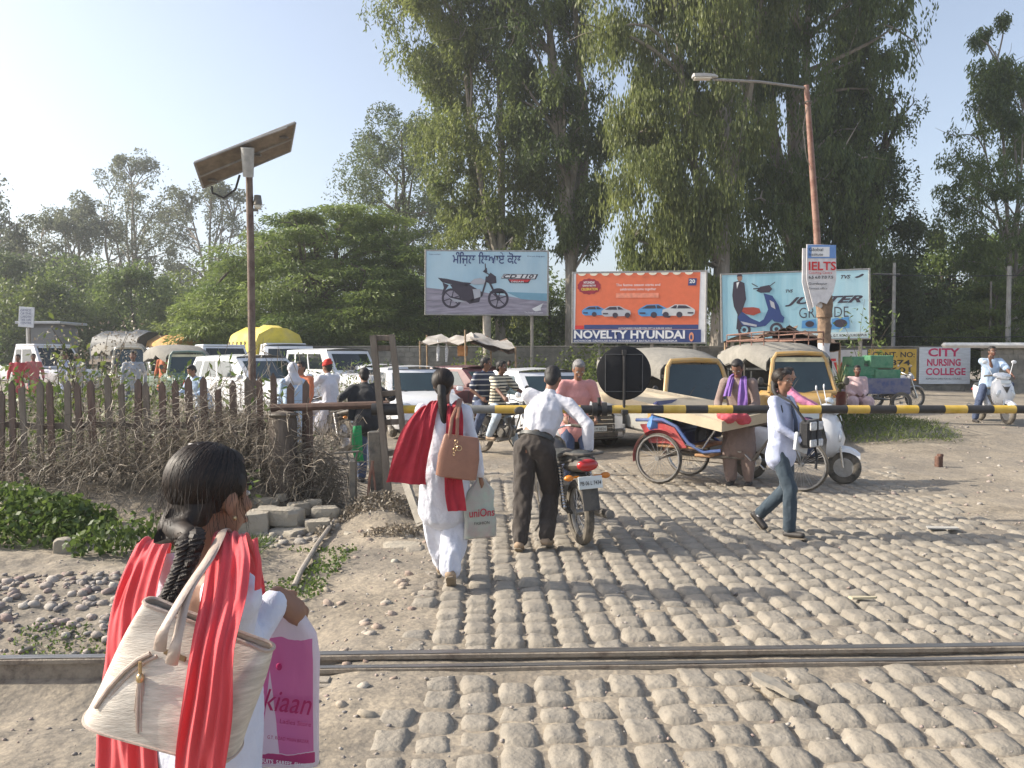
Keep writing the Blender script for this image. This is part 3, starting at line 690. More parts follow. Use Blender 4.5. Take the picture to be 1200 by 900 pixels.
ground_leaves('low_weeds', 1500, -3.2, -1.7, 4.75, 5.3, .05, .03, .018, ML_WEED, 6, None)
ground_leaves('verge_grass', 6000, 6.2, 9.0, 14.8, 17.4, .16, .13, .012, ML_BR, 7, lambda x, y, r: x < 8.4, 1.)
ground_leaves('tall_weeds', 14000, -16, -3.2, 11, 24, 1.0, .14, .05, ML_WEED, 8, None, .5, .5)
ground_leaves('dry_grass', 16000, -14, -2.6, 10, 20, .9, .30, .012, ML_DRY, 9, None, 1.2, .6)
ground_leaves('wall_weeds', 12000, -3.5, 4.6, 31, 34.2, 1.5, .16, .09, ML_BR, 10, lambda x, y, r: r.random(len(x)) < S(-3.5, 0, x))
ground_leaves('dry_leaves', 5000, -1.9, -.9, 7.6, 8.8, .12, .05, .02, ML_DRY, 11, None, 0, 2)
def sapling(u, Y, h, m, lab, seed, n=240, L=.12, Wd=.06):
    rng = np.random.default_rng(seed); b = gp(u, Y); t = thing('weed_plant', lab, 'plant', b, 0, 'tall weeds behind the picket fence'); mb = MB(); V_ = []
    for k in range(5):
        e = np.array([rng.normal() * .22 * h, rng.normal() * .2 * h, h * rng.uniform(.7, 1.05)]); q = limb_path(rng, (0, 0, 0), e, .05, 5); mb.tube(q, [.014 * (1 - i / 7) for i in range(6)], 5)
        i = rng.integers(1, 6, n // 5); P = np.array([np.array(q[j]) for j in i]) + rng.normal(size=(n // 5, 3)) * .10 * h ** .5; V_.append(leaves(rng, P, L, Wd, .25))
    mb.build('stem', MB_DK, t); v = np.concatenate(V_); npmesh('foliage', v, quads(len(v) // 4), m, t, np.repeat(np.clip(rng.normal(.6, .2, len(v) // 4), 0, 1), 4))
sapling(62, 12.5, 2.15, ML_BR, 'bright green weed standing tallest before the pickup', 1)
sapling(98, 12.8, 2.0, ML_DRY, 'dry grey weed right of the bright green one', 2, 700, .06, .03)
sapling(120, 13.5, 2.1, ML_DRY, 'dry grey weed before the green tempo', 3, 700, .06, .03)
sapling(18, 12, 1.5, ML_WEED, 'dark green weed at the far left behind the fence', 4, 300)
sapling(84, 11.5, 1.3, ML_WEED, 'short leafy weed between the two tall ones', 5, 300)
sapling(137, 12.2, 1.45, ML_BR, 'low yellow green weed left of the walking man', 6, 260)
sapling(682, 33.2, 2.3, ML_BR, 'climbing weed against the block wall under the orange board', 7, 300, .18, .1)
sapling(1014, 28, 3.4, ML_WEED, 'thin tall plant growing at the edge of the turquoise board', 8, 200, .2, .08)
# ================= walls, billboards, poles, barrier =================
MWALL = mat('wall_block', (.25, .235, .20), .95, .25, 1.6, .6, 25, col2=(.12, .115, .105), c2amt=.8, bdist=.02)
MWD = mat('wood_weathered', (.16, .13, .105), .9, .35, 6, .6, 40, stretch=(3, 3, .5), col2=(.22, .19, .155), c2amt=.6, bdist=.01)
MRD = mat('wood_reddish', (.15, .098, .078), .9, .3, 6, .5, 40, stretch=(3, 3, .5), col2=(.12, .105, .09), c2amt=.6, bdist=.01)
MRED = mat('paint_rust_red', (.20, .075, .05), .6, .25, 9, .2, 60, dust=.3)
MBLK = mat('paint_black', (.018, .018, .02), .5, .3, 10, .15, 60, dust=.05)
MSTL = mat('steel_grey', (.32, .32, .32), .45, .2, 12, .1, 60, metal=.6, dust=.3)
MDST = mat('steel_dark', (.09, .09, .09), .5, .3, 14, .2, 60, metal=.5, dust=.4)
def wall(name, label, x0, x1, y, top, m, bw=.42, bh=.21, skip=None):
    t = thing(name, label, 'wall', (0, y, 0)); zb = min(g1(x0, y), g1(x1, y)) - .3
    b = MB(); b.box(((x0 + x1) / 2, 0, (zb + top) / 2 - .03), (x1 - x0, .16, top - zb - .06), b=.01); b.build('core', MWALL, t)
    r = random.Random(3); c = MB(); z = top - bh; row = 0
    while z > -.1:
        x = x0 - (bw / 2 if row % 2 else 0)
        while x < x1:
            a, e = max(x, x0) + .008, min(x + bw, x1) - .008
            if e - a > .05: c.box(((a + e) / 2, -.085 - r.uniform(0, .012), z + bh / 2), (e - a, .03, bh - .018), b=.006)
            x += bw
        z -= bh; row += 1
    o = c.build('blocks', MWALL, t, smooth=False); o['kind'] = 'stuff'
    k = MB(); k.box(((x0 + x1) / 2, 0, top + .03), (x1 - x0, .26, .06), b=.012); k.build('coping', MWALL, t); return t
WL = W(575, 420, 35).x
wall('block_wall', 'long weathered concrete block wall closing the crossing behind the traffic', -12, 19.7, 35, 2.2, MWALL)
wall('block_wall', 'darker stretch of block wall at right behind the man on the scooter', 19.8, 34, 33.9, 2.1, MWALL)
b = MB(); b.box((0, 0, 0), (4.0, .3, .22), b=.09)
o = tag(b.build('white_coping', mat('white_wash', (.72, .70, .66), .8, .1, 5, .2, 40)), 'white rounded coping lying on the wall at right', 'coping'); o.location = (W(1160, 410, 33.6).x, 33.6, 2.27)
def sign(name, label, cat, x0, x1, z0, z1, y, col, rz=0, yb=0):
    t = thing(name, label, cat, ((x0 + x1) / 2, y, 0), rz); b = MB(); b.box((0, 0, (z0 + z1) / 2), (x1 - x0, .03, z1 - z0), b=.004)
    b.build('panel', col, t); return t
PW = lambda n, c, **k: mat(n, c, .75, .06, 3, .1, 40, **k)
MRDP = PW('print_red', (.62, .035, .04)); MBLP = PW('print_black', (.02, .02, .025)); MWHP = PW('print_white', (.78, .78, .78)); MMAG = PW('print_magenta', (.55, .03, .12))
def px2(u, v, Y): p = W(u, v, Y); return p.x, p.z
x0, z1 = px2(1078, 407, 34.8); x1, z0 = px2(1137, 450, 34.8)
t = sign('painted_sign', 'white painted wall sign reading CITY NURSING COLLEGE in red', 'wall sign', x0, x1, z0, z1, 34.84, mat('sign_whitewash', (.62, .66, .70), .85, .12, 2, .3, 12, stretch=(1, 1, 6)))
w_, h_ = x1 - x0, z1 - z0; M_ = -.017
for s_, zz, ww, hh, c in (('CITY', .76, .62, .30, MMAG), ('NURSING', .50, .66, .26, MMAG), ('COLLEGE', .25, .78, .26, MMAG), ('ADMISSION OPEN FOR ALL COURSES', .12, .7, .07, MBLP)):
    text(s_, h_ * hh, c, t, (-w_ * (.02 if s_ != 'COLLEGE' else -.02), M_, z0 + h_ * zz), width=w_ * ww, bold=.03 if hh > .1 else .0, align='CENTER', depth=.004)
x0, z1 = px2(1018, 409, 34.8); x1, z0 = px2(1074, 445, 34.8)
t = sign('painted_sign', 'ochre painted wall sign with a black contact number', 'wall sign', x0, x1, z0, z1, 34.84, mat('sign_ochre', (.55, .36, .06), .85, .2, 2, .3, 12)); w_, h_ = x1 - x0, z1 - z0
for s_, zz, ww in (('CONT. NO:', .72, .88), ('97874', .46, .7), ('79601', .22, .72), ('23027', -.02, .72)):
    text(s_, h_ * .24, MBLP, t, (w_ * .02, M_, z0 + h_ * zz + .02), width=w_ * ww, bold=.02, align='CENTER')
x0, z1 = px2(950, 410, 34.8); x1, z0 = px2(1016, 447, 34.8)
t = sign('painted_sign', 'white painted wall sign with big red letters half hidden behind the pole', 'wall sign', x0, x1, z0, z1, 34.84, mat('sign_offwhite', (.6, .58, .58), .85, .12, 2, .3, 12)); w_, h_ = x1 - x0, z1 - z0
text('EL', h_ * .5, MRDP, t, (-w_ * .45, M_, z0 + h_ * .66), width=w_ * .4, bold=.04); text('W WE', h_ * .5, MRDP, t, (-w_ * .45, M_, z0 + h_ * .24), width=w_ * .8, bold=.05); text('S PACK', h_ * .2, MBLP, t, (-w_ * .4, M_, z0 + h_ * .03), width=w_ * .5, bold=.02)

# ---- billboards ----
def billboard(label, c0, c1, zt, zb, Y, posts, base_m, dy=0, group='roadside billboards', tilt=0):
    "c0, c1: pixel u of both ends; zt/zb pixel v pairs; returns thing with local frame: x 0..1 , z 0..1 mapped by P()"
    xa, xb = W(c0, 420, Y).x, W(c1, 420, Y + dy).x; za = W(c0, zt, Y).z; zc = W(c0, zb, Y).z
    rz = math.atan2(dy, xb - xa); wd = math.hypot(xb - xa, dy); t = thing('billboard', label, 'billboard', ((xa + xb) / 2, Y + dy / 2, 0), rz, group)
    h = za - zc; T = Matrix.Rotation(tilt, 3, 'Y'); cz = (za + zc) / 2
    b = MB(); b.box((0, 0, cz), (wd, .06, h), b=.01, rot=T); b.build('panel', base_m, t)
    fr = MB()
    for sx in (-1, 1): fr.box(T @ Vector((sx * wd / 2, .02, 0)) + Vector((0, 0, cz)), (.07, .14, h + .07), b=.01, rot=T)
    for sz in (-1, 1): fr.box(T @ Vector((0, .02, sz * h / 2)) + Vector((0, 0, cz)), (wd, .13, .06), b=.01, rot=T)
    for k in range(5): fr.box(T @ Vector((-wd / 2 + wd * (k + .5) / 5, .07, 0)) + Vector((0, 0, cz)), (.05, .05, h), b=.01, rot=T)
    fr.build('frame', MSTL, t)
    for (px, r) in posts: p = MB(); p.cyl((px * wd, .14, -.2 + g1(0, 34) * 0), (px * wd, .14, za - .1), r, n=14); p.build('post', mat('post_steel', (.33, .30, .26), .7, .2, 4, .2, 30, dust=.4), t)
    def P(x, z, d=0.034): v = T @ Vector(((x - .5) * wd, 0, (z - .5) * h)); return Vector((v.x, -d, v.z + cz))
    return t, P, wd, h, T
def pl(P, name, polys, m, t, d=.036, label=None):
    for k, q in enumerate(polys):
        b = MB(); n = len(q); a = [P(x, z, d + .002 * (k % 6)) for x, z in q]; b.add(a, [tuple(range(n))])
        o = b.build(name, m, t, smooth=False)
    return o
def circ(cx, cz, rx, rz_, n=20, a0=0, a1=360): return [(cx + rx * cos(R(a0 + (a1 - a0) * i / (n if a1 - a0 == 360 else n - 1))), cz + rz_ * sin(R(a0 + (a1 - a0) * i / (n if a1 - a0 == 360 else n - 1)))) for i in range(n)]
def ringp(P, cx, cz, ro, ri, asp, n=26, d=.044):
    a = [P(cx + ro * cos(2 * pi * i / n), cz + ro * asp * sin(2 * pi * i / n), d) for i in range(n)]
    c = [P(cx + ri * cos(2 * pi * i / n), cz + ri * asp * sin(2 * pi * i / n), d) for i in range(n)]
    return a + c, [(i, (i + 1) % n, (i + 1) % n + n, i + n) for i in range(n)]
def stroke(P, pts, wdt, asp, d=.05):
    "thick polyline in board coordinates"
    vs, fs = [], []
    for (x0, z0), (x1, z1) in zip(pts[:-1], pts[1:]):
        dx, dz = x1 - x0, (z1 - z0) / asp; L = math.hypot(dx, dz) or 1; nx_, nz_ = -dz / L * wdt / 2, dx / L * wdt / 2 * asp
        k = len(vs); vs += [P(x0 + nx_, z0 + nz_, d), P(x1 + nx_, z1 + nz_, d), P(x1 - nx_, z1 - nz_, d), P(x0 - nx_, z0 - nz_, d)]; fs.append((k, k + 1, k + 2, k + 3)[::-1])
    return vs, fs
def txt(P, T, t, s, size, m, x, z, width, h, wd, bold=0, al='LEFT', d=.05, shear=0):
    o = P(x, z, d); return text(s, size * h, m, t, o, (T @ Vector((1, 0, 0))), (T @ Vector((0, 0, 1))), bold, width * wd, al, shear, depth=0)
MB1 = mat('board_sky_blue', (.40, .60, .72), .6, .10, .5, .05, 20, stretch=(1, 1, .6), col2=(.55, .70, .76), c2amt=.8)
MB2 = PW('board_orange', (.72, .16, .07)); MB3 = mat('board_turquoise', (.30, .56, .66), .55, .12, .6, .05, 20, stretch=(2.2, 1, .25), col2=(.52, .72, .78), c2amt=.8)
MNAVY = PW('print_navy', (.035, .06, .19)); MSAND = mat('print_sand', (.32, .29, .35), .6, .3, 3, stretch=(.4, 1, 4)); MSEA = PW('print_sea', (.20, .40, .52)); MGRYP = PW('print_grey', (.45, .46, .5)); MDKP = PW('print_dark', (.05, .04, .06)); MLB = PW('print_lightblue', (.10, .30, .58)); MCRM = PW('print_cream', (.8, .74, .6))
# 1: motorcycle board
t, P, wd, h, T = billboard('blue motorcycle billboard with Punjabi headline, leftmost of the three', 499, 642, 294, 369, 33.5, [(.0, .17), (.37, .07)], MB1, 0, tilt=R(.4))
asp = wd / h
pl(P, 'printed_shore', [[(0, 0), (1, 0), (1, .22), (.75, .27), (.45, .36), (.2, .38), (0, .42)]], MSAND, t, .036); pl(P, 'printed_sea', [[(.66, .36), (1, .34), (1, .22), (.78, .25)]], MSEA, t, .040)
m1 = MB()
for cx, rr_ in ((.215, .082), (.595, .085)):
    v, f = ringp(P, cx, .255, rr_, rr_ * .78, asp); m1.add(v, f)
    for k in range(6): v, f = stroke(P, [(cx, .255), (cx + rr_ * .85 * cos(k * pi / 3 + .3), .255 + rr_ * .85 * asp * sin(k * pi / 3 + .3))], .008, asp, .046); m1.add(v, f)
    m1.add([P(x, z, .047) for x, z in circ(cx, .255, .018, .018 * asp, 12)], [tuple(range(12))])
for q in ([(.10, .575), (.17, .56), (.30, .51), (.36, .50), (.42, .54), (.34, .45), (.22, .47), (.14, .50)], [(.14, .5), (.19, .46), (.17, .40), (.13, .30), (.15, .42)], [(.20, .47), (.36, .47), (.46, .36), (.44, .20), (.36, .17), (.30, .26), (.24, .35)], [(.50, .58), (.53, .66), (.575, .60), (.58, .50), (.53, .48), (.49, .52)], [(.47, .68), (.50, .74), (.505, .66)], [(.52, .36), (.60, .40), (.66, .34), (.62, .38), (.55, .34)]):
    m1.add([P(x, z, .042) for x, z in q], [tuple(range(len(q)))])
for pts, ww in (([(.51, .56), (.55, .40), (.595, .255)], .016), ([(.50, .60), (.49, .50), (.46, .30), (.36, .20)], .014), ([(.47, .68), (.53, .62)], .008), ([(.215, .255), (.40, .22)], .02), ([(.49, .66), (.487, .80)], .008)): v, f = stroke(P, pts, ww, asp, .049); m1.add(v, f)
m1.build('printed_motorcycle', MDKP, t, smooth=False)
pl(P, 'printed_tank', [[(.36, .50), (.40, .56), (.45, .575), (.49, .54), (.48, .48), (.40, .47)], [(.19, .27), (.30, .22), (.33, .19), (.24, .20)], [(.385, .40), (.45, .40), (.45, .28), (.40, .25)]], MGRYP, t, .054)
txt(P, T, t, 'ਮੰਿਜ਼ਲ ਿਲਆਏ ਕੋਲ', .20, MNAVY, .22, .80, .56, h, wd, .01)
lg = pl(P, 'printed_badge', [[(.615, .57), (.64, .64), (.92, .64), (.90, .56)], [(.67, .56), (.86, .56), (.84, .50), (.69, .50)]], MDKP, t, .042)
pl(P, 'printed_badge', [[(.62, .58), (.645, .632), (.905, .632), (.89, .57)]], MWHP, t, .047); txt(P, T, t, 'CD 110', .075, MDKP, .635, .578, .25, h, wd, .03, d=.054, shear=.3)
pl(P, 'printed_badge', [[(.68, .555), (.86, .555), (.83, .515), (.70, .515)]], MRDP, t, .048); txt(P, T, t, 'DREAM', .04, MWHP, .70, .507, .1, h, wd, .01, d=.058)
pl(P, 'printed_wing', [[(.87, .10), (.965, .19), (.94, .12), (.945, .075), (.90, .06), (.885, .075)], [(.88, .085), (.955, .15), (.93, .085)]], MWHP, t, .046)
txt(P, T, t, 'The Power of Dreams', .035, MWHP, .81, .03, .15, h, wd, 0); txt(P, T, t, 'Dreams on wheels', .03, MNAVY, .03, .93, .09, h, wd, 0); txt(P, T, t, 'It\'s a sure thing again', .03, MNAVY, .83, .91, .14, h, wd, 0)
# 2: orange board
t, P, wd, h, T = billboard('orange car dealer billboard reading NOVELTY HYUNDAI, middle of the three', 671, 827, 320, 402, 32.5, [(-.3, .07), (.1, .07), (.42, .07)], MWHP, -.9, tilt=R(.3)); asp = wd / h
pl(P, 'printed_field', [[(.02, .19), (.945, .19), (.955, .985), (.025, .985)]], MB2, t); pl(P, 'printed_band', [[(.0, .0), (.965, .0), (.965, .185), (0, .185)], [(.09, .195), (.945, .195), (.945, .255), (.09, .255)]], MNAVY, t, .042)
pl(P, 'printed_scallops', [circ(.07 + k * .089, .985, .03, .035, 10, 180, 360) for k in range(10)], MCRM, t, .046)
txt(P, T, t, 'NOVELTY HYUNDAI', .155, MWHP, .012, .065, .835, h, wd, .035); txt(P, T, t, 'SHOWROOM: DALHOUSIE ROAD, PATHANKOT & BATALA ROAD, GURDASPUR', .038, MWHP, .012, .015, .78, h, wd, .01); txt(P, T, t, 'AUTHORISED DEALER FOR CITY & SUBURB AREAS', .03, MWHP, .35, .195, .4, h, wd, .01, d=.056)
pl(P, 'printed_emblem', [circ(.895, .085, .018, .065, 12)], mat('print_peach', (.85, .35, .2), .7), t, .048); pl(P, 'printed_emblem', [circ(.893, .08, .008, .035, 10)], MNAVY, t, .055)
pl(P, 'printed_seal', [[(.125 + (.085 + .006 * (k % 2)) * cos(2 * pi * k / 28), .80 + (.105 + .012 * (k % 2)) * sin(2 * pi * k / 28)) for k in range(28)]], mat('print_maroon', (.30, .02, .04), .7), t, .042)
txt(P, T, t, 'HYUNDAI', .05, MWHP, .085, .84, .08, h, wd, .02); txt(P, T, t, 'GRAND FESTIVE', .035, MWHP, .075, .80, .10, h, wd, .02); txt(P, T, t, 'CELEBRATION', .05, PW('print_yellow', (.85, .65, .1)), .065, .745, .125, h, wd, .02)
txt(P, T, t, 'The festive season starts and', .05, MWHP, .33, .80, .33, h, wd, .005); txt(P, T, t, 'celebrations come together', .05, MWHP, .36, .74, .27, h, wd, .005)
pl(P, 'printed_panel', [[(.33, .635), (.65, .635), (.65, .70), (.33, .70)]], mat('print_coral', (.78, .28, .18), .7), t, .043); pl(P, 'printed_seal', [[(.865, .80), (.925, .80), (.93, .90), (.87, .90)]], MNAVY, t, .044); txt(P, T, t, '20', .07, MWHP, .875, .835, .042, h, wd, .03)
pl(P, 'printed_panel', [[(.02, .195), (.085, .195), (.085, .245), (.02, .245)]], MRDP, t, .047)
def printcar(cx, cz, s, m, flip, d):
    f = -1 if flip else 1; q = lambda L: [(cx + f * x * s, cz + z * s * asp * .8) for x, z in L]
    pl(P, 'printed_car', [q([(-.5, -.14), (-.52, .02), (-.45, .10), (-.25, .24), (.12, .26), (.34, .12), (.52, .04), (.54, -.12), (.4, -.2), (-.4, -.22)])], m, t, d)
    pl(P, 'printed_glass', [q([(-.40, .09), (-.22, .21), (.02, .22), (.05, .09)]), q([(.08, .09), (.06, .22), (.13, .22), (.28, .10)]), q([(-.47, -.06), (-.28, -.06), (-.28, -.12), (-.46, -.12)])], MDKP, t, d + .004)
    pl(P, 'printed_wheel', [[(cx + f * a * s + .1 * s * cos(k), cz - .16 * s * asp * .8 + .12 * s * asp * .8 * sin(k)) for k in np.linspace(0, 2 * pi, 12)[:-1]] for a in (-.02, .42)], MDKP, t, d + .004)
printcar(.17, .45, .19, MLB, False, .048); printcar(.33, .44, .21, MGRYP, False, .056); printcar(.62, .45, .24, MLB, False, .048); printcar(.80, .45, .23, PW('print_silver', (.6, .6, .6)), True, .056)
# 3: turquoise board
t, P, wd, h, T = billboard('turquoise scooter billboard with a suited figure, rightmost of the three', 845, 1018, 320, 399, 31.5, [(-.42, .07), (.45, .07)], MB3, -.9, tilt=R(-1.2)); asp = wd / h
pl(P, 'printed_suit_figure', [[(.085, .88), (.125, .90), (.16, .86), (.17, .62), (.15, .50), (.14, .36), (.135, .18), (.10, .18), (.11, .40), (.085, .52), (.075, .68)]], MDKP, t, .042)
pl(P, 'printed_head', [circ(.128, .935, .018, .045, 12)], mat('print_skin', (.35, .2, .14), .7), t, .046); pl(P, 'printed_hair', [[(.108, .95), (.112, .99), (.14, .995), (.148, .955), (.135, .965), (.115, .96)], ], MDKP, t, .05); pl(P, 'printed_shirt', [[(.105, .87), (.125, .88), (.108, .78)]], MWHP, t, .05)
m1 = MB(); 
for cx in (.155, .375):
    v, f = ringp(P, cx, .17, .045, .027, asp); m1.add(v, f); m1.add([P(x, z, .047) for x, z in circ(cx, .17, .014, .014 * asp, 12)], [tuple(range(12))])
for q in ([(.24, .74), (.27, .80), (.33, .82), (.35, .76), (.33, .71), (.27, .71)], ): m1.add([P(x, z, .043) for x, z in q], [tuple(range(len(q)))])
for pts, ww in (([(.29, .78), (.22, .77)], .008), ([(.33, .8), (.37, .86)], .006), ([(.25, .8), (.21, .85)], .006)): v, f = stroke(P, pts, ww, asp, .05); m1.add(v, f)
m1.build('printed_scooter', MDKP, t, smooth=False)
pl(P, 'printed_scooter_body', [[(.29, .70), (.35, .66), (.39, .52), (.41, .38), (.36, .34), (.30, .22), (.22, .20), (.14, .24), (.11, .36), (.14, .44), (.20, .34), (.26, .28), (.29, .32), (.32, .46)], [(.33, .36), (.40, .40), (.43, .34), (.42, .26), (.36, .28)]], PW('print_blue', (.03, .06, .2)), t, .050)
pl(P, 'printed_seat', [[(.14, .44), (.15, .50), (.22, .50), (.26, .48), (.27, .42), (.22, .38), (.17, .40)]], PW('print_brick', (.35, .06, .04)), t, .058); pl(P, 'printed_trim', [[(.13, .30), (.24, .24), (.24, .21), (.15, .25)], [(.33, .60), (.36, .56), (.37, .46), (.34, .5)]], MGRYP, t, .060)
for s_, sz, m_, x, z, ww, bo, sh in (('TVS', .06, MDKP, .44, .70, .05, .03, .3), ('JUPITER', .135, MDKP, .435, .53, .52, .035, .45), ('GRANDE', .22, MDKP, .53, .32, .33, -.008, 0), ('TVS', .07, MDKP, .81, .875, .065, .03, .3), ('GILL MOTORS, G.T. ROAD, GURDASPUR', .05, MDKP, .62, .035, .36, .02, 0)):
    txt(P, T, t, s_, sz, m_, x, z, ww, h, wd, bo, d=.052, shear=sh)
pl(P, 'printed_horse', [[(.90, .89), (.93, .91), (.95, .935), (.965, .93), (.955, .905), (.935, .885), (.915, .875)]], MDKP, t, .05)
pl(P, 'printed_strip', [[(.58, 0.02), (.985, 0.02), (.985, .10), (.58, .10)]], PW('print_pale', (.62, .72, .72)), t, .038); pl(P, 'printed_lamp', [[(.545, .17), (.65, .17), (.64, .30), (.55, .28)], [(.74, .14), (.865, .16), (.865, .32), (.75, .30)]], MLB, t, .05); pl(P, 'printed_lamp', [circ(.805, .23, .045, .06, 14), circ(.6, .23, .03, .045, 14)], MDKP, t, .056)

# ---- street lamp on the right with posters ----
q = W(965, 420, 17.4); L0 = (q.x, 17.4, g1(q.x, 17.4))
t = thing('street_lamp', 'tall red street lamp with arm reaching left and posters tied to its pole', 'street lamp', L0)
def rel(u, v, Y): p = W(u, v, Y); return p - Vector(L0)
b = MB(); b.tube([(0.05, 0, -.3), rel(964, 400, 17.4), rel(957, 270, 17.4), rel(945, 100, 17.4)], [.085, .08, .072, .055], 12); b.build('pole', MRED, t)
b = MB(); a, e = rel(945, 103, 17.4), rel(836, 93, 17.2); b.tube([a, a.lerp(e, .5) + Vector((0, 0, .04)), e], .03, 8); b.build('arm', MSTL, t)
b = MB(); c = rel(831, 91, 17.2); b.loft([[c + Vector((x, y, z)) for y, z in ((-.10 * s, .0), (-.09 * s, .07 * s), (0, .10 * s), (.09 * s, .07 * s), (.10 * s, 0), (0, -.03 * s))] for x, s in ((-.36, .5), (-.33, .95), (-.1, 1), (.1, .8), (.18, .4))]); hd = b.build('lamp_head', mat('lamp_housing', (.5, .5, .48), .5, .1, 8, dust=.3), t)
b = MB(); b.box(c + Vector((-.14, 0, -.02)), (.36, .16, .04), b=.012); b.build('diffuser', mat('lamp_diffuser', (.75, .7, .6), .3, .05), hd)
b = MB(); b.torus(rel(947, 120, 17.32), (0, 0, 1), .07, .015, 14, 5); b.tube([rel(946, 125, 17.3), rel(941, 150, 17.28), rel(945, 185, 17.3), rel(952, 200, 17.3)], .008, 5); b.build('cable', MDST, t)
def wrapper(name, u0, u1, v0, v1, r, col, label, k=1, dx=0, seed=0):
    c0 = rel((u0 + u1) / 2, v0, 17.4); c1 = rel((u0 + u1) / 2, v1, 17.4); b = MB(); n = 14; rings = []
    for i in range(7):
        p = c0.lerp(c1, i / 6); rings.append([p + Vector((r * (1 + .10 * sin(i * 2 + j + seed)) * cos(2 * pi * j / n), r * .9 * (1 + .10 * sin(i * 1.3 + j * 2 + seed)) * sin(2 * pi * j / n), 0)) for j in range(n)])
    b.loft(rings); o = b.build(name, col, t, label=label); return o
wrapper('bandage', 957, 975, 330, 372, .17, mat('sacking_brown', (.22, .15, .10), .95, .3, 9, .6, 30), 'brown crumpled sacking')
wrapper('bandage', 958, 974, 372, 402, .14, mat('sacking_brown', (.22, .15, .10)), 'brown crumpled sacking', seed=3)
wrapper('poster', 958, 973, 402, 428, .12, mat('poster_white', (.68, .66, .66), .7, .1, 10), 'white paper wrap', seed=1)
wrapper('poster', 962, 975, 428, 446, .115, mat('poster_green', (.12, .42, .24), .7, .1, 10), 'green paper wrap', seed=2)
wrapper('poster', 964, 978, 446, 490, .12, mat('poster_torn', (.38, .38, .38), .8, .35, 14, .3, 40, col2=(.12, .12, .12)), 'torn grey posters', seed=4)
b = MB(); c = rel(952, 320, 17.22)
sh = [(-.0, .72), (.62, .70), (.64, .0), (.58, -.30), (.44, -.55), (.30, -.50), (.16, -.62), (.06, -.25), (0, 0)]
b.prism([(x - .08, z) for x, z in sh], rel(949, 326, 17.2), (1, 0, 0), (0, 0, 1), .02); b.prism([(x - .18, z - .05) for x, z in sh], rel(949, 328, 17.26), (1, .15, 0), (0, 0, 1), .02)
ps = b.build('poster_board', mat('poster_white', (.68, .66, .66)), t, smooth=False, label='white placards tied to the pole')
O = rel(949, 326, 17.2) + Vector((-.08, -.03, 0))
b = MB(); b.prism([(.02, .42), (.62, .42), (.62, .70), (.02, .70)], O + Vector((0, .006, 0)), (1, 0, 0), (0, 0, 1), .004); b.build('printed_field', PW('print_sky', (.16, .30, .6)), ps)
b = MB(); b.prism([(.10, .45), (.48, .45), (.48, .66), (.10, .66)], O + Vector((0, 0, 0)), (1, 0, 0), (0, 0, 1), .004); b.build('printed_field', MWHP, ps)
for s_, z, sz, ww, mm, bo in (('Global', .57, .10, .30, MBLP, 0), ('Institute', .47, .09, .3, MBLP, 0), ('IELTS', .17, .25, .58, MRDP, .02), ('Coaching Centre', .09, .07, .5, MRDP, 0), ('6.5 6.0 7.0 7.5', -.01, .08, .52, MBLP, .02), ('Gurdaspur', -.14, .07, .4, MBLP, 0), ('Contact office', -.24, .06, .4, MBLP, 0)):
    text(s_, sz, mm, ps, O + Vector((.04, -.008, z)), width=ww, bold=bo, depth=.004)
# ---- solar lamp, left ----
q = W(296, 470, 12.2); L0 = (q.x, 12.2, g1(q.x, 12.2)); t = thing('solar_lamp', 'dark solar street lamp post with tilted panel seen from below', 'solar lamp', L0)
b = MB(); b.tube([(0, 0, -.3), rel(294, 300, 12.2), rel(292, 207, 12.2), rel(291, 200, 11.9)], [.058, .055, .052, .05], 12); b.build('pole', mat('post_darkred', (.10, .055, .045), .7, .2, 12, .2, 60, dust=.3), t)
b = MB(); b.tube([rel(291, 207, 11.75), rel(290, 173, 11.62)], [.075, .095], 14); b.build('battery_box', mat('galvanised', (.42, .42, .40), .5, .15, 12, .1, 60), t)
A, B, C_, D = rel(228, 191, 11.6), rel(346, 144, 11.6), rel(340, 177, 12.15), rel(238, 220, 12.15)
# panel: far edge high, near edge low
def quadbox(A, B, C_, D, th, m, name, par):
    n = (B - A).cross(D - A).normalized() * th; b = MB(); b.add([A, B, C_, D, A + n, B + n, C_ + n, D + n], [(0, 1, 2, 3), (7, 6, 5, 4), (0, 4, 5, 1), (1, 5, 6, 2), (2, 6, 7, 3), (3, 7, 4, 0)]); return b.build(name, m, par, smooth=False)
MPB = mat('panel_back', (.24, .20, .155), .8, .25, 6, .2, 40, col2=(.12, .095, .08))
pn = quadbox(A, B, C_, D, .03, MPB, 'solar_panel', t)
b = MB()
for p0, p1 in ((A, B), (B, C_), (C_, D), (D, A), (A.lerp(D, .55), B.lerp(C_, .55))): b.tube([p0, p1], .018, 6)
b.tube([A.lerp(B, .93) + Vector((0, -.05, -.04)), A.lerp(B, .55) + Vector((0, -.2, -.08))], .012, 5)
b.build('panel_frame', MSTL, t)
for f1, f2 in ((.12, .8), (.62, .55), (.9, .3)): b = MB(); c = A.lerp(B, f1).lerp(D.lerp(C_, f1), f2); b.box(c + Vector((0, 0, -.03)), (.12, .05, .03), b=.006); b.build('junction_box', MDST, t)
b = MB(); b.tube([rel(281, 205, 12.1), rel(276, 222, 12.1), rel(262, 232, 12.1), rel(249, 226, 12.1), rel(248, 218, 12.1)], .017, 7); b.build('cable', MBLK, t)
b = MB(); b.tube([rel(302, 229, 12.2), rel(302, 240, 12.2)], [.05, .07], 12); b.box(rel(296, 246, 12.2), (.16, .05, .04)); lh = b.build('lamp_head', MDST, t)
b = MB(); b.ell(rel(302, 242, 12.2), (.055, .055, .045)); b.build('diffuser', mat('lamp_diffuser', (.75, .7, .6)), lh)

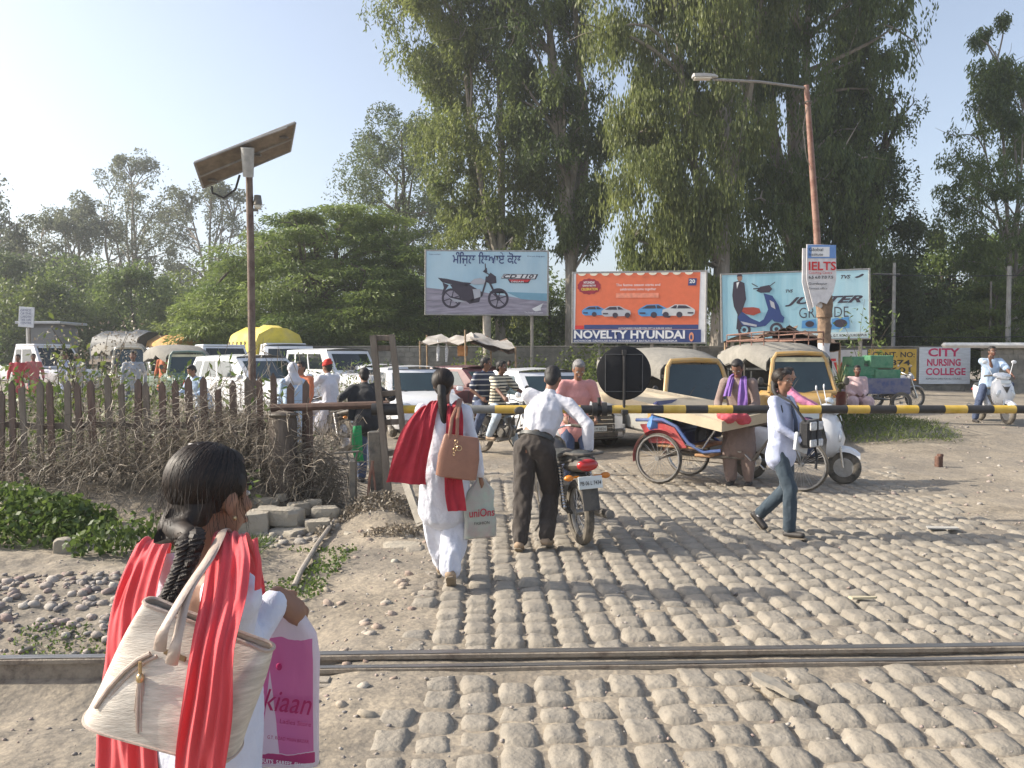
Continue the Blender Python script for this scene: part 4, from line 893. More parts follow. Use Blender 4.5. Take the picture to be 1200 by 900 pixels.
# ---- small things far back: white board at left, electricity poles, wires ----
def pole(u, v0, v1, Y, r, lab, arm=None, m=None, grp='grey utility poles over the wall at right'):
    p = W(u, v1, Y); t = thing('utility_pole', lab, 'utility pole', (p.x, Y, g1(p.x, Y)), 0, grp); top = W(u, v0, Y).z - g1(p.x, Y)
    b = MB(); b.tube([(0, 0, -.3), (.0, 0, top)], [r, r * .7], 8); b.build('pole', m or mat('pole_concrete', (.30, .29, .27), .9, .2, 4, .3, 30), t)
    if arm: c = MB(); c.box((arm[0], 0, top - arm[1]), (arm[2], .08, .07)); c.build('crossarm', MDST, t)
    return t
pole(1046, 308, 450, 36.2, .10, 'thin grey pole with a cross arm behind the ochre sign', (-.35, .5, 1.2))
pole(1180, 312, 455, 36, .13, 'concrete pole rising behind the man at right')
pole(1159, 330, 455, 37, .07, 'thin dark pole left of the concrete one at right', m=MDST)
t = thing('signboard', 'small white notice board on a post at far left', 'notice board', gp(32, 38)); b = MB(); b.box((0, 0, 3.35), (.72, .05, .95), b=.01, rot=Matrix.Rotation(R(4), 3, 'Y')); b.build('panel', mat('notice_white', (.6, .62, .66), .8, .1, 6), t); b = MB(); b.cyl((.1, .06, -.2), (.1, .06, 3.2), .05); b.build('post', MDST, t)
for k in range(5): text(('OFFICE', 'OF THE', 'GARDEN', 'TREE CARE', 'CENTRE')[k], .14, MNAVY, t, (-.26, -.03, 3.62 - .15 * k), width=.5, depth=.01)
b = MB(); b.box((0, 0, 1.75), (2.0, 2.4, 3.5)); o = b.build('wall', mat('shed_grey', (.17, .175, .18), .9, .1, 2), None); t = thing('shed', 'low grey flat roofed shed at far left under the trees', 'shed', gp(62, 48)); o.parent = t; b = MB(); b.box((0, 0, 3.58), (2.6, 3.0, .14)); b.build('roof', mat('roof_sheet', (.42, .44, .47), .6, .1), t); b = MB(); b.box((-.3, -1.21, 1.0), (.8, .05, 1.9)); b.build('door', MDST, t)
b = MB()
for k in range(2):
    pts = [Vector((x, 35.6, (5.6 if k else 2.9) - .25 * sin(pi * (x - 12) / 16))) for x in np.linspace(14, 32, 14)]; b.tube(pts, .018, 4)
tag(b.build('wires', MBLK), 'two thin sagging wires strung above the wall at right', 'wires')

# ---- market stall ----
t = thing('market_stall', 'roadside stall with sagging white and brown canopy on sticks', 'stall', gp(548, 30)); bx = gp(548, 30)
def rs_(u, v, Y): return W(u, v, Y) - bx
MCL = mat('canopy_cloth', (.55, .52, .48), .9, .15, 3, .3, 20, col2=(.30, .24, .19), transl=.25); MCB = mat('canopy_brown', (.20, .13, .09), .9, .3, 3, .3, 20)
def cloth(A, B, C_, D, sag, nu, nv, m, name, par, seed=1, wav=.05, th=.02):
    vs = []; A, B, C_, D = map(Vector, (A, B, C_, D))
    for j in range(nv + 1):
        for i in range(nu + 1):
            a, c = i / nu, j / nv; p = A.lerp(B, a).lerp(D.lerp(C_, a), c); p = p + Vector((0, 0, -sag * 4 * a * (1 - a) * (.5 + .5 * sin(c * pi)) + wav * float(vn(a * 6, c * 4, 0, seed)))); vs.append(p)
    k = nu + 1; fs = [(j * k + i, j * k + i + 1, (j + 1) * k + i + 1, (j + 1) * k + i) for j in range(nv) for i in range(nu)]
    b = MB(); b.add(vs, fs); n = len(vs); b.add([v - Vector((0, 0, th)) for v in vs], [f[::-1] for f in fs])
    return b.build(name, m, par, ang=60)
cloth(rs_(491, 402, 29.2), rs_(560, 398, 29.0), rs_(552, 390, 31.4), rs_(500, 394, 31.4), .10, 12, 6, MCL, 'canopy', t, 1, .12)
cloth(rs_(553, 404, 28.9), rs_(604, 410, 29.2), rs_(594, 399, 31.4), rs_(548, 391, 31.4), .12, 12, 6, MCB, 'canopy', t, 2, .15)
cloth(rs_(551, 398.5, 28.9), rs_(606, 407.5, 29.2), rs_(594, 398, 31.4), rs_(550, 390, 31.4), .05, 12, 4, MCL, 'canopy', t, 3, .1)
for u, v, Y in ((492, 402, 29.2), (545, 388, 29.0), (604, 408, 29.2), (500, 394, 31.3), (575, 398, 31.3)):
    b = MB(); a = rs_(u, v, Y); b.tube([(a.x + .04, a.y, -.1), (a.x, a.y, a.z + .05)], .035, 7); b.build('post', mat('stick_wood', (.32, .22, .13), .9, .3, 8), t)
b = MB(); b.box(rs_(560, 432, 30.4) * 1, (1.9, .8, .08)); 
for sx in (-.8, .8): b.box(rs_(560, 432, 30.4) + Vector((sx, 0, -.35)), (.06, .6, .7))
b.build('counter', MWD, t)
for k, (u, v) in enumerate(((513, 412), (523, 413))):
    b = MB(); c = rs_(u, v, 29.4); b.tube([c + Vector((0, 0, .45)), c + Vector((.02, 0, .1)), c + Vector((0, 0, -.35))], [.01, .07, .04], 7); b.build('hanging_packets', mat('packets_silver', (.6, .6, .6), .4, .4, 30), t)
b = MB(); b.box(rs_(542, 411, 29.6), (.36, .25, .4)); b.build('orange_box', mat('box_orange', (.55, .25, .08), .7), t)
t = thing('handcart', 'wooden slatted handcart standing before the stall', 'cart', gp(519, 27.5))
b = MB(); b.box((0, 0, .7), (1.3, .8, .06)); b.build('deck', MWD, t)
for sx in (-.45, .45):
    b = MB(); b.torus((sx, -.42, .35), (0, 1, 0), .32, .025, 18, 5)
    for k in range(6): b.tube([(sx, -.42, .35), (sx + .31 * cos(k * pi / 3), -.42, .35 + .31 * sin(k * pi / 3))], .01, 4)
    b.build('wheel', MDST, t)
for k in range(6): b = MB(); b.box((-.5 + k * .2, -.38, .98), (.11, .03, .5)); b.build('slat', mat('slat_cream', (.55, .48, .36), .8, .2), t)

# ---- picket fence ----
t = thing('picket_fence', 'weathered red brown picket fence overgrown with dry brambles', 'fence', (0, 9.2, 0)); r = random.Random(4)
us = [1, 17, 32, 48, 63, 81, 97, 112, 132, 146, 163, 176, 193, 209, 226, 243, 261, 277, 292, 308, 324, 341, 357]
for k, u in enumerate([u - 16 * 8 + 16 * j for u in (0,) for j in range(8)] + us):
    Y = fence_y(0) if u < 0 else 9.2; vt = 447 - .018 * u + r.uniform(-3, 3); p = W(u, vt, Y); x = p.x; zb = g1(x, Y) - .12; zt = p.z
    wd_ = r.uniform(.062, .078); b = MB(); ln = r.uniform(-.045, .045); zt += r.choice((0, 0, .03, -.05, -.10, -.02)); pts = [(-wd_ / 2, zb), (wd_ / 2, zb), (wd_ / 2 + ln, zt - .06), (ln, zt), (-wd_ / 2 + ln, zt - .06)]
    if k % 7 == 3: pts = [(-wd_ / 2, zb), (wd_ / 2, zb), (wd_ / 2 + ln, zt - .02), (-wd_ / 2 + ln, zt - .05)]
    b.prism(pts, (x, -.03, 0), (1, 0, 0), (0, 0, 1), .03); b.build('picket', MRD if r.random() < .55 else MWD, t, smooth=False)
for z in (.95, .45):
    b = MB(); x0, x1 = W(-150, 420, 9.2).x, W(318, 420, 9.2).x; n = 12; b.loft([[Vector((x0 + (x1 - x0) * i / n, y, z + zz + .015 * sin(i * 2.1))) for y, zz in ((.0, -.035), (.045, -.035), (.045, .035), (0, .035))] for i in range(n + 1)]); b.build('rail', MWD, t, smooth=False)
t = thing('fence_post', 'stout round topped wooden post at the end of the picket fence', 'post', gp(331, 8.9)); b = MB(); hh = W(331, 500, 8.9).z
b.tube([(0, 0, -.2), (0, 0, hh - .1), (0, 0, hh - .02), (0, 0, hh)], [.16, .155, .13, .03], 14); b.build('stump', mat('stump_wood', (.13, .105, .085), .95, .3, 5, .9, 25, stretch=(2, 2, .4), bdist=.02), t)
b = MB(); b.torus((0, 0, hh - .04), (0, 0, 1), .155, .018, 18, 5); b.build('rope', ML_DRY, t)
t = thing('fence_post', 'thin dark stake right of the stout post', 'stake', gp(362, 9.0)); b = MB(); b.box((0, 0, .48), (.07, .06, 1.3), b=.01); b.build('stake', MRD, t)
t = thing('cross_rail', 'dark horizontal beam joining fence and ladder shaped gate post', 'beam', (0, 9.0, 0)); a, e = W(318, 478, 9.0), W(456, 474, 8.9); b = MB(); b.tube([a - Vector((0, 9, 0)), e - Vector((0, 9, 0))], .042, 8); b.build('beam', MDST if False else mat('beam_brown', (.10, .06, .045), .8, .3, 8, .3, 40), t)
b = MB()
for k in range(7):
    rg = np.random.default_rng(k); a = W(370, 560 - k * 6, 9.0); e = W(440, 600 - k * 10, 8.9); m_ = a.lerp(e, .5) - Vector((0, 0, rg.uniform(.02, .18))); b.tube([a, a.lerp(m_, .6), m_, e.lerp(m_, .5), e], .004, 4)
tag(b.build('loose_wires', MDST), 'loose rusty wires hanging between stake and gate post', 'wires')
# ---- ladder shaped gate stand with barrier ----
BY = 8.7
def at(u, v, Y=BY): p = W(u, v, Y); return p
t = thing('barrier_stand', 'tall ladder like wooden stand at the end of the barrier', 'barrier stand', (0, BY, 0)); D_ = Vector((0, BY, 0))
for (u0, v0, u1, v1, w_, lab) in ((437, 393, 459, 610, .075, None), (459, 392, 480, 572, .07, None)):
    b = MB(); a, e = at(u0, v0, BY - .05) - D_, at(u1, v1, BY - .05) - D_; b.tube([a, e], w_ * .62, 4, side=(.7, .7, 0)); b.build('upright', MWD, t, smooth=False)
for va, ub, vb, ue in ((396, 441, 396, 459), (408, 441, 408, 459), (462, 445, 460, 465), (495, 450, 494, 470), (532, 453, 527, 474)):
    b = MB(); a, e = at(ub, va) - D_, at(ue, vb) - D_; b.box((a + e) / 2, ((e - a).length, .05, .06), b=.006, rot=Matrix.Rotation(-math.atan2(e.z - a.z, e.x - a.x), 3, 'Y')); b.build('rung', MWD, t)
b = MB(); b.box(at(440, 560) - D_ + Vector((0, .12, -.05)), (.14, .12, 1.1), b=.012, rot=Matrix.Rotation(R(-3), 3, 'Y')); b.build('pivot_post', MDST, t)
b = MB(); b.tube([at(474, 560, 8.3) - D_, at(494, 617, 7.9) - D_], .05, 4); b.build('prop', mat('prop_grey', (.33, .30, .25), .9, .2, 6, .4, 40), t, smooth=False, label='pale leaning prop')
b = MB(); b.tube([at(437, 540, 8.6) - D_, at(433, 560, 8.6) - D_, at(431, 590, 8.6) - D_, at(434, 606, 8.6) - D_], .016, 6); b.tube([at(436, 540, 8.6) - D_, at(440, 575, 8.6) - D_, at(438, 607, 8.6) - D_], .012, 6); b.build('chain', MRED, t)
b = MB(); b.box(at(478, 600, 8.5) - D_, (.22, .18, .14), .4, b=.02); b.build('foot_block', MDST, t)
t = thing('boom_barrier', 'long yellow and black striped barrier boom lowered across the road', 'barrier', (0, BY, 0))
MYEL = mat('paint_yellow', (.62, .40, .03), .55, .15, 9, .1, 60, dust=.25); r = random.Random(2)
seg = [(436, 472, 'b'), (472, 548, 'y'), (548, 580, 'g'), (580, 680, 'y'), (680, 690, 'b'), (690, 717, 'b'), (717, 751, 'y'), (751, 777, 'b'), (777, 803, 'y'), (803, 829, 'b'), (829, 858, 'y'), (858, 935, 'b')]
u = 935; k = 0
while u < 1700: seg.append((u, u + (26 if k % 2 == 0 else 31), 'yb'[k % 2])); u += 26 if k % 2 == 0 else 31; k += 1
rb = [(-.0)]
def bz(u): return (at(u, 481).z + (.012 if u > 0 else 0) - .0) * 1 + .0
for a, e, c in seg:
    b = MB(); xa, xe = at(a, 481).x, at(e, 481).x; b.tube([(xa, 0, bz(a)), (xe, 0, bz(e))], .045 if a > 470 else .065, 14); b.build('boom_section', {'y': MYEL, 'b': MBLK, 'g': mat('paint_worn_grey', (.17, .17, .16), .6, .2, 9)}[c], t)
b = MB()
for u in (697, 708): b.tube([(at(u - 3, 481).x, 0, bz(u)), (at(u + 3, 481).x, 0, bz(u))], .075, 12)
b.cyl((at(702, 481).x, 0, bz(700) - .13), (at(702, 481).x, 0, bz(700) + .13), .02); b.build('clamp', MBLK, t)
b = MB(); b.cyl((at(1150, 481).x * 1.47, 0, -.1), (at(1150, 481).x * 1.47, 0, 1.3), .07); b.build('rest_post', MDST, t)
# round disc standing on the boom
t = thing('signal_disc', 'round black signal disc seen from behind standing on the barrier', 'signal disc', (0, BY, 0)); c = at(731, 437) - D_
b = MB(); b.lathe([(.0, -.006), (.285, -.006), (.296, 0), (.285, .006), (0, .006)], c, (0, -1, 0), 48); b.build('disc', mat('disc_black', (.010, .010, .012), .75, .3, 6), t)
b = MB()
for x in (-.2, .2): b.box(c + Vector((x, -.015, .0)), (.008, .008, .40), b=.001)
for z in (-.2, .2): b.box(c + Vector((0, -.016, z)), (.40, .008, .008), b=.001)
b.build('bracket_wire', mat('wire_grey', (.10, .10, .10), .8), t)
b = MB(); b.tube([c + Vector((0, -.025, .24)), c + Vector((0, -.025, -.55))], .016, 8); b.box(c + Vector((0, -.03, .22)), (.05, .03, .06)); b.box(c + Vector((0, -.03, -.42)), (.07, .16, .05)); b.build('stem', MBLK, t)
# lever stand left of the ladder
t = thing('lever_stand', 'short steel post with forked handle left of the ladder stand', 'lever', gp(413, 8.6)); hz_ = W(413, 545, 8.6).z; L0 = gp(413, 8.6)
b = MB(); b.box((0, 0, hz_ / 2 - .15), (.075, .07, hz_ + .3), b=.01); b.build('post', MDST, t)
b = MB()
for p0, p1 in (((406, 530), (411, 547)), ((419, 530), (414, 547)), ((392, 531), (421, 529))): b.tube([rel(*p0, 8.6), rel(*p1, 8.6)], .012, 6)
b.build('fork_handle', MDST, t)
# ================= vehicles =================
def paint(n, c, d=.12): return mat(n, c, .32, .05, 3, 0, 10, dust=d, coat=.5)
MPW = paint('paint_white', (.72, .73, .75), .10); MPM = paint('paint_maroon', (.12, .02, .025)); MPBK = paint('paint_gloss_black', (.015, .015, .018), .08)
MGL = mat('window_glass', (.012, .018, .02), .05, .3, 2, coat=.6); MGLT = mat('window_glass_teal', (.015, .032, .036), .05, .25, 2, coat=.6)
MTY = mat('tyre_rubber', (.028, .027, .026), .9, .3, 20, .3, 90, dust=.35); MRIM = mat('rim_metal', (.38, .38, .38), .4, .15, 20, metal=.7, dust=.3)
MCHR = mat('chrome', (.62, .62, .62), .2, .05, 10, metal=.95, dust=.12); MENG = mat('engine_metal', (.13, .13, .13), .5, .3, 25, .3, 60, metal=.5, dust=.3)
MSEAT = mat('seat_vinyl', (.022, .03, .036), .5, .2, 20, .2, 90, dust=.12); MRL = mat('tail_lens_red', (.42, .02, .02), .15, .1, 5, coat=.5); MAL = mat('indicator_amber', (.6, .2, .02), .2, .1, 5, coat=.4)
MHL = mat('headlamp_lens', (.6, .63, .65), .1, .15, 12, coat=.6, metal=.2); MPLT = mat('number_plate', (.62, .66, .66), .5, .05, 5); MPLB = mat('black_plastic', (.03, .03, .032), .6, .2, 20, .15, 80, dust=.2)
def wheel(t, c, Rr, wdt, rimr=None, spokes=0, ax=(1, 0, 0), sp_r=.003, solid=False, mrim=None):
    "wheel part with tyre and rim as its pieces; c centre, axle along ax"
    ax = Vector(ax).normalized(); c = Vector(c); b = MB(); w_ = wdt / 2; rimr = rimr or Rr * .62
    prof = [(rimr, -w_ * .8), (rimr + (Rr - rimr) * .5, -w_), (Rr - w_ * .35, -w_ * .85), (Rr, -w_ * .4), (Rr, w_ * .4), (Rr - w_ * .35, w_ * .85), (rimr + (Rr - rimr) * .5, w_), (rimr, w_ * .8)]
    q = Vector((0, 0, 1)).rotation_difference(ax); n = 30
    rings = [[c + q @ Vector((r * cos(2 * pi * k / n), r * sin(2 * pi * k / n), z)) for r, z in prof] for k in range(n + 1)]
    b.loft(rings, caps=False); 
    ty = b.build('tyre', MTY, t); r2 = MB()
    if solid:
        for sg in (-1, 1): r2.lathe([(0, w_ * .5 * sg), (rimr * .35, w_ * .75 * sg), (rimr * .5, w_ * .4 * sg), (rimr * .85, w_ * .45 * sg), (rimr * .98, w_ * .85 * sg), (rimr * 1.03, w_ * .8 * sg)], c, ax, 24)
    else:
        r2.torus(c, ax, rimr * .97, rimr * .05, 26, 6, wf=2); r2.lathe([(0, -.045), (.03, -.045), (.03, .045), (0, .045)], c, ax, 12)
        for k in range(spokes):
            a = 2 * pi * k / spokes; e = c + q @ Vector((rimr * cos(a + (.25 if k % 2 else -.25)), rimr * sin(a + (.25 if k % 2 else -.25)), 0)); s0 = c + q @ Vector((.03 * cos(a), .03 * sin(a), .03 * (1 if k % 2 else -1))); r2.tube([s0, e], sp_r, 4)
    r2.build('rim', mrim or MRIM, ty); return ty
def car(name, label, cat, loc, rz, L=3.85, Wd=1.66, H=1.5, hood=.92, belt=.96, ya=.75, yb=.05, yc=-1.3, yd=-1.75, tail=None, m=MPW, gl=MGL, group='cars and jeeps queueing at the barrier', box=False, grille='black', plate='PB 06 K 4521', rack=False):
    t = thing(name, label, cat, loc, rz, group); hw = Wd / 2; yf, yr = L / 2, -L / 2; b = MB(); tail = tail or belt
    st = [(yr, .86, .38, tail * .80), (yr + .08, .95, .26, tail * .97), (yr + .3, .99, .22, tail), (yd, 1., .2, max(tail, belt) if tail < belt else belt), (0, 1., .2, belt), (ya - .05, 1., .2, belt), (ya + .12, .99, .2, hood + .02), (yf - .45, .97, .2, hood - .06), (yf - .14, .92, .22, hood - .18), (yf - .02, .82, .26, hood * .64), (yf + .01, .78, .32, hood * .5)]
    if box: st = [(yr, .97, .32, tail * .97), (yr + .05, 1, .25, tail), (yd, 1., .24, belt), (0, 1., .24, belt), (ya, 1., .24, belt), (ya + .1, .95, .24, hood + .02), (yf - .3, .92, .24, hood), (yf - .06, .9, .26, hood - .03), (yf, .88, .34, hood * .82)]
    rings = []
    for y, wf, zb, zt in st:
        w0 = hw * wf; rings.append([Vector(p) for p in ((-w0 * .90, y, zb), (-w0 * .99, y, zb + .10), (-w0, y, zb + (zt - zb) * .5), (-w0 * .975, y, zt - .09), (-w0 * .88, y, zt - .01), (-w0 * .5, y, zt + .02), (0, y, zt + .03), (w0 * .5, y, zt + .02), (w0 * .88, y, zt - .01), (w0 * .975, y, zt - .09), (w0, y, zt - (zt - zb) * .5), (w0 * .99, y, zb + .10), (w0 * .90, y, zb))])
    b.loft(rings); o = b.build('body', m, t, ang=40)
    # wheel arches cut for real
    wr = .30 if not box else .36; wy = (yf - .72, yr + .68); cutm = MB()
    for y in wy: cutm.cyl((-hw - .2, y, wr), (-hw + .22, y, wr), wr + .06, n=20); cutm.cyl((hw - .22, y, wr), (hw + .2, y, wr), wr + .06, n=20)
    co = cutm.build('cut', m); KIDS.pop('x', None)
    bo = o.modifiers.new('b', 'BOOLEAN'); bo.object = co; bo.operation = 'DIFFERENCE'; bo.solver = 'EXACT'
    dg = bpy.context.evaluated_depsgraph_get(); nm = bpy.data.meshes.new_from_object(o.evaluated_get(dg)); o.modifiers.clear(); o.data = nm; nm.name = 'body'; bpy.data.objects.remove(co)
    for y in wy:
        for sx in (-1, 1): wheel(t, (sx * (hw - .10), y, wr), wr, .17, wr * .62, solid=True)
    ub = MB(); ub.box((0, 0, .24), (Wd * .8, L * .86, .14)); ub.build('underbody', MPLB, t)
    # greenhouse
    wb, wt = hw * .93, hw * .80 if not box else hw * .9; zt = H; bz_ = belt - .015
    A = lambda x, y, z: Vector((x, y, z)); g = MB()
    WS = (A(wb, ya, bz_ - .02), A(-wb, ya, bz_ - .02), A(-wt, yb, zt - .05), A(wt, yb, zt - .05)); RW = (A(-wb, yd, bz_), A(wb, yd, bz_), A(wt, yc, zt - .05), A(-wt, yc, zt - .05))
    LS = (A(-wb, ya, bz_ - .02), A(-wb, yd, bz_), A(-wt, yc, zt - .05), A(-wt, yb, zt - .05)); RS = (A(wb, yd, bz_), A(wb, ya, bz_ - .02), A(wt, yb, zt - .05), A(wt, yc, zt - .05))
    bw = (0, .10, 0); br = (0, -.05, 0)
    g.patch(*WS, bulge=bw, nu=10, nv=3); g.patch(*RW, bulge=br, nu=10, nv=3); g.patch(*LS, nu=1, nv=1); g.patch(*RS, nu=1, nv=1); g.build('window_frame', m, t)
    r = MB(); rr = []
    for k in range(9):
        f = k / 8; y = yc + (yb - yc) * f; e = .05 * sin(pi * f) ; yo = (-.05 * (1 - min(1, f * 4)) * 0)
        rr.append([A(x * wt * 1.012, y + ((.10 if k == 8 else 0) - (.05 if k == 0 else 0)) * (1 - x * x), z) for x, z in ((-1, zt - .06), (-.97, zt - .02), (-.6, zt + .012 + e * .4), (0, zt + .025 + e * .5), (.6, zt + .012 + e * .4), (.97, zt - .02), (1, zt - .06))])
    r.loft(rr, close=False, caps=False); r.build('roof', m, t)
    for P4, bu, u0, v0, nm_, k in ((WS, bw, (.075, .925), (.10, .86), 'windscreen', 8), (RW, br, (.08, .92), (.12, .9), 'rear_window', 6)):
        w_ = MB(); w_.patch(*P4, bulge=bu, u=u0, v=v0, nu=k, nv=3, off=.006); w_.build(nm_, gl, t)
    for P4, fl in ((LS, False), (RS, True)):
        cuts = [(.17, .47), (.50, .76), (.80, .95)] if yd < -1.2 else [(.2, .52), (.56, .92)]
        for a, e in cuts:
            w_ = MB(); w_.patch(*P4, u=(1 - e, 1 - a) if fl else (a, e), v=(.13, .86), nu=1, nv=1, off=.006); w_.build('side_window', gl, t, smooth=False)
    for sx in (-1, 1):
        h = MB(); z = hood - .22; h.ell((sx * hw * .70, yf - .14 if not box else yf - .02, z), (.17 if not box else .10, .09 if not box else .03, .085)); h.build('headlight', MHL, t)
        h = MB(); h.box((sx * (hw + .08), ya - .12, belt + .06), (.16, .09, .11), b=.03); h.build('mirror', m, t)
        h = MB(); h.box((sx * hw * .9, yr + .02, belt - .18), (.14, .06, .22), b=.02); h.build('tail_light', MRL, t)
        h = MB(); h.box((sx * hw * 1.0, (ya + yc) / 2 + .1, belt - .16), (.03, .14, .025)); h.build('door_handle', MPLB, t)
        for yy in (ya - .25, (ya + yc) / 2 - .05, yc + .05): h = MB(); h.box((sx * (hw * .997), yy, (belt + .3) / 2), (.012, .012, belt - .45), b=.002); h.build('door_seam', MPLB, t)
    gr = MB(); gr.box((0, yf - .01, hood * .60), (Wd * .42, .05, .11), b=.02); g0 = gr.build('grille', MPLB, t)
    gr = MB(); gr.box((0, yf + .0, .32), (Wd * .6, .06, .12), b=.02); gr.build('air_intake', MPLB, t)
    if grille == 'bars':
        for z in (.36, .44, .52, .60, .68): gr = MB(); gr.box((0, yf + .03, z), (Wd * (.50 - abs(z - .5) * .5), .03, .02), b=.005); gr.build('grille_bar', MCHR, g0)
        gr = MB(); gr.box((0, yf, .5), (Wd * .5, .05, .44), b=.05); gr.build('grille_panel', MPLB, t)
    pb = MB(); pb.box((0, yf + .045, .43), (.46, .015, .10), b=.003); p_ = pb.build('number_plate', MPLT, t)
    text(plate, .075, MPLB, p_, (0, yf + .054, .40), ux=(-1, 0, 0), align='CENTER', width=.4, depth=.001)
    wp = MB()
    for x in (-.25, .25): wp.tube([(x, ya + .1, bz_ + .0), (x + .3, ya + .02 - .1 * (ya - yb) , bz_ + .08)], .008, 4)
    wp.build('wipers', MPLB, t); return t
def cpos(u, Y): q = W(u, 420, Y); return (q.x, Y, g1(q.x, Y))
F = pi   # facing the camera
car('parked_car', 'white hatchback facing the crossing right of the ladder stand', 'car', cpos(487, 18.8), F + .30, gl=MGLT, plate='PB 06 T 7317')
car('parked_car', 'white saloon with teal windscreen behind the man pushing a motorcycle', 'car', cpos(640, 16.9), F + .42, L=4.1, H=1.5, grille='bars', gl=MGLT, plate='PB 35 M 8824')
car('parked_car', 'white estate car behind the white hatchback', 'car', cpos(452, 24.0), F + .45, L=4.2, H=1.52, yc=-1.5, yd=-1.9)
car('parked_car', 'maroon saloon partly hidden behind the two men on a motorcycle', 'car', cpos(563, 21.0), F + .75, L=4.2, H=1.46, m=MPM, gl=MGLT)
car('parked_jeep', 'tall boxy white jeep farther back left of the ladder stand', 'jeep', cpos(404, 25.0), F + .85, L=4.2, Wd=1.75, H=1.86, hood=1.1, belt=1.2, ya=.55, yb=.15, yc=-1.95, yd=-2.08, box=True)
car('parked_car', 'white multi purpose car behind the solar lamp post', 'car', cpos(303, 20.0), F + .85, L=4.4, Wd=1.75, H=1.58, hood=.98, belt=1.02, ya=.9, yb=.15, yc=-1.8, yd=-2.1, gl=MGLT)
car('parked_car', 'white van just right of the solar lamp post, yellow tarpaulin beyond', 'van', cpos(338, 28), F + .3, L=4.3, Wd=1.75, H=1.8, hood=1.05, belt=1.12, ya=1.2, yb=.7, yc=-1.9, yd=-2.05, box=True)
def pickup(label, loc, rz, bedc=MPW, H=1.85):
    t = thing('pickup', label, 'pickup', loc, rz, 'light trucks on the far left road'); hw = .85
    b = MB(); rings = []
    for y, wf, zb, zt in ((-.35, .98, .4, 1.1), (.3, 1, .36, 1.12), (1.0, 1, .36, 1.1), (1.15, .97, .36, 1.05), (1.95, .94, .38, .98), (2.1, .9, .42, .85), (2.14, .84, .5, .7)):
        w0 = hw * wf; rings.append([Vector(p) for p in ((-w0 * .92, y, zb), (-w0, y, zb + .12), (-w0, y, zt - .1), (-w0 * .9, y, zt), (0, y, zt + .03), (w0 * .9, y, zt), (w0, y, zt - .1), (w0, y, zb + .12), (w0 * .92, y, zb))])
    b.loft(rings); b.build('cab', MPW, t); bz_ = 1.09; wb, wt = .8, .68; A = lambda x, y, z: Vector((x, y, z))
    WS = (A(wb, 1.1, bz_), A(-wb, 1.1, bz_), A(-wt, .62, H - .06), A(wt, .62, H - .06)); LS = (A(-wb, 1.1, bz_), A(-wb, -.33, bz_), A(-wt, -.28, H - .06), A(-wt, .62, H - .06)); RS = (A(wb, -.33, bz_), A(wb, 1.1, bz_), A(wt, .62, H - .06), A(wt, -.28, H - .06)); RW = (A(-wb, -.33, bz_), A(wb, -.33, bz_), A(wt, -.28, H - .06), A(-wt, -.28, H - .06))
    g = MB(); [g.patch(*q, bulge=bu, nu=6, nv=1) for q, bu in ((WS, (0, .06, 0)), (LS, (0, 0, 0)), (RS, (0, 0, 0)), (RW, (0, 0, 0)))]; g.build('window_frame', MPW, t)
    b = MB(); b.box((0, .17, H - .03), (wt * 2.03, .94, .09), b=.035); b.build('roof', MPW, t)
    w_ = MB(); w_.patch(*WS, bulge=(0, .06, 0), u=(.06, .94), v=(.08, .92), off=.008); w_.build('windscreen', MGL, t)
    for q, fl in ((LS, 0), (RS, 1)): w_ = MB(); w_.patch(*q, u=(.2, .62) if not fl else (.38, .8), v=(.12, .86), nu=1, nv=1, off=.008); w_.build('side_window', MGL, t, smooth=False); w_ = MB(); w_.patch(*q, u=(.68, .92) if not fl else (.08, .32), v=(.12, .86), nu=1, nv=1, off=.008); w_.build('side_window', MGL, t, smooth=False)
    b = MB(); b.box((0, -1.35, .72), (1.66, 1.95, .08)); 
    for sx in (-1, 1): b.box((sx * .82, -1.35, .95), (.05, 1.95, .42))
    for y in (-2.3, -.42): b.box((0, y, .95), (1.6, .05, .42))
    b.build('load_bed', bedc, t)
    for y in (1.45, -1.5):
        for sx in (-1, 1): wheel(t, (sx * .76, y, .34), .34, .18, .2, solid=True)
    for sx in (-1, 1):
        h = MB(); h.box((sx * .62, 2.1, .80), (.26, .08, .15), b=.03); h.build('headlight', MHL, t); h = MB(); h.box((sx * .95, .95, 1.2), (.1, .07, .2), b=.02); h.build('mirror', MPLB, t)
    h = MB(); h.box((0, 2.13, .62), (.8, .06, .14), b=.02); h.build('grille', MPLB, t); return t
pickup('white double pickup with open bed at far left behind the fence', cpos(48, 27), F + 1.15)
pickup('white pickup cab just left of the solar lamp post', cpos(256, 27), F + .65)
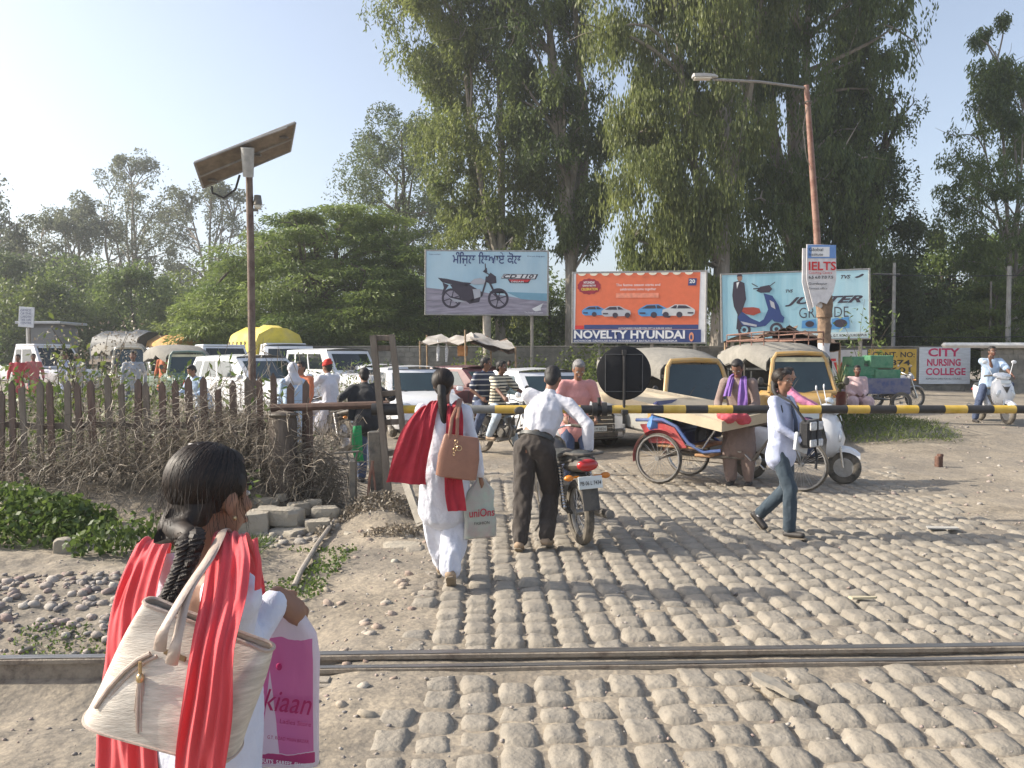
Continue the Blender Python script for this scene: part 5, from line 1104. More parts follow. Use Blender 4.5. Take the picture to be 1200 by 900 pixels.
def lorry(label, loc, rz, tarp, cabm, H=2.6, L=4.0, grp='loaded lorries on the far left road'):
    t = thing('lorry', label, 'lorry', loc, rz, grp); b = MB(); b.box((0, -1.4, .85), (1.9, L, .14)); b.build('load_bed', MWD, t)
    for sx in (-1, 1):
        for k in range(7): b = MB(); b.box((sx * .95, -1.4 - L / 2 + L * (k + .5) / 7, 1.45), (.05, .07, 1.2)); b.build('stake', MWD, t)
        b = MB(); b.box((sx * .98, -1.4, 1.25), (.04, L, .25)); b.build('side_board', MWD, t)
    rings = []
    for k in range(9): y = -1.4 - L / 2 + L * k / 8; e = .10 * sin(k * 2.3); rings.append([Vector((x * (1 + .02 * sin(k)), y, z + (e if z > H - .7 else 0))) for x, z in ((-.93, 1.3), (-.96, H - .7), (-.8, H - .25), (-.3, H), (.3, H + .02), (.8, H - .25), (.96, H - .7), (.93, 1.3))])
    b = MB(); b.loft(rings); b.build('tarpaulin', tarp, t, ang=60)
    b = MB(); rings = []
    for y, z0, z1 in ((.65, .5, 1.9), (1.4, .5, 1.95), (1.75, .5, 1.3), (1.95, .5, 1.05), (2.0, .55, .8)): rings.append([Vector(p) for p in ((-.85, y, z0), (-.88, y, (z0 + z1) / 2), (-.78, y, z1), (.78, y, z1), (.88, y, (z0 + z1) / 2), (.85, y, z0))])
    b.loft(rings); b.build('cab', cabm, t)
    w_ = MB(); w_.patch(Vector((.76, 1.77, 1.28)), Vector((-.76, 1.77, 1.28)), Vector((-.7, 1.43, 1.87)), Vector((.7, 1.43, 1.87)), off=.02); w_.build('windscreen', MGLT, t)
    for y in (1.3, -2.2):
        for sx in (-1, 1): wheel(t, (sx * .8, y, .38), .38, .22, .2, solid=True)
    return t
MYT = mat('tarp_yellow', (.62, .50, .06), .7, .12, 2, .4, 8, col2=(.5, .42, .2), bdist=.05); MBT = mat('tarp_black', (.03, .035, .042), .6, .3, 2, .4, 8, bdist=.05); MOT = mat('tarp_orange', (.50, .26, .06), .8, .3, 3, .4, 8, col2=(.2, .14, .1), bdist=.05)
lorry('small lorry with a bright yellow tarpaulin over its load', cpos(322, 32.5), F + .6, MYT, MPW, H=2.6)
lorry('small lorry with a peaked black tarpaulin between the trees and autos', cpos(172, 40), F + 1.0, MBT, MPW, H=2.75)
lorry('lorry with an orange brown cover left of the yellow tarpaulin', cpos(222, 38), F + .8, MOT, paint('paint_grey', (.25, .25, .25)), H=2.5)
# ---- auto rickshaws ----
MCAN = mat('canvas_grey', (.25, .235, .205), .9, .14, 2.5, .5, 14, col2=(.15, .145, .13), stretch=(1, 1, 1), bdist=.03); MAY = paint('paint_auto_yellow', (.50, .29, .06), .35); MAG = paint('paint_auto_green', (.06, .16, .13), .35); MSIL = paint('paint_silver', (.35, .36, .34), .4)
def auto(label, loc, rz, front=MAY, low=MSIL, Lb=2.6, rack=False, H=1.78, band=None, group='canvas roofed auto rickshaws', tint=MGLT):
    t = thing('auto_rickshaw', label, 'auto rickshaw', loc, rz, group); hw = .70; yf = 1.3; yr = yf - Lb - .3
    b = MB(); rings = []   # front cowl
    for y, wf, z0, z1 in ((.55, 1, .35, .98), (1.0, .98, .35, .98), (1.22, .9, .38, .95), (1.42, .72, .45, .80), (1.5, .5, .5, .66)):
        w0 = hw * wf; rings.append([Vector(p) for p in ((-w0 * .85, y, z0), (-w0, y, z0 + .15), (-w0, y, z1 - .1), (-w0 * .85, y, z1), (w0 * .85, y, z1), (w0, y, z1 - .1), (w0, y, z0 + .15), (w0 * .85, y, z0))])
    b.loft(rings); b.build('front_cowl', front, t)
    A = lambda x, y, z: Vector((x, y, z)); WS = (A(hw * .93, 1.16, .96), A(-hw * .93, 1.16, .96), A(-hw * .82, .97, H - .28), A(hw * .82, .97, H - .28))
    b = MB()
    pts = [WS[0], WS[3].lerp(WS[2], .06) + Vector((0, 0, .02)), WS[2].lerp(WS[3], .06) + Vector((0, 0, .02)), WS[1]]
    b.tube([pts[0], pts[0].lerp(pts[1], .9), pts[1] + Vector((-.06, 0, .04)), pts[1].lerp(pts[2], .5) + Vector((0, .02, .06)), pts[2] + Vector((.06, 0, .04)), pts[3].lerp(pts[2], .9), pts[3]], .045, 8); b.tube([pts[0], pts[3]], .05, 8); fr = b.build('windscreen_frame', front, t)
    w_ = MB(); w_.patch(*WS, bulge=(0, .05, 0), nu=8, nv=3); w_.build('windscreen', tint, t)
    b = MB(); b.tube([(.25, 1.2, .99), (.05, 1.12, 1.25)], .009, 4); b.build('wiper', MPLB, t)
    if band: b = MB(); b.patch(*WS, bulge=(0, .05, 0), v=(.86, .99), nu=8, nv=1, off=.012); b.build('sun_strip', band, t)
    b = MB(); rings = []; n = 11
    for k in range(n):
        f = k / (n - 1); y = .98 + (yr - .98) * f; s = 1 + .06 * sin(pi * min(1, f * 1.3)); zz = H - .24 + .24 * float(S(-.10, .38, f)) - .10 * float(S(.7, 1, f)) + (.012 if k % 2 else 0) - (.02 if k == 0 else 0)
        rings.append([A(x * hw * s * (1.0 if k else .9), y, z) for x, z in ((-1.04, zz - .42 if k > 3 else zz - .30), (-1.03, zz - .14), (-.92, zz - .05), (-.55, zz + .01), (0, zz + .035), (.55, zz + .01), (.92, zz - .05), (1.03, zz - .14), (1.04, zz - .42 if k > 3 else zz - .30))])
    b.loft(rings, close=False, caps=False); b.v = b.v + [(x * .97, y, z - .02) for x, y, z in b.v]; b.f = b.f + [tuple(i + n * 9 for i in f[::-1]) for f in b.f]; b.m = [0] * len(b.f)
    b.add([r - Vector((0, 0, 0)) for r in rings[-1]], [tuple(range(9))]); b.build('canvas_hood', MCAN, t, ang=60)
    b = MB(); b.box((0, (.6 + yr) / 2, .62), (hw * 2, .6 - yr, .5), b=.05); b.build('body_tub', low, t)
    for y_ in (.1, yr + .5): b = MB(); b.box((0, y_, .95), (1.15, .4, .14)); b.box((0, y_ - .2, 1.15), (1.15, .08, .4)); b.build('bench_seat', MSEAT, t)
    for sx in (-1, 1):
        b = MB(); b.tube([(sx * hw, -.1, .8), (sx * hw, -.12, H - .12)], .02, 6); b.build('hood_post', MPLB, t)
        b = MB(); b.tube([(sx * hw, yr + .1, .8), (sx * hw, yr + .1, H - .15)], .02, 6); b.build('hood_post', MPLB, t)
        wheel(t, (sx * .62, yr + .65, .27), .27, .13, .15, solid=True)
        b = MB(); b.box((sx * .66, yr + .65, .55), (.2, .72, .06), b=.02); b.build('mudguard', low, t)
        b = MB(); b.ell((sx * .42, 1.36, .78), (.10, .07, .10)); b.build('headlight', MHL, t)
        b = MB(); b.ell((sx * .58, 1.22, .88), (.04, .03, .03)); b.build('indicator', MAL, t)
        b = MB(); b.tube([(sx * .66, 1.1, 1.1), (sx * .80, 1.2, 1.16)], .01, 5); b.ell((sx * .84, 1.2, 1.18), (.06, .02, .08)); b.build('mirror', MPLB, t)
    wheel(t, (0, 1.28, .24), .24, .11, .14, solid=True)
    b = MB(); b.box((0, 1.36, .40), (.34, .5, .05), b=.02); b.build('mudguard', front, t)
    b = MB(); b.box((0, 1.52, .56), (.34, .015, .16), b=.003); p_ = b.build('number_plate', MPLT, t)
    if rack:
        b = MB(); z = H + .22
        for z2 in (z, z - .14):
            b.tube([(-.6, .7, z2), (.6, .7, z2), (.6, yr + .3, z2), (-.6, yr + .3, z2), (-.6, .7, z2)], .014, 6)
        for x in (-.6, -.3, 0, .3, .6): b.tube([(x, .7, z - .14), (x, yr + .3, z - .14)], .01, 5); b.tube([(x, .7, z), (x, .7, H + .02)], .012, 5)
        for y in (.7, 0, -.7, yr + .3):
            for sx in (-.6, .6): b.tube([(sx, y, z), (sx, y, H - .05)], .012, 5)
        b.build('roof_rack', mat('rack_rust', (.22, .12, .09), .7, .3, 20), t)
    return t
auto('yellow fronted auto rickshaw with grey canvas hood beside the round disc', cpos(786, 15.2), F + .24, Lb=3.1, H=1.90)
auto('yellow fronted auto rickshaw with roof rack behind the student', cpos(914, 16.6), F + .05, Lb=2.9, rack=True, H=1.92, band=mat('strip_cream', (.6, .55, .35), .6))
auto('green fronted auto rickshaw with pale canvas hood behind the picket fence', cpos(210, 26), F + .65, front=MAG, low=MAG, H=1.85, band=mat('strip_cream', (.6, .55, .35), .6))
auto('cream and green tempo half hidden by tall weeds at left', cpos(143, 31), F + .7, front=paint('paint_cream', (.55, .5, .4)), low=MAG, H=2.1)
# brown tarp shelter behind the second auto
t = thing('tarpaulin_shelter', 'brown tarpaulin shelter pitched behind the autos under the turquoise board', 'shelter', gp(905, 21)); bx = gp(905, 21)
def rl(u, v, Y): return W(u, v, Y) - bx
cloth(rl(848, 401, 20.2), rl(925, 385, 20.0), rl(935, 384, 23), rl(870, 396, 23), .02, 10, 5, MCB, 'tarpaulin', t, 5, .10); cloth(rl(921, 383, 20.0), rl(985, 402, 20.0), rl(975, 398, 23), rl(930, 383, 23), .08, 10, 5, MCB, 'tarpaulin', t, 6, .10)
cloth(rl(905, 390, 19.9), rl(922, 385, 19.9), rl(924, 402, 19.9), rl(905, 410, 19.9), 0, 6, 4, MCB, 'tarpaulin', t, 7, .05); cloth(rl(922, 384.5, 19.9), rl(984, 402, 19.9), rl(984, 412, 19.9), rl(924, 405, 19.9), 0, 8, 4, MCB, 'tarpaulin', t, 8, .05)
for u, v in ((850, 401), (921, 385), (984, 402)): b = MB(); p = rl(u, v, 20.3); b.tube([(p.x, p.y, -.2), p], .03, 6); b.build('post', MATS['stick_wood'], t)
# ---- motorcycle ----
def motorcycle(label, loc, rz, tank=MPBK, lean=0, plate='PB 06 L 7434', group='motorcycles around the crossing', rider=None, steer=0):
    t = thing('motorcycle', label, 'motorcycle', loc, rz, group); t.rotation_euler = (0, lean, rz); Rw = .30; yf, yr = .62, -.62
    wheel(t, (0, yr, Rw), Rw, .085, .225, 24, sp_r=.003); 
    cs, sn = cos(steer), sin(steer); 
    def fk(x, y, z): dx, dy = x, y - .36; return Vector((dx * cs - dy * sn, .36 + dx * sn + dy * cs, z))
    wheel(t, fk(0, yf, Rw), Rw, .075, .228, 24, ax=(cs, sn, 0))
    b = MB()     # frame
    for sx in (-1, 1):
        b.tube([(sx * .04, .36, .86), (sx * .09, .22, .62), (sx * .10, .1, .34), (sx * .10, -.2, .30), (sx * .10, -.28, .45)], .014, 7); b.tube([(sx * .04, .34, .80), (sx * .10, -.1, .72), (sx * .11, -.45, .74), (sx * .10, -.78, .80)], .014, 7)
        b.tube([(sx * .09, -.28, .42), (sx * .085, -.62, Rw)], .018, 7); b.tube([(sx * .10, -.28, .45), (sx * .11, -.3, .73)], .014, 7)
    b.build('frame', MPLB, t)
    for sx in (-1, 1):
        b = MB(); b.tube([fk(sx * .085, .40, .92), fk(sx * .085, yf, Rw)], [.02, .024], 8); b.build('front_fork', MCHR, t)
        b = MB(); pts = [Vector((sx * .14, -.60 + .10 * f, .34 + .38 * f)) for f in np.linspace(0, 1, 29)]
        b.tube(pts, [.026 if k % 2 else .017 for k in range(29)], 8); b.build('shock_absorber', MCHR, t)
        b = MB(); c = fk(sx * .16, .50, .80); b.tube([fk(sx * .08, .46, .80), c], .009, 5); b.ell(c + Vector((sx * .02, 0, 0)), (.04, .028, .028)); b.build('indicator', MAL, t)
        b = MB(); b.tube([(sx * .07, -.84, .66), (sx * .13, -.86, .66)], .009, 5); b.ell((sx * .17, -.87, .66), (.045, .032, .028)); b.build('indicator', MAL, t)
        b = MB(); h0 = fk(sx * .22, .28, 1.02); b.tube([h0, h0 + Vector((sx * .03, .02, .12))], .006, 5); b.ell(h0 + Vector((sx * .06, .01, .17)), (.055, .015, .04)); b.build('mirror', MPLB, t)
        b = MB(); b.tube([fk(sx * .24, .25, 1.01), fk(sx * .36, .17, .99)], .017, 8); b.build('grip', MTY, t)
        b = MB(); b.tube([(sx * .1, -.12, .32), (sx * .24, -.12, .31)], .013, 6); b.build('footrest', MTY, t)
        b = MB(); b.box((sx * .125, -.32, .60), (.03, .26, .16), b=.012); b.build('side_cover', tank, t)
    b = MB(); b.tube([fk(-.26, .24, 1.01), fk(-.2, .34, 1.0), fk(-.06, .38, .95), fk(.06, .38, .95), fk(.2, .34, 1.0), fk(.26, .24, 1.01)], .011, 7); b.build('handlebar', MCHR, t)
    b = MB(); b.ell(fk(0, .50, .85), (.085, .075, .09)); b.build('headlight', MHL, t); b = MB(); b.ell(fk(0, .47, .87), (.115, .07, .125)); b.build('headlamp_cowl', tank, t)
    b = MB(); rings = []
    for y, w_, z0, z1 in ((-.08, .06, .72, .80), (0, .11, .70, .87), (.14, .14, .70, .93), (.26, .13, .72, .94), (.34, .06, .76, .88)): rings.append([Vector((w_ * cos(a), y, (z0 + z1) / 2 + (z1 - z0) / 2 * sin(a))) for a in np.linspace(0, 2 * pi, 15)[:-1]])
    b.loft(rings); b.build('fuel_tank', tank, t)
    b = MB(); rings = []
    for y, w_, z0, z1 in ((.0, .08, .74, .82), (-.1, .11, .73, .83), (-.35, .13, .73, .82), (-.5, .13, .75, .86), (-.74, .10, .77, .88), (-.80, .06, .79, .86)): rings.append([Vector((w_ * math.copysign(abs(cos(a)) ** .6, cos(a)), y, (z0 + z1) / 2 + (z1 - z0) / 2 * math.copysign(abs(sin(a)) ** .6, sin(a)))) for a in np.linspace(0, 2 * pi, 15)[:-1]])
    b.loft(rings); b.build('seat', MSEAT, t)
    b = MB(); b.tube([(-.13, -.5, .80), (-.14, -.72, .86), (-.13, -.92, .87), (-.06, -.97, .87), (.06, -.97, .87), (.13, -.92, .87), (.14, -.72, .86), (.13, -.5, .80)], .014, 7); b.build('grab_rail', MPLB, t)
    b = MB(); rings = []
    for y, w_, z0, z1 in ((-.55, .12, .66, .77), (-.75, .12, .68, .82), (-.86, .10, .70, .83), (-.90, .08, .72, .80)): rings.append([Vector((w_ * cos(a), y, (z0 + z1) / 2 + (z1 - z0) / 2 * sin(a))) for a in np.linspace(0, 2 * pi, 13)[:-1]])
    b.loft(rings); b.build('tail_cowl', MPLB, t)
    b = MB(); b.ell((0, -.89, .765), (.10, .05, .055)); b.build('tail_light', MRL, t)
    b = MB(); n = 9; rings = []
    for k in range(n): a = R(28 + 88 * k / (n - 1)); y = yr - .34 * sin(a - R(42)) * 1.0 + .0; z = Rw + .345 * cos(a - R(62)); y = yr - .345 * sin(a - R(62)); rings.append([Vector((-.07, y, z)), Vector((-.04, y, z + .025)), Vector((.04, y, z + .025)), Vector((.07, y, z)), Vector((.04, y, z + .015)), Vector((-.04, y, z + .015))])
    b.loft(rings); b.box((0, -.93, .48), (.15, .02, .22), rot=Matrix.Rotation(R(-12), 3, 'X')); b.build('rear_mudguard', MPLB, t)
    b = MB(); b.box((0, -.945, .62), (.22, .012, .11), b=.003, rot=Matrix.Rotation(R(-8), 3, 'X')); p_ = b.build('number_plate', MPLT, t)
    text(plate, .05, MPLB, p_, (0, -.956, .60), ux=(1, 0, 0), align='CENTER', width=.19, depth=.001, bold=.01)
    b = MB(); rings = []
    for k in range(8): a = R(-55 + 105 * k / 7); p = fk(0, yf - (Rw + .035) * sin(a) * 1, Rw + (Rw + .035) * cos(a)); rings.append([p + Vector((dx, 0, dz)) for dx, dz in ((-.06, -.01), (-.03, .012), (.03, .012), (.06, -.01), (.03, .004), (-.03, .004))])
    b.loft(rings); b.build('front_mudguard', tank, t)
    b = MB(); b.box((0, .02, .42), (.22, .30, .20), b=.05); b.cyl((-.14, -.0, .40), (.14, -.0, .40), .085, n=16)
    for k in range(6): b.box((0, .12 + .004 * k, .54 + .022 * k), (.16, .15, .010), b=.003)
    b.box((0, .13, .60), (.10, .10, .14)); b.build('engine', MENG, t)
    b = MB(); b.tube([(.09, .18, .58), (.11, .26, .46), (.12, .2, .30), (.14, -.05, .25), (.15, -.3, .26)], .018, 8); b.tube([(.15, -.3, .26), (.16, -.45, .27), (.17, -.95, .32)], [.02, .038, .042], 12); b.build('exhaust', MENG, t)
    b = MB(); b.box((-.10, -.34, .36), (.02, .5, .09), b=.01, rot=Matrix.Rotation(R(8), 3, 'X')); b.build('chain_guard', MPLB, t)
    b = MB(); b.tube([(-.10, -.05, .28), (-.26, .02, .02)], .012, 6); b.build('side_stand', MPLB, t)
    return t
B0 = W(683, 643, 7.28)
motorcycle('black motorcycle with red tail light pushed by the man in a white shirt', (B0.x - .16, 7.28 + .62, g1(B0.x, 7.6) + .015), R(14), lean=R(-3), steer=R(-4))
mc2 = motorcycle('dark motorcycle carrying the two men in striped shirts', (W(593, 420, 14.2).x, 14.2, g1(-.1, 14.2)), F + .8, plate='PB 06 J 2210', steer=R(8))
mc3 = motorcycle('motorcycle ridden by the man in a red turban, seen from behind', (-3.56, 15.2, g1(-3.56, 15.2)), R(49), plate='PB 06 G 6145')
mc4 = motorcycle('parked motorcycle with grey tank beside the seated woman in pink', cpos(1049, 22.5), R(-82), tank=mat('tank_silver', (.4, .4, .42), .35, .1, 5, metal=.4), lean=0, plate='PB 06 F 3391')
mc4.location.z += .05
# ---- scooters ----
def scooter(label, loc, rz, lean=0, steer=0):
    t = thing('scooter', label, 'scooter', loc, rz, 'white scooters'); t.rotation_euler = (0, lean, rz); Rw = .225
    def fk(x, y, z): dx, dy = x, y - .42; return Vector((dx * cos(steer) - dy * sin(steer), .42 + dx * sin(steer) + dy * cos(steer), z))
    wheel(t, (0, -.62, Rw), Rw, .10, .13, solid=True); wheel(t, fk(0, .62, Rw), Rw, .095, .13, solid=True, ax=(cos(steer), sin(steer), 0))
    b = MB(); rings = []    # front apron
    for z, y, w_, d in ((.36, .44, .09, .05), (.48, .50, .19, .09), (.62, .52, .225, .10), (.78, .48, .215, .10), (.90, .44, .17, .09), (.98, .41, .10, .06)):
        rings.append([Vector((w_ * x, y + d * yy, z)) for x, yy in ((-1, -1.2), (-1, -.3), (-.75, .45), (-.35, .95), (0, 1.15), (.35, .95), (.75, .45), (1, -.3), (1, -1.2), (.8, -.9), (0, -.5), (-.8, -.9))])
    b.loft(rings); b.build('front_apron', MPW, t, ang=50)
    b = MB(); b.add([Vector(p) for p in ((-.05, .615, .80), (.05, .615, .80), (.0, .63, .66), (-.09, .60, .84), (.09, .60, .84))], [(3, 0, 2), (2, 1, 4), (0, 1, 2)]); b.build('apron_vent', MPLB, t, smooth=False)
    for sx in (-1, 1):
        b = MB(); b.ell((sx * .135, .565, .66), (.05, .025, .085), rot=Matrix.Rotation(sx * R(-28), 3, 'Y')); b.build('indicator', MHL, t)
        b = MB(); b.tube([fk(sx * .20, .36, 1.06), fk(sx * .30, .30, 1.30)], .007, 5); b.ell(fk(sx * .32, .30, 1.32), (.055, .014, .04)); b.build('mirror', MPW, t)
        b = MB(); b.tube([fk(sx * .19, .36, 1.04), fk(sx * .33, .29, 1.02)], .018, 8); b.build('grip', MTY, t)
        b = MB(); b.tube([fk(sx * .08, .58, .52), fk(sx * .075, .62, Rw)], .017, 7); b.build('front_fork', MCHR, t)
        b = MB(); rings = []
        for y, z0, z1, w_ in ((.05, .30, .40, .13), (-.15, .32, .66, .17), (-.4, .36, .76, .17), (-.7, .46, .80, .14), (-.9, .60, .80, .07)): rings.append([Vector((sx * (w_ * .35 + (w_ * .65) * (.5 + .5 * cos(a))), y, (z0 + z1) / 2 + (z1 - z0) / 2 * sin(a))) for a in np.linspace(0, 2 * pi, 13)[:-1]])
        b.loft(rings); b.build('side_panel', MPW, t)
    b = MB(); rings = []
    for y, w_, z0, z1 in ((.28, .10, 1.00, 1.07), (.36, .19, .98, 1.10), (.44, .17, .96, 1.09), (.52, .10, .94, 1.04), (.55, .04, .96, 1.0)): rings.append([fk(w_ * cos(a), y, (z0 + z1) / 2 + (z1 - z0) / 2 * sin(a)) for a in np.linspace(0, 2 * pi, 15)[:-1]])
    b.loft(rings); b.build('handlebar_cowl', MPW, t); b = MB(); b.ell(fk(0, .50, 1.01), (.10, .055, .045)); b.build('headlight', MHL, t)
    b = MB(); b.box((0, .16, .30), (.30, .52, .07), b=.025); b.build('footboard', MPLB, t)
    b = MB(); rings = []
    for k in range(7): a = R(-50 + 100 * k / 6); p = fk(0, .62 - .27 * sin(a), Rw + .27 * cos(a)); rings.append([p + Vector((dx, 0, dz)) for dx, dz in ((-.075, -.05), (-.06, .0), (0, .03), (.06, 0), (.075, -.05), (.05, -.01), (0, .015), (-.05, -.01))])
    b.loft(rings); b.build('front_mudguard', MPW, t)
    b = MB(); rings = []
    for y, w_, z0, z1 in ((-.02, .08, .72, .76), (-.12, .13, .72, .80), (-.4, .15, .74, .82), (-.72, .12, .78, .87), (-.82, .05, .80, .84)): rings.append([Vector((w_ * math.copysign(abs(cos(a)) ** .6, cos(a)), y, (z0 + z1) / 2 + (z1 - z0) / 2 * sin(a))) for a in np.linspace(0, 2 * pi, 15)[:-1]])
    b.loft(rings); b.build('seat', MSEAT, t)
    b = MB(); b.ell((0, -.92, .70), (.09, .04, .045)); b.build('tail_light', MRL, t); b = MB(); b.box((0, .575, .90), (.20, .01, .07), b=.002, rot=Matrix.Rotation(R(18), 3, 'X')); b.build('number_plate', MPLT, t)
    b = MB(); b.tube([(.15, -.3, .26), (.17, -.85, .34)], [.03, .045], 10); b.build('exhaust', MENG, t); return t
SCA = W(940, 420, 11.4)
sc1 = scooter('white scooter ridden by the woman in a pink scarf, nose to the right', (SCA.x - .12, 11.25, 0), R(-112), steer=R(-8))
sc2 = scooter('white scooter facing the crossing ridden by the man at the right edge', (W(1165, 420, 17.6).x, 17.6, g1(W(1165, 420, 17.6).x, 17.6)), R(172), steer=R(10))
# ---- cycle rickshaw ----
MBLU = mat('vinyl_blue', (.02, .025, .12), .45, .3, 8, .2, 50, dust=.1); MCH2 = mat('hood_black', (.02, .02, .025), .5, .3, 8, .3, 30)
nw, fw_, ww_ = Vector((2.01, 11.0, 0)), Vector((3.43, 9.95, 0)), None
hd = Vector((1.85, -.75, 0)); hd = (fw_ - nw).normalized(); rzc = math.atan2(-hd.x, hd.y); mid = nw + Vector((-hd.y, hd.x, 0)) * .48
t = thing('cycle_rickshaw', 'blue and red cycle rickshaw loaded with a long cardboard box', 'cycle rickshaw', (mid.x, mid.y, .0), rzc)
wb_ = 1.78
for sx in (-.48, .48): wheel(t, (sx, 0, .35), .35, .035, .325, 32, sp_r=.0022)
wheel(t, (0, wb_, .35), .35, .035, .325, 32, sp_r=.0022)
b = MB(); b.tube([(-.5, 0, .35), (.5, 0, .35)], .018, 7); b.tube([(0, .0, .42), (0, .75, .36), (0, 1.15, .36)], .02, 7); b.tube([(0, 1.15, .36), (0, .95, .86)], .02, 7); b.tube([(0, 1.15, .36), (0, 1.52, .86)], .02, 7); b.tube([(0, .98, .78), (0, 1.5, .90)], .02, 7)
for sx in (-1, 1): b.tube([(sx * .35, 0, .42), (sx * .3, .5, .40), (0, 1.12, .38)], .015, 6); b.tube([(sx * .045, 1.54, .95), (sx * .045, 1.6, .72), (sx * .045, wb_, .35)], .012, 6)
b.build('frame', MDST, t)
b = MB(); b.tube([(-.28, 1.26, 1.02), (-.2, 1.42, 1.03), (0, 1.53, 1.0), (.2, 1.42, 1.03), (.28, 1.26, 1.02)], .012, 7); b.build('handlebar', MCHR, t)
b = MB(); b.box((0, .93, .90), (.20, .26, .07), b=.03); b.build('saddle', MPLB, t)
b = MB(); b.lathe([(.085, -.004), (.095, 0), (.085, .004)], (-.06, 1.15, .36), (1, 0, 0), 24)
for k in range(5): b.tube([(-.06, 1.15, .36), (-.06, 1.15 + .085 * cos(k * 1.257), .36 + .085 * sin(k * 1.257))], .006, 4)
b.tube([(-.08, 1.15, .36), (-.09, 1.27, .24)], .01, 5); b.tube([(.08, 1.15, .36), (.09, 1.03, .48)], .01, 5); b.box((-.14, 1.27, .24), (.09, .05, .02)); b.box((.14, 1.03, .48), (.09, .05, .02)); b.tube([(-.06, 1.13, .45), (-.03, .1, .42)], .006, 4); b.tube([(-.06, 1.13, .27), (-.03, .1, .29)], .006, 4)
b.build('crank', MCHR, t)
b = MB(); b.box((0, .25, .52), (.86, .62, .05), b=.015); b.box((0, .60, .42), (.8, .22, .04), b=.01); b.build('footboard', mat('board_orange_wood', (.40, .20, .08), .8, .3, 9, dust=.2), t)
b = MB(); b.box((0, .10, .72), (.84, .40, .14), b=.04); b.build('seat_cushion', MBLU, t); b = MB(); b.box((0, -.12, .92), (.84, .10, .42), b=.04, rot=Matrix.Rotation(R(-12), 3, 'X')); b.build('backrest', MBLU, t)
b = MB(); b.box((0, .34, .62), (.80, .03, .22), b=.01); b.build('seat_front', MBLU, t)
MRR = paint('paint_rickshaw_red', (.45, .05, .06), .2); MBP = paint('paint_rickshaw_blue', (.05, .12, .35), .2)
for sx in (-1, 1):
    b = MB(); b.prism([(-.30, .80), (.02, .84), (.22, .78), (.40, .52), (.30, .50), (.12, .56), (-.15, .55)], (sx * .43, 0, 0), (0, 1, 0), (0, 0, 1), .02); b.build('side_panel', MRR if sx > 0 else MRR, t, smooth=False)
    b = MB(); b.tube([(sx * .47, -.35, .86), (sx * .47, .05, .88), (sx * .46, .25, .80), (sx * .44, .42, .58), (sx * .42, .62, .47), (sx * .38, .85, .50)], .024, 7); b.build('armrest_tube', MBP, t)
    b = MB(); n = 10; rings = []
    for k in range(n): a = R(-10 + 130 * k / (n - 1)); y = -.39 * cos(a) * 1 + .02; z = .35 + .40 * sin(a); rings.append([Vector((sx * .48 + dx, y, z + dz)) for dx, dz in ((-.05, 0), (0, .012), (.05, 0), (0, .004))])
    b.loft(rings); b.build('mudguard', MRR, t)
b = MB(); b.tube([(.43, .0, .62), (.44, .62, .52), (.40, .92, .98)], .014, 6); b.build('hood_stay', MCHR, t)
b = MB(); rings = []
for k in range(5): f = k / 4; rings.append([Vector((x, .50 + .10 * f + .05 * sin(j * 2 + k), .62 + .42 * f + .02 * sin(j * 3))) for j, x in enumerate(np.linspace(-.36, .36, 9))])
b.loft(rings, close=False, caps=False); b.loft([[p + Vector((0, .05, 0)) for p in r_] for r_ in rings], close=False, caps=False); b.build('folded_hood', MCH2, t)
rk = t
def beside(u, v, Y, base=None): p = W(u, v, Y); return p
t = thing('cardboard_box', 'long flat cardboard carton lying across the cycle rickshaw', 'carton', (0, 0, 0)); b = MB()
A, B, C_, D = W(655, 447, 12.6), W(722, 448, 13.2), W(905, 482, 10.6), W(846, 494, 10.2)
quadbox(D, C_, B, A, -.14, mat('cardboard', (.50, .42, .30), .85, .1, 4, .2, 40), 'carton', t)
n_ = (B - A).cross(D - A).normalized()
if n_.z < 0: n_ = -n_
b = MB(); ux = (C_ - B).normalized(); uy = ux.cross(n_).normalized() * -1
for k in range(7): p = B.lerp(C_, .22 + .1 * k) + n_ * .006; q = (A.lerp(D, .22 + .1 * k) + n_ * .006); b.add([p.lerp(q, .06), p.lerp(q, .28), (p + ux * .13).lerp(q + ux * .13, .28), (p + ux * .13).lerp(q + ux * .13, .06)], [(0, 1, 2, 3)])
b = MB(); 
text('FRAGILE  HANDLE WITH CARE', .16, MPLB, t, B.lerp(C_, .12) + n_ * .008 + (A - B).normalized() * .22, ux=tuple(ux), uy=tuple((B - A).normalized()), width=1.5, bold=.01, depth=0)
t = thing('red_bundle', 'crumpled pinkish red cloth bundle on the rickshaw handlebar', 'bundle', (0, 0, 0)); b = MB(); c = W(860, 490, 10.3)
for k in range(6): rg = random.Random(k); b.ell(c + Vector((rg.uniform(-.15, .15), rg.uniform(-.05, .05), rg.uniform(-.03, .05))), (.10, .08, .06))
organic('cloth', b, mat('cloth_pinkred', (.50, .08, .10), .9, .15, 12, .3, 40), t, .015, 2, folds(.012, 14, 14, 14))
t = thing('plastic_bag', 'blue and green printed bag on the rickshaw seat', 'bag', (0, 0, 0)); b = MB(); c = W(770, 497, 11.1); b.box(c, (.26, .12, .20), b=.04, rot=Matrix.Rotation(R(12), 3, 'Y')); b.build('bag', mat('bag_blue', (.08, .22, .5), .4, .3, 8), t); b = MB(); b.box(c + Vector((.15, .02, .02)), (.12, .12, .16), b=.04); b.build('bag_side', mat('bag_green', (.05, .35, .12), .4, .3, 8), t)
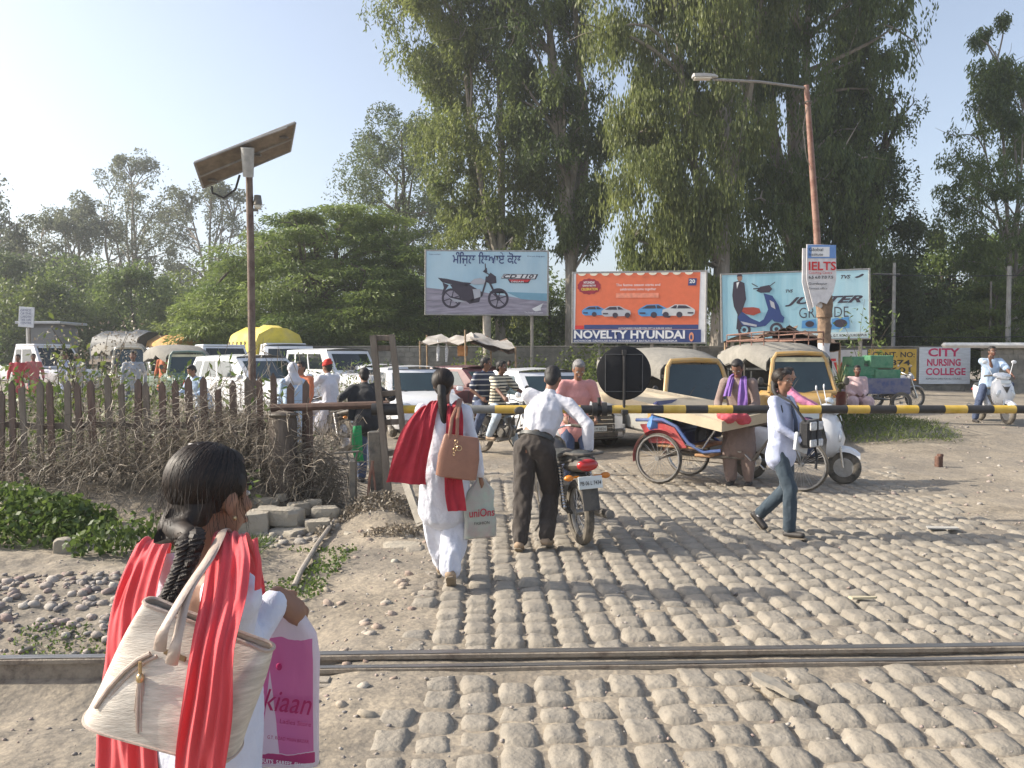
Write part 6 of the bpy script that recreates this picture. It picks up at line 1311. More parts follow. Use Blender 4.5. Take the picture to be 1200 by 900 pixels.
# potted plant, green cart and goods near the seated woman
q = gp(985, 18.2); t = thing('potted_plant', 'spiky leaved plant in a tall red pot beside the street lamp', 'potted plant', q); b = MB(); b.lathe([(.10, 0), (.13, .3), (.15, .62), (.17, .66), (.13, .66), (.12, .6)], n=16); b.build('pot', MRDP if False else paint('paint_pot', (.25, .05, .04), .3), t)
b = MB(); rg = random.Random(3)
for k in range(46):
    a = rg.uniform(0, 2 * pi); el = rg.uniform(.1, 1.4); L = rg.uniform(.35, .6); d = Vector((cos(a) * cos(el), sin(a) * cos(el), sin(el))); sd = Vector((-sin(a), cos(a), 0)) * .022; p0 = Vector((0, 0, .66 + .25 * rg.random())); p1 = p0 + d * L * .5; p2 = p0 + d * L - Vector((0, 0, .10 * (1.5 - el)))
    b.add([p0 - sd * .6, p0 + sd * .6, p1 + sd, p2, p1 - sd], [(0, 1, 2, 4), (4, 2, 3)])
b.tube([(0, 0, .5), (0, 0, .9)], .03, 6); b.build('leaves', mat('leaf_spiky', (.16, .18, .07), .6, .3, 9), t, smooth=False)
q = gp(1020, 21.5); t = thing('goods_cart', 'cart with green crates standing behind the seated woman', 'cart', q); MG1 = mat('crate_green', (.03, .22, .11), .5, .2, 9, dust=.2)
b = MB(); b.box((0, 0, .55), (1.7, 1.0, .08)); b.build('deck', paint('paint_blue_cart', (.03, .06, .2), .3), t); b = MB(); b.box((.1, -.45, .75), (1.5, .05, .34)); b.build('side_board', paint('paint_blue_cart', (.03, .06, .2)), t)
for x in (-.6, .6): wheel(t, (x, -.5, .28), .28, .06, .2, 12, ax=(0, 1, 0))
for k, (x, z, sx, sz) in enumerate(((.15, 1.35, .62, .34), (-.35, 1.10, .8, .25), (.3, 1.02, .7, .25), (-.5, 1.35, .35, .28), (-.15, .86, 1.0, .25))): b = MB(); b.box((x, -.1, z), (sx, .5, sz), .05 * k, b=.02); tt_ = b.build('crate', MG1, t)
b = MB(); b.box((-.1, 0, .95), (1.2, .5, .7)); b.build('load', MDST, t)
for k, (u, v, Y, c, lab) in enumerate(((985, 455, 18.3, (.45, .30, .28), 'patterned sack leaning beside the seated woman'), (1045, 486, 21, (.3, .29, .28), 'grey flattened sheet lying on the ground behind the barrier'))):
    q = W(u, v, Y); b = MB(); 
    if k == 0: b.ell((0, 0, .25), (.16, .13, .27)); b.ell((.02, 0, .5), (.09, .08, .08)); organic('sack', b, mat('sack_pattern', c, .9, .4, 16, .4, 30, col2=(.6, .5, .45)), None, .025, 2, folds(.02, 9, 9, 9)); o = COL.objects[-1]
    else: b.box((0, 0, .03), (1.9, .8, .05), b=.02); o = b.build('sheet', MDST)
    o.location = (q.x, Y, g1(q.x, Y)); tag(o, lab, 'sack' if k == 0 else 'sheet')
# ================= people =================
MSK = mat('skin_brown', (.26, .135, .085), .55, .08, 12, .08, 120); MSKD = mat('skin_dark', (.17, .085, .055), .55, .08, 12, .08, 120); MSKL = mat('skin_light', (.36, .20, .13), .5, .06, 12, .06, 120)
MHAIR = mat('hair_black', (.014, .011, .010), .6, .5, 20, .4, 160, stretch=(3, 3, .25), bdist=.004); MHG = mat('hair_grey', (.20, .19, .19), .6, .4, 30, .5, 160)
MEYE = mat('eye_white', (.7, .68, .65), .3, .02); MIRIS = mat('eye_dark', (.02, .012, .01), .2, .05); MLIP = mat('lips', (.30, .09, .08), .5, .05); MSHOE = mat('shoe_dark', (.020, .018, .020), .6, .2, 20, dust=.08); MSHT = mat('shoe_tan', (.30, .20, .12), .7, .2, 20, dust=.3); MSOLE = mat('sole_brown', (.23, .19, .14), .8, .15, 20)
def fab(n, c, **k): return mat(n, c, .85, k.pop('var', .07), k.pop('scale', 14), k.pop('bump', .45), k.pop('bscale', 24), sheen=.15, bdist=.02, **k)
FWH = fab('cloth_white', (.58, .60, .68)); FWS = fab('shirt_white', (.58, .58, .63)); FTR = fab('trousers_brown', (.045, .036, .030)); FNV = fab('trousers_navy', (.035, .055, .075)); FBK = fab('cloth_black', (.018, .018, .02)); FLI = fab('shirt_lilac', (.46, .50, .66)); FRD = fab('dupatta_red', (.36, .018, .035)); FPK = fab('shirt_pink', (.58, .27, .26)); FTP = fab('kurta_taupe', (.22, .16, .14)); FJN = fab('jeans_pale', (.42, .50, .58)); FLB = fab('shirt_lightblue', (.42, .54, .70)); FGR = fab('cloth_green', (.03, .30, .10)); FPP = fab('cloth_pale_pink', (.62, .44, .44)); FPS = fab('scarf_pink', (.62, .22, .36)); FPU = fab('scarf_purple', (.18, .09, .33)); FRT = fab('turban_red', (.55, .03, .02)); FJD = fab('jeans_dark', (.05, .07, .13)); FGY = fab('shirt_grey', (.32, .34, .38)); FOR = fab('cloth_orange', (.55, .16, .07))
def stripes(n, c1, c2, freq, thr=.5):
    if n in MATS: return MATS[n]
    m = mat(n, c1, .85, .05, 12, .2, 40); N = m.node_tree.nodes; L = m.node_tree.links; tc = N.new('ShaderNodeTexCoord'); wv = N.new('ShaderNodeTexWave'); wv.bands_direction = 'Z'; wv.inputs['Scale'].default_value = freq; L.new(tc.outputs['Object'], wv.inputs[0])
    rp = N.new('ShaderNodeValToRGB'); rp.color_ramp.interpolation = 'CONSTANT'; rp.color_ramp.elements[0].color = (*c1, 1); rp.color_ramp.elements[1].position = thr; rp.color_ramp.elements[1].color = (*c2, 1); L.new(wv.outputs[0], rp.inputs[0]); L.new(rp.outputs[0], N['Principled BSDF'].inputs['Base Color']); return m
def ik(a, c, l1, l2, pole):
    a, c, pole = Vector(a), Vector(c), Vector(pole); d = c - a; D = d.length
    if D > (l1 + l2) * .995: c = a + d.normalized() * (l1 + l2) * .995; d = c - a; D = d.length
    x = (l1 ** 2 - l2 ** 2 + D ** 2) / (2 * D); h = math.sqrt(max(0, l1 ** 2 - x ** 2)); dn = d.normalized(); p = pole - dn * pole.dot(dn); p = p.normalized() if p.length > 1e-6 else dn.orthogonal().normalized()
    return a + dn * x + p * h, c
def hand(b, wr, d, side, s=1., curl=.6, thick=1., grip=None):
    "palm, four unequal bent fingers and a thumb; d points along the hand, side towards the thumb"
    d = Vector(d).normalized(); side = Vector(side); side = (side - d * side.dot(d)).normalized(); pn = d.cross(side).normalized()
    if grip is not None and pn.dot(Vector(grip)) < 0: pn = -pn
    wr = Vector(wr); b.cap(wr - d * .01 * s, wr + d * .075 * s, .024 * s, .030 * s, side, 1.35)
    for k, (o, L) in enumerate(((.030, .068), (.010, .076), (-.011, .070), (-.031, .054))):
        r = (.0092 - .0006 * k) * s * thick; p = wr + d * .080 * s + side * o * s; dd = d.copy(); c = curl * (1 + .12 * k)
        for f in (.45, .32, .25):
            q = p + (dd * L * f * s); b.cap(p, q, r, r * .93, n=8); p = q; r *= .93
            dd = (dd * cos(c) + pn * sin(c)).normalized()
    p = wr + d * .022 * s + side * .030 * s; r = .0112 * s * thick; dd = (d * .75 + side * .65 + pn * .25).normalized()
    for f in (.030, .026): q = p + dd * f * s; b.cap(p, q, r, r * .9, n=8); p = q; dd = (dd + pn * .35 * curl + d * .2).normalized()
def person(label, loc, rz, H=1.65, group=None, skin=None, head_yaw=0, head_pitch=0, head_roll=0, lean=(0, 0), pel=None, hands=((.25, .1, .85), (-.25, .1, .85)), feet=((.1, .05, 0), (-.1, -.05, 0)), toes=(0, 0), heel=(0, 0), knee=((.15, 1, 0), (-.15, 1, 0)), elbow=((.6, -1, -.3), (-.6, -1, -.3)), top=None, sleeves='long', bottom=None, style='shirt', hair='short', hairm=None, shoes=None, female=False, vox=.016, curl=.6, slim=1., shoe_h=.0, extra=None, face=True, turban=None, tuck=False, fine=False, amp=.006, neckd=.075, salwar=1., hem=.50, hdir=None):
    """standing or seated figure facing local +Y; pel = pelvis centre (metres), hands / feet = targets (right, left) in metres"""
    s = H / 1.7; t = thing('person', label, 'person', loc, rz, group); skin = skin or MSK; hairm = hairm or MHAIR; w = (.165 if female else .185) * s * (1 if slim > .9 else slim)
    pel = Vector(pel) if pel else Vector((0, 0, .92 * s)); lx, ly = lean     # lean: sideways, forward (radians)
    up = Vector((sin(lx), sin(ly) * cos(lx), cos(ly) * cos(lx))); chest = pel + up * .33 * s; nb = pel + up * .52 * s
    X = Vector((cos(lx), 0, -sin(lx))); fw = up.cross(X) * -1; fw = X.cross(up) * -1
    fw = up.cross(X)
    if fw.y < 0: fw = -fw
    up2 = (up + Vector((0, 0, .6))).normalized() if abs(ly) > .3 else up
    hc = nb + up2 * .165 * s + fw * .02 * s
    Hm = Matrix.Rotation(head_yaw, 3, 'Z') @ Matrix.Rotation(head_roll, 3, 'Y') @ Matrix.Rotation(-head_pitch - ly * .35, 3, 'X')
    hf = lambda x, y, z: hc + Hm @ Vector((x * s, y * s, z * s))
    b = MB(); b.cap(pel - X * .05 * s, pel + X * .05 * s, .105 * s * slim, .105 * s * slim, (0, 0, 1), 1.05); b.cap(pel, chest, .108 * s * slim, .118 * s * slim, X, 1.28); b.cap(chest, nb - up * .07 * s, .115 * s * slim, .085 * s * slim, X, 1.35)
    b.cap(nb - up * .03 * s, hc - (Hm @ Vector((0, .0, .03))) * s, .052 * s, .050 * s)
    b.ell(hf(0, -.008, .022), (.074 * s, .093 * s, .090 * s), rot=Hm); b.ell(hf(0, .022, -.035), (.060 * s, .066 * s, .078 * s), rot=Hm); b.ell(hf(0, .050, -.088), (.030 * s, .028 * s, .024 * s), rot=Hm)
    b.cap(hf(0, .082, .01), hf(0, .104, -.030), .010 * s, .0155 * s, n=8)
    for sx in (-1, 1): b.ell(hf(sx * .074, -.002, -.012), (.010 * s, .020 * s, .031 * s), rot=Hm, nu=8, nv=6); b.ell(hf(sx * .036, .066, -.022), (.022 * s, .018 * s, .02 * s), rot=Hm, nu=8, nv=6)
    if fine: b.cap(hf(-.02, .086, -.062), hf(.02, .086, -.062), .009 * s, .009 * s, n=8)
    c = MB(); lg = MB(); jl = {}; arms = []
    sh = [nb - up * .045 * s + X * w * sg for sg in (1, -1)]
    for k, sg in enumerate((1, -1)):
        ht = Vector(hands[k]); el, wr = ik(sh[k], ht, .285 * s, .25 * s, elbow[k]); arms.append((sh[k], el, wr)); ar = slim if not female else slim * .88
        b.cap(sh[k], el, .050 * s * ar, .040 * s * ar); b.cap(el, wr, .040 * s * ar, .026 * s * ar); b.cap(nb - up * .045 * s, sh[k], .055 * s, .052 * s * ar)
        dd = (wr - el).normalized() if hdir is None or hdir[k] is None else Vector(hdir[k]); hand(b, wr, dd, fw * .8 - X * sg * .3 + Vector((0, 0, .2)), s * (.86 if female else .97), curl, 1. if fine else 1.25, grip=-X * sg)
        hp = pel + X * sg * .088 * s - Vector((0, 0, .02 * s)); ft = Vector(feet[k]) + Vector((0, 0, .085 * s)); kn, an = ik(hp, ft, .43 * s, .415 * s, knee[k]); jl[k] = (hp, kn, an)
        b.cap(hp, kn, .082 * s * slim, .056 * s * slim); b.cap(kn, an, .055 * s * slim, .036 * s)
        td = Matrix.Rotation(toes[k], 3, 'Z') @ Vector((0, 1, 0)); dn = heel[k]; td = Vector((td.x * cos(dn), td.y * cos(dn), -sin(dn))); bk = Vector((0, 0, -1)) * cos(dn) - Vector((0, td.y, 0)).normalized() * sin(dn) if dn else Vector((0, 0, -1))
        a0 = an + bk * .055 * s - td * .035 * s; a1 = an + bk * .062 * s + td * .135 * s; b.cap(a0, a1, .030 * s, .024 * s, td.cross(Vector((0, 0, 1))), 1.25); jl[('f', k)] = (a0, a1, td, bk)
    organic('body', b, skin, t, (min(vox, .010) if vox > .008 else .0056) if fine else vox, 5 if vox > .008 else 3)
    # clothes
    g = .012 * s + .004; f1 = folds(amp, 9, 9, 3.5 if style != 'shirt' else 6, int(H * 1000) % 97); f2 = folds(amp * .25, 20, 20, 12, 7, False); fd = lambda co, no: f1(co, no) + f2(co + .03 * np.sin(co[:, [2, 0, 1]] * 25), no)
    if top is not None:
        waist = pel if not tuck else pel + up * .19 * s
        c.cap(waist, chest, .112 * s * slim + g, .124 * s * slim + g, X, 1.26); c.cap(chest, nb - up * neckd * s, .118 * s * slim + g, .08 * s * slim * (1 - (neckd - .075) * 2) + g, X, 1.36)
        if not tuck and style == 'shirt': c.cap(pel - Vector((0, 0, .12 * s)), pel, .128 * s * slim + g * 1.6, .120 * s * slim + g * 1.3, X, 1.42)
        for k in (0, 1):
            a, el, wr = arms[k]; ar = slim if not female else slim * .9; c.cap((nb - up * .05 * s).lerp(a, min(1, (neckd - .075) * 9)), a, .057 * s + g * .5, .052 * s * ar + g); 
            if sleeves == 'long': c.cap(a, el, .047 * s * ar + g, .038 * s * ar + g); c.cap(el, el.lerp(wr, .93), .038 * s * ar + g, .028 * s * ar + g * .9)
            elif sleeves == 'rolled': c.cap(a, el, .052 * s * ar + g, .042 * s * ar + g); c.cap(el, el.lerp(wr, .35), .042 * s * ar + g, .040 * s * ar + g)
            else: c.cap(a, a.lerp(el, .78), .052 * s * ar + g, .050 * s * ar + g * 1.3)
        if style in ('kameez', 'kurta'):
            k0, k1 = jl[0][1], jl[1][1]; mid = (k0 + k1) / 2; sp = (k0 - k1).length; seated = mid.z > pel.z - .25 * s
            if seated:
                for k in (0, 1): hp, kn, an = jl[k]; c.cap(hp, kn, .11 * s, .09 * s); c.cap(kn, kn.lerp(an, .35), .09 * s, .085 * s)
            else:
                lo = Vector((mid.x * .6 + pel.x * .4, mid.y * .6 + pel.y * .4, hem * s)); c.cap(pel, lo, .118 * s * slim + g, .135 * s * slim + g + sp * .12, X, 1.28)
        if style in ('shirt', 'kameez', 'kurta') and not female: c.cap(nb - up * .03 * s, nb + up * .015 * s, .062 * s, .056 * s)
        def dsp(co, no): return fd(co, no)
        o = organic('kameez' if style == 'kameez' else ('kurta' if style == 'kurta' else 'shirt'), c, top, t, vox if not fine else .012, 6, dsp)
    if bottom is not None:
        lw = salwar
        lg.cap(pel - X * .05 * s, pel + X * .05 * s, .108 * s * slim + g * .6, .108 * s * slim + g * .6, (0, 0, 1), 1.05)
        if tuck: lg.cap(pel, pel + up * .075 * s, .110 * s * slim + g * .6, .108 * s * slim + g, X, 1.24)
        for k in (0, 1):
            hp, kn, an = jl[k]; lg.cap(hp, kn, (.088 if tuck or style != 'shirt' else .076) * s * slim + g, .062 * s * slim * (1 + (lw - 1) * 1.0) + g); lg.cap(kn, kn.lerp(an, .97), .062 * s * slim * (1 + (lw - 1) * 1.0) + g, .047 * s * (1 + (lw - 1) * .5) + g)
        organic('salwar' if lw > 1.2 else 'trousers', lg, bottom, t, vox if not fine else .012, 6, folds(amp * (1.3 if lw <= 1.2 else 2.0), 12, 12, 7 if lw <= 1.2 else 2.2, 5))
    if tuck:
        bb = MB(); rr = [waist_r * s for waist_r in (.155,)]; n = 28
        q0 = pel + up * .098 * s; bb.loft([[q0 + up * dz * s + X * (.148 * slim * s + g) * cos(2 * pi * j / n) + fw * (.120 * slim * s + g) * sin(2 * pi * j / n) for j in range(n)] for dz in (-.017, .017)] + [[q0 + up * dz * s + X * (.140 * slim * s + g) * cos(2 * pi * j / n) + fw * (.112 * slim * s + g) * sin(2 * pi * j / n) for j in range(n)] for dz in (.017, -.017)]); bb.build('belt', MSEAT, t)
    if shoes:
        for k in (0, 1):
            a0, a1, td, bk = jl[('f', k)]; q = MB(); q.cap(a0, a1, .036 * s, .030 * s, td.cross(Vector((0, 0, 1))), 1.3); q.cap(a0, jl[k][2] + bk * .02 * s, .036 * s, .036 * s); o = organic('shoe', q, shoes, t, .009, 3)
            q = MB(); sd_ = td.cross(bk).normalized(); rings = []
            for f, w_ in ((-.22, .6), (0, 1), (.5, .95), (.9, 1.1), (1.2, .8), (1.28, .4)): p = a0.lerp(a1, f) + bk * .030 * s; rings.append([p + sd_ * w_ * .037 * s, p - sd_ * w_ * .037 * s, p - sd_ * w_ * .036 * s + bk * .009 * s, p + sd_ * w_ * .036 * s + bk * .009 * s])
            q.loft(rings); q.build('sole', MSOLE, o)
    # hair
    h = MB()
    if turban is not None:
        q = MB()
        for k in range(5): q.torus(hf(0, -.012 - .004 * k, .050 + .020 * k), Hm @ Vector((.12 * (1 if k % 2 else -1), .18, 1)), (.078 - .009 * k) * s, .024 * s, 22, 8)
        q.ell(hf(0, -.01, .085), (.075 * s, .085 * s, .062 * s), rot=Hm); organic('turban', q, turban, t, .010, 2)
    if hair == 'scarf':
        q = MB(); q.ell(hf(0, -.02, .025), (.088 * s, .098 * s, .103 * s), rot=Hm); q.ell(hf(0, -.02, -.06), (.080 * s, .080 * s, .08 * s), rot=Hm); q.cap(hf(0, -.03, -.10), nb - up * .02, .075 * s, .13 * s, X, 1.3); organic('headscarf', q, hairm, t, .013, 3, folds(.006, 12, 12, 8))
    elif hair != 'none':
        h.ell(hf(0, -.022, .036), (.080 * s, .090 * s, .088 * s), rot=Hm); h.ell(hf(0, .024, .086), (.058 * s, .050 * s, .034 * s), rot=Hm)
        h.ell(hf(0, -.055, -.015), (.068 * s, .052 * s, .075 * s), rot=Hm)
        for sx in (-1, 1): h.ell(hf(sx * .064, .018, .025), (.014 * s, .022 * s, .03 * s), rot=Hm, nu=8, nv=6)
        if hair in ('ponytail', 'braid', 'long'):
            tail = extra['tail'] if extra and 'tail' in extra else [(0, -.11, -.02), (0, -.13, -.12), (0, -.12, -.24), (.0, -.11, -.36), (0, -.10, -.44)]
            rad = [.036, .034, .036, .026, .012] if hair == 'ponytail' else [.03, .026, .024, .022, .014]
            for k in range(len(tail) - 1): h.cap(hf(*tail[k]), hf(*tail[k + 1]), rad[min(k, 4)] * s, rad[min(k + 1, 4)] * s)
            h.cap(hf(0, -.06, .0), hf(*tail[0]), .05 * s, .034 * s)
        if hair == 'bun': h.ell(hf(0, -.115, -.01), (.045 * s, .04 * s, .045 * s), rot=Hm)
        organic('hair', h, hairm, t, .009, 2, lambda co, no: .0022 * vn(co[:, 0] * 60, co[:, 1] * 60, co[:, 2] * 12, 3))
    if face:
        for sx in (-1, 1):
            q = MB(); q.ell(hf(sx * .031, .0745, .004), (.0125 * s, .0065 * s, .0065 * s), rot=Hm, nu=10, nv=6); e = q.build('eye', MEYE, t); q = MB(); q.ell(hf(sx * .031, .0795, .004), (.0052 * s, .003 * s, .0056 * s), rot=Hm, nu=8, nv=6); q.build('iris', MIRIS, e)
            q = MB(); q.tube([hf(sx * .014, .090, .022), hf(sx * .032, .089, .027), hf(sx * .050, .078, .021)], [.0032 * s, .0038 * s, .002 * s], 6); q.build('eyebrow', hairm if hair != 'scarf' else MHAIR, t)
        q = MB(); q.ell(hf(0, .092, -.060), (.021 * s, .008 * s, .0075 * s), rot=Hm, nu=10, nv=6); q.build('lips', MLIP, t)
        if extra and extra.get('moustache'): q = MB(); q.ell(hf(0, .095, -.049), (.026 * s, .009 * s, .008 * s), rot=Hm, nu=10, nv=6); q.build('moustache', hairm, t)
        if extra and extra.get('glasses'):
            q = MB()
            for sx in (-1, 1): q.torus(hf(sx * .031, .096, .003), Hm @ Vector((0, 1, 0)), .0165 * s, .0018 * s, 16, 5); q.tube([hf(sx * .046, .095, .006), hf(sx * .076, .0, .004)], .0022 * s, 4)
            q.tube([hf(-.014, .097, .006), hf(.014, .097, .006)], .002 * s, 4); q.build('glasses', MPLB, t)
    t['_'] = 0; del t['_']
    return t, dict(s=s, hf=hf, Hm=Hm, nb=nb, up=up, X=X, fw=fw, chest=chest, pel=pel, arms=arms, legs=jl, hc=hc)
MSTR = leafmat('hair_strand', (.007, .005, .0045), (.040, .025, .017), 0); MSTR.node_tree.nodes['Principled BSDF'].inputs['Roughness'].default_value = .5; MSTR.node_tree.nodes['Principled BSDF'].inputs['Specular IOR Level'].default_value = .35
def hair_strands(D, m, par, n=1500, rad=.0011, seed=1, root=(0, -.098, -.085), big=(.0845, .099, .0945), cen=(0, -.026, .036), hairline=.1, part=True):
    "combed-back strands lying over the skull from the hairline to the root of the braid, one joined part"
    rg = np.random.default_rng(seed); hf = D['hf']; s = D['s']; vs, fs, tt = [], [], []; nb_ = 0; big = np.array(big); cen = np.array(cen); e = (np.array(root) - cen) / big; e /= np.linalg.norm(e)
    q = rg.normal(size=(n * 3, 3)); q /= np.linalg.norm(q, axis=1)[:, None]
    # keep what lies behind the hairline: a plane that leans back from the forehead to the ears
    ok = (q[:, 1] * .8 - q[:, 2] * .62 < .18) & (q[:, 2] > -.62 + .35 * (q[:, 1] > -.1) ); q = q[ok][:n]
    K = 9
    for a in q:
        c = float(np.clip(a @ e, -.995, .995)); om = math.acos(c); j = rg.normal(size=3) * .045; off = 1 + rg.uniform(-.012, .055) ; pts = []
        for k in range(K):
            t_ = k / (K - 1) * .97; d = (math.sin((1 - t_) * om) * a + math.sin(t_ * om) * e) / math.sin(om) + j * math.sin(pi * t_); d = d / np.linalg.norm(d) * (off + .03 * t_ ** 3); pts.append(np.array(hf(*(cen + d * big))))
        pts = np.array(pts); tg = np.gradient(pts, axis=0); ax = np.cross(tg, pts - np.array(hf(*cen))); ax /= np.linalg.norm(ax, axis=1)[:, None] + 1e-9; up = pts - np.array(hf(*cen)); up /= np.linalg.norm(up, axis=1)[:, None]
        w_ = rad * s * rg.uniform(.7, 1.3) * np.array([.4] + [1] * (K - 2) + [.8])[:, None]
        V_ = np.stack([pts + ax * w_ * 1.6, pts + up * w_ * 1.1, pts - ax * w_ * 1.6], 1).reshape(-1, 3); vs.append(V_); tt.append(np.full(len(V_), float(np.clip(rg.normal(.35, .3), 0, 1))))
        for k in range(K - 1):
            for x in (0, 1): fs.append((nb_ + k * 3 + x, nb_ + k * 3 + x + 1, nb_ + k * 3 + x + 4, nb_ + k * 3 + x + 3))
        nb_ += len(V_)
    o = npmesh('hair_strands', np.concatenate(vs), np.array(fs), MSTR, par, np.concatenate(tt), smooth=True); o['kind'] = 'stuff'; return o
def ribbon(pts, wid, m, name, par, th=.004, fold=.012, nf=4, side=None, wf=None, nw=22, seed=0, sub=4, ang=60):
    "pleated cloth strip along pts; side gives the width direction (one, or one per point)"
    P_ = [Vector(p) for p in pts]; n = len(P_); Q = []
    for i in range(n - 1):
        for k in range(sub):
            f = k / sub; p0, p1, p2, p3 = P_[max(i - 1, 0)], P_[i], P_[i + 1], P_[min(i + 2, n - 1)]
            Q.append((i + f, ((p1 * 2) + (p2 - p0) * f + (p0 * 2 - p1 * 5 + p2 * 4 - p3) * f * f + (p1 * 3 - p0 - p2 * 3 + p3) * f ** 3) / 2))
    Q.append((n - 1, P_[-1])); rings = []
    for k, (f, p) in enumerate(Q):
        i = min(int(f), n - 2); r = f - i; sd = Vector(side[i]).lerp(Vector(side[i + 1]), r) if isinstance(side, list) else Vector(side); sd = sd.normalized(); wd = (wid[i] * (1 - r) + wid[i + 1] * r) if isinstance(wid, list) else wid
        tg = (Q[min(k + 1, len(Q) - 1)][1] - Q[max(k - 1, 0)][1]).normalized(); nn = sd.cross(tg).normalized(); row = []
        for j in range(nw):
            a = j / (nw - 1); ph = 2 * pi * nf * a + .5 * sin(f * 1.3 + seed); ir = float(vn(a * nf * 1.3 + seed + .35 * sin(f * 1.1 + seed), f * .7, 0, 3)); row.append(p + sd * wd * (a - .5) * (1 + .05 * sin(f * 2.1 + seed)) + nn * (fold * (1.7 * ir + .5 * sin(ph * .8 + 2.5 * ir + f * .5)) + (-(a - .5) ** 2 * 4 * (wf or 0))))
        rings.append(row + [q + nn * th for q in row[::-1]])
    b = MB(); b.loft(rings); return b.build(name, m, par, ang=ang)
# ---- woman in the middle, seen from behind ----
w2 = W(520, 690, 5.96); L2 = (w2.x, 5.98, .01)
t, D = person('woman in white with ponytail, dark red scarf and brown shoulder bag walking away', L2, R(4), 1.6, skin=MSK, female=True, head_yaw=R(-8), pel=(.0, .0, .87), feet=((.05, -.02, .05), (-.02, .30, .0)), heel=(R(38), R(-5)), toes=(R(-4), R(4)), hands=((.285, .02, .765), (-.20, .24, .90)), top=FWH, style='kameez', bottom=FWH, salwar=1.75, hair='ponytail', shoes=MSHT, vox=.012, fine=True, curl=.9, amp=.007, hem=.60, extra=dict(tail=[(0, -.10, -.01), (.005, -.125, -.08), (.015, -.125, -.18), (.025, -.12, -.28), (.03, -.12, -.36)]))
wt = t; hair_strands(D, MHAIR, t, 700, .0017, 2, root=(0, -.10, -.01))
nb = D['nb']; s_ = D['s']
ribbon([nb + Vector(p) for p in ((-.03, .13, -.10), (-.055, .06, .01), (-.09, -.04, .02), (-.14, -.11, -.06), (-.20, -.13, -.22), (-.25, -.14, -.42), (-.27, -.13, -.56))], [.10, .11, .13, .18, .23, .27, .29], FRD, 'dupatta', t, fold=.011, nf=5, side=[(.9, .1, .1), (.9, 0, .3), (.95, 0, .25), (.95, -.1, .1), (1, -.05, -.05), (1, 0, -.06), (1, 0, -.08)], nw=34, wf=-.0)
ribbon([nb + Vector(p) for p in ((.08, .12, -.12), (.075, .06, .01), (.075, -.04, .02), (.085, -.135, -.06), (.08, -.165, -.25), (.07, -.17, -.45), (.08, -.17, -.62), (.10, -.17, -.76))], [.09, .10, .11, .12, .12, .13, .14, .13], FRD, 'dupatta', t, fold=.010, nf=3, side=[(1, 0, 0)] * 3 + [(1, .1, 0)] * 5, nw=24)
t = thing('shoulder_bag', 'tan brown leather handbag hanging on the back of the woman in the middle', 'handbag', L2, R(4)); MBR = mat('leather_tan', (.27, .13, .085), .5, .08, 14, .2, 90)
b = MB(); c = nb + Vector((.115, -.215, -.34)); rings = []
for z, w_, d in ((-.175, .125, .030), (-.165, .148, .048), (-.02, .150, .045), (.12, .128, .025), (.135, .120, .018)): rings.append([c + Vector((w_ * math.copysign(abs(cos(a)) ** .35, cos(a)) + (.0), d * math.copysign(abs(sin(a)) ** .5, sin(a)), z)) for a in np.linspace(0, 2 * pi, 25)[:-1]])
b.loft(rings); b.v = [tup(c + Matrix.Rotation(R(8), 3, 'Y') @ (Vector(p) - c)) for p in b.v]; b.build('bag_body', MBR, t)
for dx in (0, .055): b = MB(); b.tube([c + Vector((-.07 + dx, -.02, .12)), c + Vector((-.05 + dx * .7, .0, .26)), nb + Vector((.10 + dx * .3, -.13, .0)), nb + Vector((.115 + dx * .3, -.02, .045)), nb + Vector((.10, .07, -.02))], .010, 8, side=(1, 0, 0), wf=1.3); b.build('strap', MBR, t)
b = MB(); b.torus(c + Vector((.0, -.055, .05)), (0, 1, 0), .018, .003, 14, 5)
for k in range(4): b.torus(c + Vector((-.02 - .006 * k, -.055, .10 - .03 * k)), (k % 2, 1, 0), .011, .002, 10, 4)
b.build('chain_charm', mat('brass', (.6, .45, .25), .35, .1, 5, metal=.9), t)
def carrier(name, label, loc, rz, c, w_, h_, d, m, prints, top=.07):
    t = thing(name, label, 'carrier bag', loc, rz); b = MB(); rings = []
    for z, ww, dd in ((0, 1, .6), (.03, 1.02, 1), (.3, 1, 1), (.55, .97, .75), (.8, .86, .5), (.95, .40, .5), (1.06, .16, .5)): rings.append([c + Vector((w_ / 2 * ww * math.copysign(abs(cos(a)) ** .5, cos(a)) + .012 * sin(z * 9), d * dd * math.copysign(abs(sin(a)) ** .7, sin(a)) * (1 + .35 * sin(5 * a + z * 7)), -h_ + h_ * z + top)) for a in np.linspace(0, 2 * pi, 33)[:-1]])
    b.loft(rings); o = b.build('bag', m, t, ang=80); return t, o
hc_ = D['arms'][0][2]; R4 = Matrix.Rotation(R(4), 3, 'Z')
MB_P = mat('plastic_pale_green', (.50, .58, .50), .35, .1, 6, .5, 10, col2=(.62, .35, .42), transl=.25, bdist=.03)
c = hc_ + Vector((.0, .0, -.10)); t, o = carrier('carrier_bag', 'pale green and pink plastic carrier bag held by the woman in the middle', L2, R(4) + R(18), Matrix.Rotation(R(-18), 3, 'Z') @ c, .25, .44, .035, MB_P, None); cc = Matrix.Rotation(R(-18), 3, 'Z') @ c
text('uniOns', .085, PW('print_crimson', (.45, .03, .06)), o, cc + Vector((0, -.046, -.20)), align='CENTER', width=.20, bold=.012)
text('FASHION', .03, MBLP, o, cc + Vector((0, -.044, -.26)), align='CENTER', width=.12)
